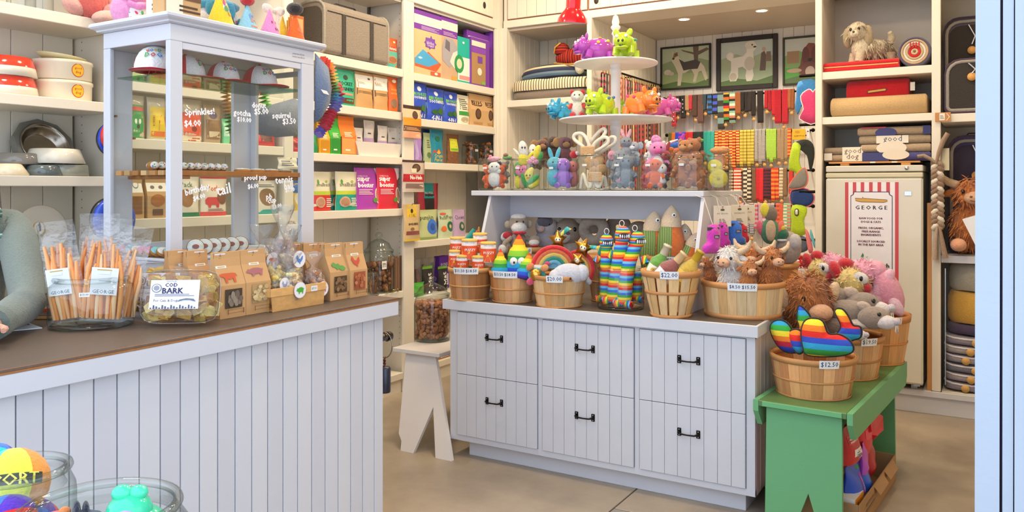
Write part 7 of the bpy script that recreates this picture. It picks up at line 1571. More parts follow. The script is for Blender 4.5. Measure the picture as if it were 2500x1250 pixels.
row('second from the top',330,318,1628,1985,[
(1637,70,9,'#6a6a3a','olive webbing'),(1645,74,9,'#e0762c','orange webbing'),(1654,70,9,'#2f48d0','royal blue webbing'),(1662,60,9,sp('#c03ab0','#3a48d0',.04),'blue and magenta'),(1670,72,8,'#3450d4','deep blue'),(1679,66,9,'#c8262c','red webbing'),(1688,68,9,'#d02c30','red webbing'),(1698,70,9,'#2a2c2a','black webbing'),(1706,72,8,'#303430','black webbing'),(1714,70,8,'#26282a','black webbing'),(1723,66,9,'#2a9a8c','teal webbing'),(1732,72,9,'#2fa898','teal webbing'),(1741,68,8,'#3ab0a0','teal webbing')]+
[(1750+8.6*k,78+6*(k%3),8,(sp('#c8302c','#e8c860',.026),sp('#e0a840','#b8282c',.03))[k%2],'red and yellow striped') for k in range(7)]+[(1811+9*k,84-5*(k%2),8,sp('#dccb5a','#b89a3a',.03),'yellow patterned') for k in range(4)]+[(1847+9*k,74+5*(k%2),8,sp('#e4ddd4','#5a4a48',.012),'houndstooth') for k in range(3)]+[(1875+8.5*k,70+7*(k%2),8,'#a8d04a','lime green') for k in range(3)]+[(1902+9*k,72+4*(k%2),8,'#a88a68','khaki') for k in range(3)]+[(1928,66,8,sp('#d84a3a','#e8a03a',.03),'orange and red')],'second rod')
row('third from the top',422,412,1700,1985,[(1710+11*k,66,9,'#7a4a3a','brown') for k in range(6)]+[(1786,62,9,sp('#6a4a34','#d8c8a8',.03),'brown dotted'),(1797,66,9,sp('#d8402c','#f0e0c8',.03),'red dotted'),(1806,70,9,sp('#c8382a','#f0e0c8',.03),'red dotted'),(1820,70,9,sp('#e6dcc0','#4a4038',.04),'cream and black'),(1830,76,9,sp('#4a4038','#e0d4b8',.04),'cream and black'),(1841,78,9,'#7a5a40','brown braided'),(1851,74,9,'#cc2430','bright red'),(1860,78,9,'#d82c34','bright red'),(1870,70,9,sp('#7a2430','#3a2c38',.03),'maroon patterned'),(1879,72,9,sp('#6a2a38','#2e2834',.03),'maroon patterned'),(1888,76,9,sp('#d8402c','#e8903a',.04),'red-orange'),(1897,72,9,sp('#cc382c','#e08a3a',.04),'red-orange'),(1908,68,9,sp('#d8ccb0','#a89470',.03),'cream woven'),(1917,66,9,'#8a6a4c','tan webbing'),(1932,60,9,'#d03a30','scarlet webbing')],'third rod')
row('at the bottom',506,498,1730,1985,[(1742,50,9,'#c87a90','dusty pink'),(1753,54,9,'#d08aa0','dusty pink'),(1812,56,9,'#d89aa8','blush pink'),(1824,70,10,sp('#c9c4c8','#5a5a68',.016),'grey floral'),(1835,74,10,sp('#5a5a68','#c9c4c8',.016),'grey floral'),(1846,60,10,sp('#b8a8b0','#c85a6a',.04),'grey and rose'),(1857,56,9,'#c9a0b0','mauve'),(1867,58,9,sp('#d8c0c8','#a86a7a',.05),'pale mauve'),(1877,60,9,'#c0a4b4','lilac grey'),(1887,58,9,sp('#b8b0b8','#8a8a98',.03),'silver grey'),(1899,70,9,sp('#d86a4a','#b84a3a',.04),'coral'),(1908,72,9,'#d0603f','coral webbing'),(1918,60,9,sp('#7ab08a','#e0d8c0',.03),'sage green'),(1927,58,9,sp('#8ab898','#d87a5a',.03),'green and peach')],'bottom rod')
# ---- leashes on the left wall of the nook
XR=-2.855
l0,l1=onX(1468,168,XR),onX(1613,205,XR);zr=(l0.z+l1.z)/2;l0.z=l1.z=zr;l0.x=l1.x=XR
rod('long black rod of leashes along the left nook wall',l0,l1,(-.09,0,0))
LC=('#c8304a','#2a2422','#7a4a34','#d84a3a','#8a5a3c','#3a302c','#c02c3a','#b8783a','#e07a8a','#5a3a2c','#2c2624','#c8a25a','#d02c34','#6a4836','#a8343c','#3a3430','#cc6a3a','#8a3a3a','#b08a5a','#26221f','#c02838','#7a6a3c','#b0543a','#2e2826')
LN=('rose pink','black','chestnut','coral red','saddle brown','charcoal','crimson','amber','pale pink','dark brown','jet black','mustard','scarlet','umber','wine red','soot black','burnt orange','brick','sand','ink black','ruby','olive','rust','espresso')
for i in range(24):
 f=(i+.6)/24.5;p=l0.lerp(l1,f)
 strap('%s leash hanging from a brass clasp in the nook'%LN[i],(p.x,p.y,zr-.055),1.05+.1*((i*5)%4)/3,.026,M(LC[i],'fabric') if i%3 else sp(LC[i],LC[(i+5)%24],.05),'Y','dog_leash','leashes on the long rod',None,i%2==0,True,i)
 # ---- harnesses at the right of the nook
def pad(mb,pts,th,mat,edge=None,er=.006):
 n=len(pts);c=sum(pts,Vector())/n
 nrm=Vector((0,-1,0))
 f=[p+nrm*th*.4 for p in pts];bk=[p-nrm*th*.4 for p in pts]
 mid=[c.lerp(p,.55)+nrm*th for p in pts];midb=[c.lerp(p,.55)-nrm*th for p in pts]
 vs=f+mid+[c+nrm*th*1.1]+bk+midb+[c-nrm*th*1.1];k=2*n+1
 fs=[]
 for i in range(n):
  j=(i+1)%n
  fs+=[(i,j,n+j,n+i),(n+i,n+j,2*n),(k+j,k+i,k+n+i,k+n+j),(k+n+j,k+n+i,k+2*n),(j,i,k+i,k+j)]
 mb.add(vs,fs,mat,True)
 if edge:mb.tube(pts,er,edge,6,True)
def smooth(P,n=3):
 out=[];m=len(P)
 for i in range(m):
  p0,p1,p2,p3=P[i-1],P[i],P[(i+1)%m],P[(i+2)%m]
  for k in range(n):
   f=k/n;out.append(.5*((2*p1)+(p2-p0)*f+(2*p0-5*p1+4*p2-p3)*f*f+(3*p1-p0-3*p2+p3)*f**3))
 return out
def harness(label,y,parts_,hook=(1965,188)):
 t=thing('dog_harness',label,'harness',(0,0,0),group='dog harnesses')
 for nm,pts,c,e in parts_:
  mb=MB();P=[onY(a,b,y-.012*len(t.children)) for a,b in pts];pad(mb,smooth(P),.010,M(c,'fabric'),M(e,'fabric') if e else None);part(nm,mb,t)
 return t
YH=6.75
for i,py in enumerate((186,305,468,585)):
 a,b=onY(1952,py,YH),onY(1990,py,YH);t=thing('hook_rail','black hook rail %s of the harness column'%('at the top','second from the top','third from the top','at the foot')[i],'rail',tuple(a));part('rod',MB().tube([(0,0,0),(-1.131-a.x,0,0)],.012,BLK,8),t)
harness('blue harness with a pink white-edged vest at the nook edge',YH,(('panel',((1950,200),(1992,197),(1994,258),(1972,250),(1955,262),(1948,280),(1941,262),(1944,235)),'#3a86c8',None),('vest',((1955,235),(1975,218),(1985,225),(1992,222),(1992,300),(1952,290),(1962,268)),'#d8447a','#f4eef0')))
harness('grey and lime harness with orange buckles',YH,(('strap',((1938,352),(1965,340),(1985,352),(1988,385),(1978,420),(1970,380)),'#2a302c',None),('vest',((1936,350),(1955,356),(1950,380),(1958,415),(1972,430),(1962,445),(1940,420),(1925,410)),'#b4d02a',None),('grey_panel',((1942,430),(1965,410),(1972,440),(1960,458),(1925,460)),'#8a8680','#e87a6a')))
harness('navy and lime harness with a square clip',YH,(('collar',((1930,470),(1945,462),(1972,462),(1988,480),(1980,500),(1955,506),(1932,498)),'#24407c','#e0707a'),('vest',((1934,502),(1966,504),(1970,520),(1962,540),(1966,572),(1934,574),(1932,540)),'#b4d02a',None),('clip',((1942,512),(1948,512),(1948,524),(1942,524)),'#e8e4dc','#3a3a34')))
harness('dark grey harness with pink and yellow straps',YH,(('panel',((1938,582),(1960,576),(1974,590),(1970,612),(1940,616)),'#5a6474',None),('strap',((1966,560),(1975,570),(1985,610),(1976,618),(1970,595)),'#e8808a',None),('strap',((1980,560),(1992,600),(1988,604),(1978,575)),'#6ab8d0',None)))
package('header_card','yellow header card with black lettering at the nook edge',(onY(1950,340,6.7).x,6.70,onY(1950,341,6.7).z),.1,.10,.085,.004,'box','#ecb82c',[('t','SLEEPYPOD',.55,.35,.8,'#3a2e1a'),('e',.4,.72,.2,.12,'#c8902a')],cat='card')
package('header_card','white domino-spotted card beside the yellow header card',(onY(1970,338,6.72).x,6.72,onY(1970,338,6.72).z),0,.04,.08,.004,'box','#ece8e4',[('e',.3,.3,.15,.07,'#2a2a2a'),('e',.7,.7,.15,.07,'#2a2a2a')],cat='card')
# low red box at the foot of the nook
a,b=onY(1945,655,6.75),onY(1992,655,6.75)
t=thing('low_shelf','low white shelf at the foot of the nook with red straps on it','shelf',(a.x,6.75,0));part('board',MB().box(-.3,b.x-a.x-.01,-.1,.9,a.z-.04,a.z,WHITE),t)
for x in(-.28,b.x-a.x-.05):part('leg',MB().box(x,x+.03,-.08,.88,0,a.z-.04,WHITE),t)
for i in range(9):
 q=onY(1950+5*i,640,6.8);t=thing('coiled_strap','red coiled strap on the low nook shelf, %s from the left'%'first second third fourth fifth sixth seventh eighth ninth'.split()[i],'leash',(q.x,6.74+.03*(i%2),a.z+.001),group='red coiled straps');r_=random.Random(i)
 part('coil',MB().tube([(.03*math.cos(k*.9)*(1+.1*math.sin(k)),.03*math.sin(k*.9),.008+.008*k+.004*math.sin(3*k)) for k in range(12)],.009,M(('#d0202c','#b8182a','#e0382c')[i%3],'fabric'),6,flat=.5),t)
 # ================================================================ boots and tags hung on the riser's right leg
XT=-1.335
def hang_cord(t,top,y):
 Mi=(Matrix.Translation(t.location)@t.rotation_euler.to_matrix().to_4x4()).inverted()
 part('cord',MB().tube([tuple(Mi@Vector(q)) for q in(top,((top[0]-1.346)/2,y,max(top[2],1.50)),(-1.3455,y,1.515))],.0022,M('#e4dccc'),5),t)
for i,(px,py0,py1,lab) in enumerate(((1744,502,553,'left one'),(1784,500,552,'tilted middle one'),(1800,500,546,'right one'))):
 p=onX(px,py1,XT);h=onX(px,py0,XT).z-p.z
 tg=package('boot_tag','cream hang tag on the riser end, %s of three'%lab,(XT+.045+.006*i,p.y,p.z),.75,.105,h,.003,'box','#e9e0cc',[('t','DOG BOOTS',.5,.62,.6,'#4a4440'),('e',.5,.8,.12,.05,'#3a6a4a'),('e',.5,.84,.06,.03,'#c8303a'),('l',.3,.2,.7,.4,3,'#8a8278'),('e',.5,.94,.05,.02,'#5a544c')],cat='tag',group='hang tags on the riser end')
 hang_cord(tg,(XT+.045+.006*i,p.y,p.z+h),p.y)
def boot(label,px,py0,py1,col,flip,w_,k=0):
 x=XT+.03+.03*k;p=onX(px,py1,x);h=onX(px,py0,x).z-p.z
 t=thing('hanging_boot',label,'dog boot',(x,p.y,p.z),PI/2-.5,group='fleece dog boots');s=w_
 o=[(-.5,1),(.45,1),(.5,.45),(.95,.28),(.98,.06),(.8,0),(-.35,0),(-.5,.1)]
 pts=smooth([Vector((a*s*flip,0,b*h)) for a,b in o],3);mb=MB();pad(mb,pts,.022,M(col,'fabric'));part('boot',mb,t)
 part('cuff',MB().box(-.52*s,.48*s,-.014,.014,h*.80,h*1.0,M('#3a3238','fabric'),.006),t)
 hang_cord(t,(x,p.y,p.z+h*.97),p.y)
 pmb=MB();prints(pmb,lambda u,v,o_:((u-.5)*s*.5,-.024-o_,h*(.56+.12*v)),s*.5,h*.12,[('r',0,0,1,1,'#3a3a4a'),('l',.1,.2,.9,.8,3,'#d8d4e0')]);part('patch',pmb,t)
boot('magenta fleece boot with a dark cuff, front left',1742,553,618,'#c83ab4',-1,.07,2);boot('magenta fleece boot behind the front one',1765,548,606,'#c435ac',1,.05,1)
boot('bright blue fleece boot on the riser end',1795,543,598,'#3a72d0',1,.075,2);boot('red fleece boot behind the blue one',1812,545,592,'#d8283a',1,.05,1)
# ================================================================ highland cows, duck plush
def cow(label,p,s,rz,c,fc,horns=True,seed=1,nf=900,tip=0.0):
 t=thing('highland_cow',label,'plush toy',p,rot=(0,tip,rz+face(p[0],p[1])),group='highland cow plush toys');S=Matrix.Scale(s,4)
 bd=MB(S);bd.ell((0,.1,-.2),(.62,.6,.95),M(c,'plush'),n=16);part('body',bd,t)
 hd=MB(S);hd.ell((0,-.12,.95),(.56,.56,.54),M(c,'plush'),n=16);head=part('head',hd,t)
 fm_=MB(S);fur(fm_,[((0,.1,-.2),(.62,.6,.95)),((0,-.12,.95),(.56,.56,.54)),((0,.1,-.2),(.62,.6,.95)),((0,-.15,1.3),(.4,.4,.3))],M(fc,'fabric'),nf,.26,.035,.8,seed);tag(part('shaggy_fur',fm_,t),kind='stuff')
 mz=MB(S);mz.ell((0,-.68,.82),(.34,.24,.24),M('#e8b48e','plush'),n=14);m_=part('muzzle',mz,t)
 for sx in(-1,1):
  n_=MB(S);n_.ell((sx*.13,-.9,.86),(.05,.03,.035),M('#7a4a3a'));part('nostril',n_,m_)
  e=MB(S);e.ell((sx*.34,-.58,1.05),(.07,.05,.08),M('#20140e','gloss'));part('eye',e,t)
  if horns:h=MB(S);h.tube([(sx*.42,-.05,1.3),(sx*.75,-.1,1.42),(sx*1.0,-.12,1.62),(sx*1.08,-.1,1.9)],[.16,.15,.12,.05],M('#ecc8a4','plush'),8);part('horn',h,t)
  a=MB(S);a.ell((sx*.68,-.02,1.0),(.28,.12,.14),M(c,'plush'),(0,sx*.4,0));part('ear',a,t)
 sm=MB(S);sm.tube([(-.16,-.9,.72),(0,-.93,.68),(.16,-.9,.72)],.018,M('#7a4a3a'),5);part('mouth',sm,m_)
 return t
def cp(px,py,y):q=onY(px,py,y);return(q.x,q.y,q.z)
cow('white shaggy highland cow plush in the wide basket',cp(1785,682,c4[1]-.01),.108,-.55,'#ece6de','#f4f0ea',seed=2)
cow('small orange highland cow plush at the front of the wide basket',cp(1828,690,c4[1]-.08),.070,.35,'#c07a3e','#c98446',seed=3,nf=700)
cow('orange highland cow plush behind the white one',cp(1843,672,c4[1]+.08),.098,-.3,'#b87038','#c27c40',seed=4)
cow('orange highland cow plush at the right of the wide basket',cp(1882,674,c4[1]+.05),.092,.6,'#bc743a','#c67e42',seed=5)
cow('brown highland cow plush at the left rim of the wide basket',cp(1730,668,c4[1]+.04),.056,-1.0,'#b06a38','#b87240',seed=6,nf=500)
plush('duck_plush','duck plush with a yellow bill and green wings in the corner basket',cp(1880,590,4.80),.1,.10,[('body',(0,0,.6),(.55,.5,.75),'#2f7a54'),('chest',(0,-.35,.65),(.3,.22,.62),'#c9ac8a'),('head',(.05,0,1.6),(.36,.34,.5),'#7a6a58'),('bill',(-.3,-.12,1.85),(.26,.2,.42),'#ecd83a'),('wing',(-.55,-.05,.8),(.2,.2,.45),'#e8607a',(0,-.2,0)),('wing',(.55,-.1,.8),(.2,.2,.45),'#f0705a',(0,.3,0))])
plush('duck_plush','small green-headed duck plush leaning out of the corner basket',cp(1910,600,4.83),-.2,.075,[('head',(0,-.1,.9),(.5,.5,.5),'#1f6a4a'),('bill',(.0,-.3,1.4),(.3,.22,.25),'#ecc83a'),('collar',(0,-.1,.45),(.46,.46,.14),'#f0eee8'),('body',(.1,0,-.2),(.6,.55,.7),'#8a7a70')])
plush('plush_toy','grey shaggy plush behind the orange cows',cp(1925,615,4.86),0,.12,[('body',(0,0,.2),(.6,.5,.8),'#a8988c'),('tuft',(.3,-.3,.5),(.3,.3,.4),'#c0b8b8')])
plush('plush_toy','black and white patterned plush in the wide basket',(c4[0]+.155,c4[1]+.03,ZI+h4*.75),0,.05,[('body',(0,0,.2),(.7,.5,.6),M('#ffffff','stripe',axis='X',period=.02,cols='#2a2430 #e8e0d8'))])
# ================================================================ baskets on the green bench
ZG=.5802
gA,rA,hA=bask('front bushel basket of rainbow chew toys on the green bench',1985,979,200,862,ZG,.84,n=22,woods=('#d49a62','#c07c46','#dcaa74','#c98a52','#b87440'),price='$12.50',pang=.9,gap=.02,bandcol='#d0985e',seed=21)
gB,rB,hB2=bask('middle bushel basket of grey animal plush on the green bench',2062,930,178,812,ZG,.82,n=20,woods=('#d09a66','#c48850','#d8a874'),price='$19.50',pang=1.6,gap=.02,bandcol='#c88c54',seed=22)
gC,rC,hC=bask('rear bushel basket of pink chicken plush on the green bench',2128,893,172,762,ZG,.82,n=20,woods=('#c88a54','#bd7c46','#d09860'),price='$26.00',pang=1.5,gap=.02,bandcol='#c08048',seed=23)
RBP=lambda:M('#ffffff','stripe',axis='Z',period=.165,cols='#e8322c #f2862c #f4dc3a #3aaa4a #35b0e0 #3a58d0')
RBQ=lambda:M('#ffffff','stripe',axis='Z',period=.15,cols='#f4e03a #3aae4a #2fa6e0 #3450d0 #c82a44 #f2842c')
def pillow(label,y,pts,mat,th=.026):
 P=smooth([onY(a,b,y) for a,b in pts],4);c=sum(P,Vector())/len(P);t=thing('rainbow_chew_toy',label,'dog toy',tuple(c),group='rainbow chew toys');L_=[p-c for p in P]
 mb=MB();pad(mb,L_,th,mat);part('body',mb,t);part('black_piping',MB().tube(L_,.008,M('#26221f','fabric'),6,True),t);return t
yA=gA[1]
pillow('rainbow striped chew toy leaning over the left rim, round lobe',yA-.02,((1882,800),(1892,785),(1912,784),(1930,800),(1945,840),(1948,858),(1915,856),(1892,830)),RBQ())
pillow('rainbow striped chew toy with a tall pointed horn at the back',yA+.06,((1950,752),(1958,750),(1978,775),(1972,800),(1985,850),(1940,850),(1952,800),(1948,780)),RBQ())
pillow('large rainbow striped chew toy with a rounded fin in front',yA-.07,((1962,845),(1958,810),(1966,785),(1985,778),(2008,785),(2022,815),(2050,818),(2076,835),(2080,858),(2040,868),(1975,866)),RBP())
pillow('dark-edged green and blue chew toy between the lobes',yA-.03,((1928,812),(1945,805),(1958,815),(1962,850),(1950,862),(1932,840)),RBP())
pillow('rainbow striped chew toy with a red curved horn at the right',yA+.03,((2040,760),(2055,755),(2070,772),(2082,795),(2100,800),(2100,822),(2080,830),(2062,845),(2045,820),(2055,795)),RBP())
# big cow and grey animals
P_=onY(1956,738,gB[1]-.12)
t=thing('highland_cow','big orange highland cow plush head rising behind the rainbow chew toys','plush toy',(P_.x+.02,P_.y,P_.z),.55+face(P_.x,P_.y),'highland cow plush toys');S=Matrix.Scale(.165,4)
part('body',MB(S).ell((.1,.2,-.45),(.5,.5,.6),M('#a8642e','plush'),n=16),t);part('head',MB(S).ell((0,-.1,.1),(.72,.7,.72),M('#b06a32','plush'),n=18),t)
f_=MB(S);fur(f_,[((0,-.1,.1),(.72,.7,.72)),((0,-.15,.45),(.6,.55,.5)),((.1,.2,-.45),(.5,.5,.6))],M('#b8743a','fabric'),1500,.24,.03,.6,9);tag(part('shaggy_fur',f_,t),kind='stuff')
part('muzzle',MB(S).ell((0,-.86,-.2),(.38,.26,.27),M('#e6ae84','plush'),n=14),t)
for sx in(-1,1):part('eye',MB(S).ell((sx*.42,-.62,.2),(.07,.05,.08),M('#20140e','gloss')),t);part('ear',MB(S).ell((sx*.88,-.1,.25),(.22,.14,.42),M('#ecc8a4','plush'),(0,sx*.4,0)),t)
part('mouth',MB(S).tube([(-.2,-1.08,-.3),(0,-1.12,-.36),(.2,-1.08,-.3)],.02,M('#7a4a3a'),5),t)
def grey(label,px,py,y,s,rz,c='#9a8a7e'):
 q=onY(px,py,y)
 return plush('grey_animal_plush',label,(q.x,y,q.z),rz,s,[('body',(-.7,.35,.1),(.95,.6,.5),c),('head',(.2,-.35,0),(.62,.5,.46),c),('muzzle',(.62,-.62,-.12),(.42,.34,.28),'#e0dade'),('nose',(.98,-.8,-.05),(.16,.14,.15),'#cfc6d0'),('ear',(-.15,-.25,.42),(.3,.14,.2),'#c8b4a4',(0,.4,0)),('eye!',(.35,-.78,.2),(.08,.06,.09),'#181818'),('hanging_loop',[(.95,-.85,-.2),(.92,-.9,-.45),(1.02,-.9,-.5),(1.0,-.85,-.2)],.025,'#f0ece0'),('belly',(-.3,-.2,-.3),(.5,.4,.2),'#d8ccc0')],group='grey animal plush toys')
grey('grey animal plush with white muzzle hanging over the basket rim',2118,772,gB[1]-.05,.125,.1);grey('grey animal plush with its head low at the front of the basket',2072,806,gB[1]-.11,.09,-.1);grey('grey plush animal lying across the top of the middle basket',2080,742,gB[1]+.07,.15,.5,'#8f8176')
# pink chickens
def chick(label,px,py,y,s,rz,tip):
 q=onY(px,py,y);t=plush('chicken_plush',label,(q.x,y,q.z),rz,s,[('body',(.55,.2,-.5),(.95,.6,.6),'#f0a8c0'),('head',(0,-.15,.1),(.55,.5,.52),'#e6cc84'),('crown_fur',(.35,.05,.42),(.5,.45,.4),'#f2a4be'),('comb',(-.48,-.1,.42),(.22,.26,.42),'#c81e30',(0,-.5,0)),('comb',(-.2,-.05,.72),(.26,.22,.2),'#c81e30'),('eye',(.22,-.52,.28),(.26,.12,.2),'#f4f0f2',(0,.4,0)),('pupil!',(.22,-.64,.28),(.06,.03,.09),'#161616'),('beak',(.42,-.5,-.05),(.14,.12,.18),'#c02a3a'),('wing',(.95,-.2,.05),(.26,.2,.6),'#f4b2ca',(0,.5,0)),('foot',(1.25,-.15,-.75),(.28,.22,.16),'#f0902c'),('arm',[(1.0,0,-.2),(1.35,-.1,-.5)],[.2,.16],'#f6c2d6')],group='pink chicken plush toys')
 f_=MB(Matrix.Scale(s,4));fur(f_,[((0,-.15,.1),(.57,.52,.54))],M('#ead494','fabric'),350,.14,.03,.2,px);tag(part('yellow_fur',f_,t),kind='stuff')
 f_=MB(Matrix.Scale(s,4));fur(f_,[((.55,.2,-.5),(.97,.62,.62)),((.35,.05,.42),(.52,.47,.42))],M('#f4b4ca','fabric'),700,.14,.03,.2,px+1);tag(part('pink_fur',f_,t),kind='stuff')
 return t
chick('pink chicken plush with a yellow face and red comb in front',2080,695,gC[1]-.06,.165,.1,0);chick('pink chicken plush with a tall red comb at the left',2008,668,gC[1]+.02,.145,-.3,0)
plush('chicken_plush','pink fuzzy chicken body draped at the right of the rear basket',cp(2168,712,gC[1]-.02),.2,.15,[('body',(0,0,0),(.5,.5,.9),'#ee9cb4',(0,-.4,0)),('wing',(.2,-.4,-.5),(.22,.2,.4),'#f6c4d8',(0,-.5,0)),('foot',(-.25,-.4,-.75),(.4,.25,.2),'#f0902c'),('head',(-.4,.1,.75),(.4,.4,.4),'#f0a4bc')],group='pink chicken plush toys')
# ---- stock under the green bench (bench frame)
GBM=Matrix.Translation((-.937,3.757,0))@Matrix.Rotation(-math.radians(4.4),4,'Z')
def gb(x,y,z):return tuple(GBM@Vector((x,y,z)))
KR=M('#b08a62','print',.85)
t=thing('cardboard_box','open cardboard box of stock under the green bench','box',gb(.0,.16,.001),-math.radians(4.4))
W_,D_,Z_=.405,.85,.135
for n_,b_ in(('side',(0,.005,0,D_)),('side',(W_-.005,W_,0,D_)),('end',(.0055,W_-.0055,0,.005)),('end',(.0055,W_-.0055,D_-.005,D_))):part(n_,MB().box(*b_,.004,Z_,KR,.001),t)
part('bottom',MB().box(0,W_,0,D_,0,.0035,KR),t)
for y in(.3,.55):part('torn_flap',MB().add([(W_-.004,y,Z_),(W_-.004,y+.22,Z_),(W_+.03,y+.2,Z_-.04),(W_+.025,y+.03,Z_-.05)],[(0,1,2,3)],KR),t)
pmb=MB();prints(pmb,lambda u,v,o:(W_+.0008+o,.05+u*.3,.02+v*.18),.3,.18,[('t','OZ',.08,.75,.12,'#4a3826'),('l',.3,.2,.9,.5,2,'#8a6a46')]);part('box_print',pmb,t)
package('stock_bag','red bag with barcode label on top of the box under the bench',gb(.33,.30,.285),PI/2-.15,.20,.17,.10,'pouch','#c8202c',[('r',.1,.55,.7,.75,'#e0606a'),('r',.25,.12,.7,.4,'#f0eef0'),('l',.35,.18,.6,.34,3,'#5a8aa0'),('l',.15,.58,.65,.72,2,'#f0d8dc')],cat='stock bag')
package('stock_bag','red bag standing behind the barcode bag under the bench',gb(.34,.52,.27),PI/2-.1,.18,.24,.09,'pouch','#d8283a',[('r',.2,.3,.8,.5,'#e85a6a')],cat='stock bag')
package('stock_bag','royal blue bag with a magenta stripe in the box under the bench',gb(.335,.33,.10),PI/2-.15,.19,.17,.11,'pouch','#2a58d0',[('r',.55,.0,.75,.7,'#9a3ac0'),('t','CERTIFIED',.65,.4,.35,'#f0e4f4',PI/2),('r',.6,.78,.8,.9,'#2a9a4a')],cat='stock bag')
package('stock_bag','bright blue crumpled bag beside the magenta-striped one',gb(.345,.5,.10),PI/2,.14,.13,.09,'pouch','#2f68e0',[],cat='stock bag')
package('stock_bag','violet packet standing between the red and blue bags',gb(.36,.46,.19),PI/2,.09,.15,.05,'pouch','#c05ac8',[],cat='stock bag')
package('stock_bag','crimson packet at the back of the box under the bench',gb(.34,.68,.13),PI/2,.16,.16,.07,'pouch','#b81c30',[],cat='stock bag')
package('stock_box','small orange and white carton at the front of the box',gb(.34,.255,.03),PI/2-.1,.15,.12,.09,'box','#f2efe8',[('r',0,.45,1,1,'#f09a2a'),('p',[(0,.45),(1,.7),(1,.45)],'#f2efe8'),('t','A',.3,.75,.16,'#7a3a1a')],cat='carton')
t=thing('red_plastic_bag','crumpled translucent red plastic bag hanging out under the bench','bag',gb(.33,.62,.31));r_=random.Random(4);mb=MB();rings=[]
for k,(f,z) in enumerate(((.5,0),(1,.04),(1.1,.08),(.7,.12),(.3,.14))):rings.append([(.07*f*math.cos(a)*(1+r_.uniform(-.3,.3)),.14*f*math.sin(a)*(1+r_.uniform(-.3,.3)),z+r_.uniform(-.015,.015)) for a in[j*PI/6 for j in range(12)]])
part('film',mb.loft(rings,M('#d02a34','gloss',.3),True,True,False),t)
package('stock_bag','red packet edge showing at the left side of the green bench',gb(.05,.10,.10),-PI/2,.10,.36,.05,'pouch','#d8283a',[],cat='stock bag')
# ================================================================ dog beds on the corner bay
def cushion(label,x0,x1,y0,y1,z0,z1,mat,sag=.02,name='dog_bed',cat='dog bed',group=None,rim=None,ex=5,rz=0):
 cx,cy=(x0+x1)/2,(y0+y1)/2;t=thing(name,label,cat,(cx,cy,z0),rz,group);w_,d_,h=(x1-x0)/2,(y1-y0)/2,z1-z0
 mb=MB();rings=[]
 for f,z in((.92,0),(.985,h*.12),(1,h*.45),(.985,h*.8),(.93,h*.96),(.75,h),(.3,h-sag*.5)):
  ring=[]
  for j in range(36):
   a=2*PI*j/36;ca,sa=math.cos(a),math.sin(a);q=(abs(ca)**ex+abs(sa)**ex)**(-1/ex)
   ring.append((w_*f*ca*q,d_*f*sa*q,z+.006*math.sin(5*a+40*z)*f))
  rings.append(ring)
 part('cushion',mb.loft(rings,mat,True,True),t)
 if rim:part('piping',MB().tube(rings[3],.007,rim,6,True),t)
 return t
TICK=M('#ffffff','stripe',axis='X',period=.026,cols='#e8dcb8 #e8dcb8 #6a5e52')
z=2.344
t=cushion('grey based ticking-striped dog mattress in the corner bay',-3.775,-3.012,6.275,6.83,z+.002,z+.085,M('#8a7d70','fabric'),name='dog_mattress',ex=9)
mb=MB();rings=[]
for f,zz in((1.0,.083),(1.01,.11),(1.0,.15),(.95,.175),(.7,.18),(.2,.178)):rings.append([(.390*f*math.cos(a)*(abs(math.cos(a))**8+abs(math.sin(a))**8)**-.125,.286*f*math.sin(a)*(abs(math.cos(a))**8+abs(math.sin(a))**8)**-.125,zz+.004*math.sin(9*a)) for a in[j*PI/20 for j in range(40)]])
part('striped_top',mb.loft(rings,TICK,True,True),t)
STR=M('#ffffff','stripe',axis='Z',period=.13,cols='#2c3450 #5a7a94 #7a8ea0 #2c3450 #3a3e58 #d8c8a0 #2c3450')
t=thing('dog_bed','navy blue and cream striped round dog bed on the ticking mattress','dog bed',(-3.46,6.56,z+.182),rot=(0,-.05,0));mb=MB()
mb.lathe([(.001,0),(.27,.0),(.31,.03),(.32,.07),(.29,.115),(.23,.13),(.15,.10),(.001,.085)],STR,40,sx=1.0,sy=.85);part('cushion',mb,t)
q=onY(1392,140,6.45)
t=plush('plush_toy','plush dog in a red plaid coat on the striped bed',(q.x,6.45,z+.26),-.4,.15,[('body',(0,.1,.75),(1.0,.5,.55),M('#ffffff','check',axis='X',period=.045,cols='#a8281c #7a1c18 #c0341f #5a1a18')),('hood',(-.55,0,1.25),(.5,.42,.42),M('#ffffff','check',axis='Z',period=.05,cols='#a8281c #7a1c18 #c0341f #4a1818')),('hood_trim',[(-.95,-.2,1.05),(-.8,-.42,1.35),(-.45,-.4,1.6)],.05,'#d8a03a'),('hem',[(-.9,-.38,.42),(0,-.48,.28),(.8,-.4,.3)],.05,'#c8962c'),('leg',(-.8,-.2,.15),(.5,.35,.28),'#ece4d4'),('leg',(.7,-.2,.1),(.3,.3,.4),'#ece4d4')])
# ================================================================ right-hand shelves
def toX(a,x):return a
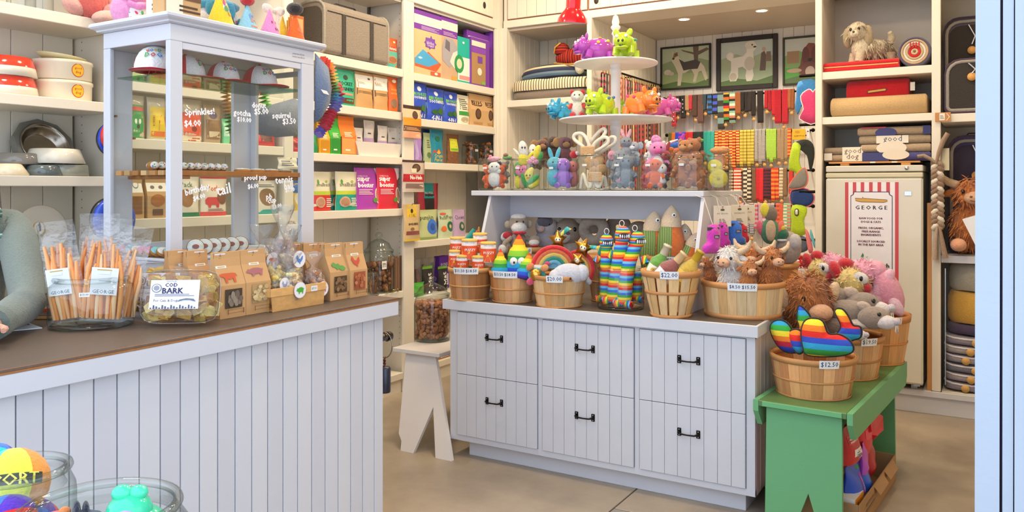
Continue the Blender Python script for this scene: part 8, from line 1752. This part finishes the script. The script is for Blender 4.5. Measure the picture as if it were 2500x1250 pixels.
# dog figurine
q=onY(2118,145,6.42)
hd=lambda x,y,z:(.0+x*math.cos(.75)-y*math.sin(.75),-.5+x*math.sin(.75)+y*math.cos(.75),z)
fg=plush('dog_figurine','cream ceramic long-haired dog figurine on the red blanket',(q.x,6.42,2.462),-1.05,.155,[('body',(0,.35,.72),(.46,.82,.46),'#d2c3a6'),('chest',(0,-.35,.7),(.43,.4,.55),'#d8cab0'),('head',hd(0,0,1.5),(.48,.46,.48),'#d8cab0'),('ear',hd(-.46,.05,1.28),(.17,.24,.5),'#b8a684'),('ear',hd(.46,.05,1.28),(.17,.24,.5),'#b8a684'),('muzzle',hd(0,-.4,1.36),(.24,.2,.18),'#e4d8c0'),('nose!',hd(0,-.59,1.42),(.08,.06,.06),'#3a2c24'),('eye!',hd(-.18,-.42,1.58),(.07,.06,.08),'#2a2018'),('eye!',hd(.18,-.42,1.58),(.07,.06,.08),'#2a2018'),('leg',[(-.28,-.5,.5),(-.3,-.6,.05)],[.22,.19],'#d2c3a6'),('leg',[(.28,-.5,.5),(.3,-.6,.05)],[.22,.19],'#d2c3a6'),('leg',[(.28,.95,.5),(.3,.95,.05)],[.28,.2],'#cbbb99'),('leg',[(-.28,.95,.5),(-.3,.95,.05)],[.28,.2],'#cbbb99'),('tail',[(0,1.1,.95),(0,1.22,1.3),(.1,1.05,1.5)],[.16,.18,.1],'#cdbd9b')],cat='figurine')
f_=MB(Matrix.Scale(.155,4));fur(f_,[((0,.35,.72),(.48,.84,.48)),(hd(0,.06,1.56),(.48,.44,.46)),((0,.4,.6),(.5,.75,.42))],M('#b9a888','fabric'),520,.42,.04,1.2,5);fur(f_,[((0,.35,.74),(.49,.84,.48))],M('#e2d6be','fabric'),240,.40,.04,1.2,6);tag(part('combed_coat',f_,fg),kind='stuff')
def folded(label,px0,px1,yt,yb,z,cols,y=6.28,D=.45,name='folded_blanket',group=None,art=None,lean=0):
 a,b=onY(px0,yb,y),onY(px1,yb,y);h=onY((px0+px1)/2,yt,y).z-z if yt is not None else .06;W=b.x-a.x;n=len(cols)
 t=thing(name,label,'blanket',((a.x+b.x)/2,y,z+.001),group=group);hh=h/n
 for i,c in enumerate(cols):
  m=c if not isinstance(c,str) else M(c,'fabric');mb=MB();r=hh/2;rings=[]
  # a fold: rounded front edge, flat behind
  for x in(-W/2,-W/2+.01,0,W/2-.01,W/2):
   k_=.8 if abs(x)==W/2 else 1;ring=[(x,D,i*hh+r-r*k_)]
   for j in range(7):ang=-PI/2-PI*j/6;ring.append((x,r+r*k_*math.cos(ang),i*hh+r+r*k_*math.sin(ang)))
   ring.append((x,D,i*hh+r+r*k_));rings.append(ring)
  part('fold',mb.loft(rings,m,True,True),t)
 if art:pmb=MB();prints(pmb,lambda u,v,o:((u-.5)*W,-.001-o,v*h),W,h,art);part('print',pmb,t)
 return t
folded('red folded wool blanket with yellow edging under the figurine',2010,2195,148,176,2.4,['#cc1e28',M('#d8a23a','fabric'),'#c81c26'] if 0 else['#cc1e28','#d4222c'],art=[('r',0.01,.44,.99,.5,'#e0a83a'),('r',.01,.52,.99,.55,'#e8d8a8')])
# rolled blanket
q=onY(2233,125,6.30);t=thing('rolled_blanket','rolled blanket of red grey and cream with a tufted centre','blanket',(q.x,6.30,2.402));rr=(onY(2275,125,6.3).x-onY(2191,125,6.3).x)/2*.97
cols=('#5a5470','#c8ab86','#e4dccb','#c9b08c','#d0242e','#d8bc94')
for i,c in enumerate(cols):
 r1=rr*(1-i*.155);r0=rr*(1-(i+1)*.155);mb=MB(Matrix.Translation((0,0,rr))@Matrix.Rotation(-PI/2,4,'X'))
 mb.lathe([(r0+.001,.42),(r1,.42),(r1,.0),((r0+r1)/2,-.008-.004*(i%2)),(r0+.001,0)],M(c,'fabric'),36);part('layer',mb,t)
mb=MB(Matrix.Translation((0,.002,rr))@Matrix.Rotation(-PI/2,4,'X'));mb.lathe([(.001,-.004),(rr*.10,-.002),(rr*.10,.3)],M('#8a7a6a','fabric'),16);part('layer',mb,t)
for k in range(4):part('red_stripe',MB().box(-.03+k*.018,-.022+k*.018,-.013,-.009,rr*1.25,rr*1.62,M('#c82a34','fabric'),.001),t)
folded('red folded blanket with a yellow bone badge',2065,2218,190,240,2.168,['#cf1c2a'],y=6.33,D=.4,art=[('p',[(.35,.38),(.65,.44),(.67,.52),(.64,.56),(.38,.50),(.34,.46)],'#3a2a18'),('p',[(.365,.405),(.64,.46),(.65,.51),(.635,.535),(.39,.485),(.36,.455)],'#e0a82c')])
t=thing('fabric_label','white fabric label at the end of the red folded blanket','label',(onY(2222,205,6.33).x,6.335,2.24));part('tab',MB().box(0,.03,0,.002,0,.06,M('#ece6dc','fabric')),t)
folded('beige folded burlap blanket on the second shelf',2026,2262,232,283,2.071,['#c9a878'],y=6.275,D=.5)
# stacked good-dog blankets over the freezer
zf_=1.745
BN=M('#ffffff','stripe',axis='X',period=.5,cols='#b9a488 #b9a488 #4a4a8a #b9a488')
folded('grey folded dog blanket with cream lettering at the left of the stack',2012,2112,360,402,zf_,['#a8947c','#9c8a74'],y=6.30,D=.4,art=[('r',.45,.0,.95,1,'#e6ddcc'),('t','good',.7,.7,.4,'#6a5a48'),('t','dog',.7,.3,.3,'#6a5a48'),('r',0,.1,.2,.6,'#e0d6c4')])
STK=(('#4a4a86','grey and navy bordered dog blanket at the bottom of the stack',[('r',0,0,.4,1,'#34346e'),('e',.5,.7,.2,.6,'#ddd2bf')]),('#b09a80','sand coloured dog blanket with cream disc in the stack',[('e',.45,.5,.22,.8,'#e2d8c6')]),('#a8967e','cream banded dog blanket with lettering in the stack',[('r',.25,.05,.7,.95,'#e6decf'),('t','good',.48,.5,.26,'#5a5a6a')]),('#b8a287','sand dog blanket with a navy disc and red edge on top of the stack',[('e',.4,.3,.15,.6,'#3a3a7a'),('r',.9,.0,1,1,'#2f2f70'),('r',.05,.85,.4,1,'#c83a44')]))
zz=zf_
for i,(c,lb,art) in enumerate(STK):
 y0,y1=((402,383),(384,368),(368,348),(349,330))[i];h=.054
 folded(lb,2105-4*i,2272,None,y0,zz,[c],y=6.29+.004*i,D=.45,group='good dog blankets',art=art);zz+=.061
 # wooden tray on top of the freezer
t=thing('wooden_tray','shallow wooden slatted tray on top of the freezer','tray',(-.75,6.27,1.7125));wm=M('#c48a50','wood',gs=(5,60,60))
part('board',MB().box(-.3,.30,0,.45,.018,.030,wm,.002),t)
for x in(-.22,.18):part('foot',MB().box(x,x+.06,0,.45,0,.0175,wm,.002),t)
for x in(-.02,.12):part('white_label',MB().box(x,x+.035,-.0012,0,.020,.028,M('#eeece8')),t)
# ---- freezer
FX0,FX1,FY=-1.052,-.425,6.17
fz=thing('freezer','white upright freezer with a red striped shop poster','freezer',(0,0,0));FW=M('#d9d6c9','gloss',.35)
part('body',MB().box(FX0+.004,FX1-.004,FY+.06,6.84,.19,1.665,M('#b9b4aa','gloss',.4),.006),fz)
part('door',MB().box(FX0,FX1,FY,FY+.055,.205,1.625,FW,.012),fz);part('door_cap',MB().box(FX0,FX1,FY-.001,FY+.056,1.6255,1.66,M('#cfc7a8','gloss',.4),.006),fz)
part('top_panel',MB().box(FX0,FX1,FY+.002,6.84,1.6665,1.711,M('#d2cdc0','gloss',.4),.006),fz)
part('lock',MB(Matrix.Translation((FX1-.10,FY+.001,1.69))@Matrix.Rotation(PI/2,4,'X')).lathe([(.001,.003),(.012,.003),(.014,0)],M('#b9b9b9','metal'),16),fz)
part('maker_badge',MB().box(FX1-.115,FX1-.07,FY-.003,FY-.0005,1.50,1.53,M('#c9c9cc','metal'),.001),fz)
for x in(FX0+.04,FX1-.08):part('foot',MB().box(x,x+.04,FY+.07,FY+.11,.1605,.1895,M('#a9b2bd'),.002),fz)
part('hinge',MB().box(FX1-.06,FX1-.02,FY+.012,FY+.05,.192,.2045,M('#9fb0c8')),fz)
a=onY(2063,445,FY-.002);b=onY(2196,705,FY-.002);PW_,PH_=b.x-a.x,a.z-b.z;px0,pz0=a.x,b.z
RP='#c84a52'
pst=[('r',0,0,1,1,'#eceaf2')]+[('r',u,0 if k in(0,6) else(.0),u+.065,1,RP) for k,u in enumerate((0,.147,.295,.45,.605,.763,.92))]
C_=.06;ci=.045
pst+=[('p',[(.105+C_,.91),(.105+C_*.8,.885),(.105,.87),(.105,.135),(.105+C_*.8,.12),(.105+C_,.095),(.875-C_,.095),(.875-C_*.8,.12),(.875,.135),(.875,.87),(.875-C_*.8,.885),(.875-C_,.91)],'#2a3054'),('p',[(.117+C_,.903),(.117+C_*.8,.88),(.117,.864),(.117,.141),(.117+C_*.8,.126),(.117+C_,.102),(.863-C_,.102),(.863-C_*.8,.126),(.863,.141),(.863,.864),(.863-C_*.8,.88),(.863-C_,.903)],'#e9e8f2'),
('p',[(.19,.85),(.32,.845),(.33,.862),(.35,.848),(.78,.835),(.785,.815),(.72,.805),(.3,.808),(.2,.82)],'#6a4a20'),('p',[(.197,.845),(.32,.84),(.34,.855),(.35,.843),(.772,.83),(.776,.818),(.72,.811),(.3,.814),(.205,.825)],'#d0a44c'),
('t','G E O R G E',.49,.758,.58,'#262634',0,.004),('t','RAW FOOD FOR',.485,.655,.43,'#6a3040',0,.003),('t','DOGS & CATS',.485,.622,.36,'#6a3040',0,.003),('t','FRESH, ORGANIC,',.485,.562,.46,'#6a3040',0,.003),('t','FREE-RANGE',.485,.530,.33,'#6a3040',0,.003),('t','INGREDIENTS',.485,.498,.36,'#6a3040',0,.003),('t','LOCALLY SOURCED',.485,.436,.51,'#6a3040',0,.003),('t','IN THE BAY AREA',.485,.404,.46,'#6a3040',0,.003),
('p',[(.3,.29),(.335,.325),(.355,.30),(.34,.28),(.31,.276)],'#2f8a4a'),('p',[(.38,.288),(.43,.296),(.42,.28)],'#b8cc9a'),('e',.36,.268,.008,.004,'#3a3a44'),('e',.39,.262,.008,.004,'#3a3a44'),('e',.4,.25,.008,.004,'#3a3a44'),('t','small',.44,.212,.26,'#4a5048'),('t','batch',.69,.212,.25,'#2c302c',0,.005),('t','pets',.72,.172,.16,'#8aa870')]
pmb=MB();prints(pmb,lambda u,v,o:(px0+u*PW_,FY-.001-o,pz0+v*PH_),PW_,PH_,pst,.0004,.00025);part('poster',pmb,fz,'white poster with red stripes and shop lettering')
# ---- end bay
def carr(label,px0,px1,yt,yb,y,z,body,mesh):
 a,b=onY(px0,yb,y),onY(px1,yb,y);h=onY(px0+30,yt,y).z-z;W=b.x-a.x
 t=thing('pet_carrier',label,'pet carrier',((a.x+b.x)/2,y,z+.010));c=.09;o=[]
 for cx,cz,a0 in((W/2-c,h-c,0),(-W/2+c,h-c,PI/2),(-W/2+.03,.03,PI),(W/2-.03,.03,1.5*PI)):
  q=c if cz>h/2 else .03
  for k in range(5):aa=a0+k*PI/8;o.append((cx+q*math.cos(aa),cz+q*math.sin(aa)))
 part('body',MB().prism(o,.01,min(.40,6.855-y),M(body,'fabric'),'Y'),t);part('mesh_panel',MB().prism([(x*.84,(zz_-h/2)*.84+h/2) for x,zz_ in o],.0,.0095,M(mesh,'fabric'),'Y'),t)
 part('piping',MB().tube([(x,.008,zz_) for x,zz_ in o],.009,M('#4a3a52','fabric'),6,True),t);part('band',MB().tube([(x*.92,.006,(zz_-h/2)*.92+h/2) for x,zz_ in o],.012,M('#9a948c','fabric'),6,True),t)
 part('handle',MB().tube([(-.08,.2,h),(-.05,.2,h+.03),(.05,.2,h+.03),(.08,.2,h)],.012,M('#3a3236','fabric'),6,flat=.4),t)
 part('clip',MB().tube([(-.02,-.012,h*.92),(.02,-.016,h*.8),(.0,-.016,h*.72)],.006,M('#d0ccd0','metal'),6),t)
 mb=MB(Matrix.Translation((.0,-.016,h*.66))@Matrix.Rotation(PI/2,4,'X'));mb.lathe([(.001,-.0015),(.028,-.0015),(.028,.0015),(.001,.0015)],M('#d49a52','print'),18);part('round_tag',mb,t)
 return t
carr('dark mesh pet carrier in front on the end shelf with an orange tag',2308,2440,150,277,6.27,2.058,'#6a6070','#35302e')
carr('dark mesh pet carrier standing behind and above the front one',2306,2442,48,150,6.60,2.058,'#5f5666','#332d2a')
carr('tall plum and green pet carrier on the middle end shelf',2318,2450,336,630,6.50,1.094,'#4a4668','#3a3448')
q=onY(2358,610,6.30)
cow('brown highland cow plush sitting on the middle end shelf',(q.x+.02,6.40,1.094+.245),.18,.2,'#c8783c','#d08246',seed=12,nf=900)
for i,x in enumerate((-.1,.06)):part('foot',MB().ell((x,-.16,-.17),(.05,.08,.045),M('#e0a07a','plush'),n=12),bpy.context.scene.objects['highland_cow.006'] if 'highland_cow.006' in bpy.context.scene.objects else None)
t=thing('paper_sheet','white paper sheet leaning on the highland cow at the door edge','paper',(0,0,0));P=[onY(a,b,6.2) for a,b in((2349,535),(2400,520),(2405,640),(2388,612))];part('sheet',MB().add([tuple(p) for p in P]+[(p.x,p.y+.003,p.z) for p in P],[(0,1,2,3),(7,6,5,4),(0,4,5,1),(1,5,6,2),(2,6,7,3),(3,7,4,0)],M('#e9eef6','print')),t)
a_=onY(2313,700,6.28).x
cushion('grey green velvet cushion on the end bay',a_,a_+.55,6.30,6.80,.845,1.035,M('#a9a698','fabric'),name='floor_cushion',cat='cushion',ex=3)
cushion('mustard yellow velvet cushion on the end bay',a_-.01,a_+.56,6.30,6.80,.62,.845,M('#d0a24a','fabric'),name='floor_cushion',cat='cushion',ex=3)
cushion('plum coloured folded cushion under the mustard one',a_-.01,a_+.5,6.31,6.80,.545,.62,M('#4a3e5c','fabric'),name='floor_cushion',cat='cushion',ex=4)
GREYS=('#8f8796','#a39aa6','#77788c','#9a96a4','#a8a2a8','#8a8696')
nth=('bottom','second from the bottom','third from the bottom','fourth from the bottom','fifth from the bottom','topmost')
for i in range(6):
 z0=.166+i*.0625;t=cushion('grey quilted dog mat with white piping, %s of the pile'%nth[i],a_-.025+.006*(i%2),a_+.5,6.29,6.80,z0,z0+.062,M(GREYS[i],'fabric'),name='dog_mat',cat='dog mat',group='quilted dog mats',rim=M('#dcdae4','fabric'),ex=7)
 mb=MB(Matrix.Translation((-.13+.03*(i%3),-.262,.034-.01))@Matrix.Rotation(PI/2,4,'X'));mb.lathe([(.001,-.0015),(.026,-.0015),(.026,.0015),(.001,.0015)],M('#d8aa62','print'),16);part('round_tag',mb,t)
 # ---- braided rope toy and tag hung on the stile
RT=thing('braided_tug','long braided brown and cream tug toy hanging on the stile','dog toy',(0,0,0));Y_=6.19
def strand(ph,c):
 P=[]
 for k in range(41):
  f=k/40;py=395+(560-395)*f;a=f*9*PI+ph;q=onY(2288+2*f,py,Y_);P.append((q.x+.026*math.sin(a),q.y-.014*math.sin(2*a),q.z))
 part('strand',MB().tube(P,.017,M(c,'fabric'),7),RT)
for k,c in enumerate(('#a08672','#e0d6c4','#8f7460')):strand(k*2*PI/3,c)
for pts,r_,c in((((2285,400),(2292,372),(2302,345),(2314,325)),(.02,.03,.036,.034),'#a08672'),(((2283,398),(2272,388),(2255,380),(2240,382)),(.02,.026,.03,.026),'#9c8570'),(((2288,555),(2284,590),(2282,634)),(.022,.036,.046),'#a89280'),(((2294,555),(2300,590),(2308,630)),(.02,.034,.042),'#97806c')):
 part('fringe',MB().tube([tuple(onY(a,b,Y_-.01)) for a,b in pts],r_,M(c,'fabric'),8,flat=.45),RT)
part('hook',MB().tube([tuple(onY(2287,398,Y_)),tuple(onY(2287,398,6.236))],.005,BLK,6),RT)
package('paper_tag','cream blank tag hanging beside the braided tug toy',tuple(onY(2308,416,6.20)),-.5,.055,.15,.002,'box','#d8cfae',[],cat='tag',lean=0)
package('paper_tag','kraft and white tag pinned on the stile by the end shelf',tuple(onY(2302,297,6.215)),0,.095,.063,.004,'box','#c08a58',[('r',.28,.15,.62,.9,'#e9e4dc'),('l',.32,.3,.58,.75,3,'#8a8078'),('p',[(.75,.1),(.95,.5),(.75,.9),(.7,.9),(.88,.5),(.7,.1)],'#e8d4b8')],cat='tag')
# ================================================================ shop worker behind the counter (mostly outside the frame)
def skin_mesh(name,joints,edges,sub=2):
 """continuous limb surface grown over a joint skeleton: {joint: (point, radius)}"""
 bm=bmesh.new();lay=bm.verts.layers.skin.verify();vs={}
 for k,(p,r) in joints.items():
  v=bm.verts.new(p);v[lay].radius=(r,r) if not hasattr(r,'__len__') else r;vs[k]=v
 for a,b in edges:bm.edges.new((vs[a],vs[b]))
 first=next(iter(vs.values()));first[lay].use_root=True
 me=bpy.data.meshes.new(name);bm.to_mesh(me);bm.free()
 o=bpy.data.objects.new(name,me);COL.objects.link(o)
 s=o.modifiers.new('skin','SKIN');s.use_smooth_shade=True
 if sub:q=o.modifiers.new('sub','SUBSURF');q.levels=sub;q.render_levels=sub
 dg=bpy.context.evaluated_depsgraph_get();out=bpy.data.meshes.new_from_object(o.evaluated_get(dg))
 bpy.data.objects.remove(o);bpy.data.meshes.remove(me)
 return out
SKIN,DENIM,HAIR,TRO=M('#d8a084','fabric'),M('#74807a','fabric'),M('#3a241e','fabric'),M('#3a3c48','fabric')
CXP,CYP=-3.52,1.615
def W_(x,y,z):return(CXP+x,CYP+y,z) # x towards the counter, y along it
pj=dict(pelvis=((0,0,.93),.125),waist=((.0,0,1.05),.115),chest=((.04,0,1.27),.135),neckb=((.05,0,1.44),.06),neck=((.06,0,1.50),.05),jaw=((.085,0,1.575),.07),skull=((.065,0,1.665),.088),crown=((.055,0,1.725),.06))
pe=[('pelvis','waist'),('waist','chest'),('chest','neckb'),('neckb','neck'),('neck','jaw'),('jaw','skull'),('skull','crown')]
arm={}
el=onZ(74,738,1.145);wr=onZ(-22,790,1.135)
arm['l']=((.03,.20,1.40),(el.x-CXP,el.y-CYP,1.145),(wr.x-CXP,wr.y-CYP,1.128))
arm['r']=((.03,-.20,1.40),(.24,-.30,1.15),(.50,-.16,1.135))
for s in 'lr':
 a,b,c=(Vector(p) for p in arm[s]);d=(c-b).normalized()
 pj.update({'sh'+s:(a,.06),'el'+s:(b,.043),'fo'+s:(b.lerp(c,.35),.042),'wr'+s:(c,.028),'pa'+s:(c+d*.05,(.036,.018)),'pb'+s:(c+d*.085,(.036,.014))})
 pe+=[('chest','sh'+s),('sh'+s,'el'+s),('el'+s,'fo'+s),('fo'+s,'wr'+s),('wr'+s,'pa'+s),('pa'+s,'pb'+s)]
 y=.09 if s=='l' else-.09
 pj.update({'hp'+s:((0,y,.88),.10),'kn'+s:((.01,y,.49),.062),'an'+s:((-.01,y,.09),.042),'to'+s:((.13,y,.035),.034)})
 pe+=[('pelvis','hp'+s),('hp'+s,'kn'+s),('kn'+s,'an'+s),('an'+s,'to'+s)]
body=skin_mesh('person',{k:(W_(*p),r) for k,(p,r) in pj.items()},pe);body.materials.clear();body.materials.append(SKIN)
for p in body.polygons:p.use_smooth=True
pe_=tag(link('person',body),'person in a grey green denim jacket leaning on the sales counter','person')
jj=dict(chest=((.04,0,1.25),.165),waist=((.0,0,1.06),.15),hem=((0,0,.90),.15),yoke=((.04,0,1.39),.11),col=((.055,0,1.455),.082));je=[('chest','waist'),('waist','hem'),('chest','yoke'),('yoke','col')]
for s in 'lr':
 a,b,c=(Vector(p) for p in arm[s])
 jj.update({'s'+s:(a,.082),'u'+s:(a.lerp(b,.5),.072),'e'+s:(b,.066),'f'+s:(b.lerp(c,.5),.060),'c'+s:(b.lerp(c,.92),.046)});je+=[('yoke','s'+s),('s'+s,'u'+s),('u'+s,'e'+s),('e'+s,'f'+s),('f'+s,'c'+s)]
jm=skin_mesh('jacket',{k:(W_(*p),r) for k,(p,r) in jj.items()},je);jm.materials.clear();jm.materials.append(DENIM)
for p in jm.polygons:p.use_smooth=True
jk=part('jacket',jm,pe_,'grey green denim jacket')
for s in 'lr':
 a,b,c=(Vector(W_(*p)) for p in arm[s]);d=(c-b).normalized();p0=b.lerp(c,.84)
 part('cuff',MB().tube([tuple(p0),tuple(p0+d*.055)],[.052,.050],M('#66736b','fabric'),16),jk)
 part('seam',MB().tube([tuple(a.lerp(b,.1)+Vector((.02,.076 if s=='l' else-.076,.02))),tuple(a.lerp(b,.5)+Vector((.045,.055 if s=='l' else-.055,.01))),tuple(b+Vector((.05,.03,.03)))],.004,M('#5f6c64','fabric'),6),jk)
 # hand: five fingers rooted in the palm
 base=c+d*.085;side=d.cross(Vector((0,0,1))).normalized()
 for k,(off,ln) in enumerate(((-.027,.062),(-.009,.072),(.009,.068),(.027,.052))):
  q=base+side*off-d*.01;part('finger',MB().tube([tuple(q),tuple(q+d*ln*.45+Vector((0,0,.004))),tuple(q+d*ln*.8-Vector((0,0,.006))),tuple(q+d*ln-Vector((0,0,.016)))],[.0095,.009,.008,.006],SKIN,8),pe_)
 q=c+d*.03+side*(-.032 if s=='l' else .032);sd=side*(-1 if s=='l' else 1)
 part('thumb',MB().tube([tuple(q),tuple(q+sd*.022+d*.028),tuple(q+sd*.026+d*.055)],[.012,.011,.008],SKIN,8),pe_)
tm_=skin_mesh('trousers',{k:(W_(*p),r) for k,(p,r) in dict(p=((0,0,.92),.145),hl=((0,.09,.84),.115),kl=((.01,.09,.49),.08),al=((-.01,.09,.10),.068),hr=((0,-.09,.84),.115),kr=((.01,-.09,.49),.08),ar=((-.01,-.09,.10),.068)).items()},[('p','hl'),('hl','kl'),('kl','al'),('p','hr'),('hr','kr'),('kr','ar')])
tm_.materials.clear();tm_.materials.append(TRO);part('trousers',tm_,pe_)
hr=MB();hr.ell(W_(.03,0,1.675),(.115,.112,.118),HAIR,n=18);hr.tube([W_(-.03,.09,1.68),W_(-.01,.115,1.56),W_(.03,.12,1.44)],[.05,.045,.03],HAIR,10);hr.tube([W_(-.03,-.09,1.68),W_(-.01,-.115,1.56),W_(.03,-.12,1.44)],[.05,.045,.03],HAIR,10);hr.ell(W_(-.05,0,1.55),(.07,.11,.14),HAIR,n=14)
tag(part('hair',hr,pe_,'dark brown shoulder-length hair'),kind='stuff')
for s in(-1,1):
 e=part('eye',MB().ell(W_(.162,s*.031,1.655),(.010,.014,.010),M('#f0ece8','gloss'),n=10),pe_);part('iris',MB().ell(W_(.170,s*.031,1.655),(.004,.006,.006),M('#4a3424')),e)
 part('ear',MB().ell(W_(.06,s*.088,1.64),(.018,.010,.03),SKIN,n=10),pe_)
part('nose',MB().tube([W_(.150,0,1.655),W_(.178,0,1.615),W_(.162,0,1.605)],[.009,.014,.010],SKIN,8),pe_)
part('mouth',MB().tube([W_(.150,-.024,1.568),W_(.163,0,1.566),W_(.150,.024,1.568)],[.004,.007,.004],M('#b86a60'),8),pe_)
sc_=MB();SCF=M('#5a8a8e','stripe',axis='Z',period=.02,cols='#5f9296 #c8d4d0 #4a7a80')
sc_.tube([W_(.055+.085*math.cos(a),.095*math.sin(a),1.455+.012*math.sin(3*a)) for a in[k*PI/8 for k in range(16)]],.034,SCF,10,True);sc_.tube([W_(.12,.05,1.44),W_(.16,.07,1.36),W_(.165,.06,1.27)],[.03,.04,.035],SCF,8,flat=.5)
part('scarf',sc_,pe_,'teal patterned scarf')
for k in range(4):part('button',MB().ell(W_(.19-.008*k,.012,1.32-.09*k),(.005,.009,.009),M('#c8c8c4','metal')),jk)
# ================================================================ glass jars of toys on the display table
ZD=.8005
def big_jar(label,px,pyc,wpx,zr):
 l=(px-HX)/F;T=(H-zr)*F/(pyc-HY);q=Vector((ray(px)[0]*T,ray(px)[1]*T,0));r=wpx/2/F*T
 t=thing('glass_toy_jar',label,'jar',(q.x,q.y,ZD),group='glass toy jars near the camera');h=zr-ZD
 R_=r/.86
 part('glass_body',MB().lathe([(R_*.92,0),(R_,.012),(R_,h*.70),(R_*.98,h*.80),(R_*.90,h*.90),(r*.98,h*.96),(r*.97,h)],GLASS,40),t)
 part('foot',MB().lathe([(.001,.006),(R_*.86,.006),(R_*.94,.014),(R_*.86,.02),(.001,.018)],GLASS,40),t)
 part('rim',MB().tube([(r*math.cos(a),r*math.sin(a),h) for a in[k*PI/24 for k in range(48)]],.009,GLASS,8,True),t)
 part('inner_lip',MB().lathe([(r*.97,h-.004),(r*.90,h-.012),(r*.92,h-.03),(r*.97,h-.036)],GLASS,40),t)
 return q,r,h
qa,ra,ha=big_jar('large glass toy jar at the lower left corner, further one',45,1147,218,.985)
qb,rb,hb=big_jar('large glass toy jar nearest the camera with a green frog toy',245,1240,354,.985)
RBB=('#e8383a','#6a3ac0','#1fc8c0','#e6e84a','#f59a3a','#e83a3a','#5a2ab0')
def ball(label,c,r,rot):
 t=thing('striped_ball',label,'dog toy',c,rot=rot,group='rainbow balls in the glass jar');n=6;cs_=('#ea3030','#5a30b8','#3a7ae8','#1fc8c0','#e6e84a','#f59a3a')
 for k in range(n):
  a0,a1=2*PI*k/n,2*PI*(k+1)/n;rings=[]
  for i in range(11):
   e=-PI/2+PI*i/10;rings.append([(r*math.cos(e)*math.cos(a0+(a1-a0)*j/5),r*math.cos(e)*math.sin(a0+(a1-a0)*j/5),r*math.sin(e)) for j in range(6)])
  part('panel',MB().loft(rings,M(cs_[k],'fabric'),False,False,True,False),t)
 pmb=MB();fm=lambda u,v,o:((r+o)*math.cos(v*.5-.25)*math.cos(-PI*.5+(u-.5)*1.7),(r+o)*math.cos(v*.5-.25)*math.sin(-PI*.5+(u-.5)*1.7),(r+o)*math.sin(v*.5-.25))
 prints(pmb,fm,r*1.7,r*.5,[('r',.02,.2,.98,.8,'#3a4038'),('t','SPORT',.5,.5,.8,'#e8e060',0,.006)],.0015);part('sport_lettering',pmb,t)
 return t
ba=onT(30,1180,dep(qa)-.02);ball('rainbow ball with sport lettering on top of the left jar',(ba.x,ba.y,ba.z),.068,(-.42,.05,face(ba.x,ba.y)-.02))
bb=onT(-20,1130,dep(qa)+.05);ball('red and purple ball behind the lettered ball',(bb.x,bb.y,bb.z-.01),.05,(.4,.8,1.2))
bc=onT(20,1232,dep(qa)-.08);ball('orange and pink ball with a white seam at the frame edge',(bc.x,bc.y,bc.z-.03),.05,(.9,.5,.2))
bd=onT(75,1250,dep(qa));ball('rainbow ball lower down in the left jar',(bd.x,bd.y,bd.z-.03),.055,(1.2,.2,2.0))
p_=onT(318,1238,dep(qb)+.02)
plush('frog_toy','mint green dotted rubber frog toy inside the nearest jar',(p_.x,p_.y,p_.z-.07),-.2,.066,[('body',(0,0,.3),(1.1,.9,.85),'#34cfa0'),('hump',(0,-.1,1.0),(.6,.6,.5),'#38d4a4'),('knob',(-.18,-.1,1.5),(.28,.26,.22),'#42d8aa'),('knob',(.22,-.1,1.48),(.26,.24,.2),'#42d8aa'),('dot',(-.3,-.72,.75),(.18,.08,.12),'#ecf0a0'),('dot',(.38,-.66,.9),(.16,.08,.14),'#f0963a'),('dot',(0,-.62,1.12),(.2,.08,.09),'#b8a0e0'),('limb',[(.8,-.3,.5),(1.3,-.4,.3),(1.5,-.4,-.4)],[.28,.26,.2],'#48d8ac'),('limb',[(-.8,-.3,.4),(-1.3,-.4,.1),(-1.5,-.4,-.5)],[.28,.26,.2],'#48d8ac'),('base',(0,0,-.6),(1.0,.85,.9),'#30c698')],cat='rubber toy',kind='gloss')
p_=onT(195,1262,dep(qb));plush('shark_toy','dark navy plush toy with a fin inside the nearest jar',(p_.x,p_.y,p_.z-.03),.1,.05,[('body',(0,0,0),(1.1,.8,.8),'#3a4a70'),('fin',(-.1,0,.8),(.14,.3,.4),'#22263a'),('fin',(.2,.1,.75),(.12,.3,.34),'#22263a'),('belly',(.1,-.5,-.2),(.8,.4,.5),'#8a8a78'),('base',(0,0,-.9),(.9,.8,.7),'#34426a')])
p_=onT(135,1265,dep(qb)-.01);plush('small_plush','coral pink plush at the left inside the nearest jar',(p_.x,p_.y,p_.z-.02),.1,.035,[('body',(0,0,0),(1,.8,.9),'#ee6a6a'),('ear',(.4,-.1,.8),(.3,.2,.3),'#f08a4a'),('base',(0,0,-1.0),(.9,.8,.9),'#e85a62')])
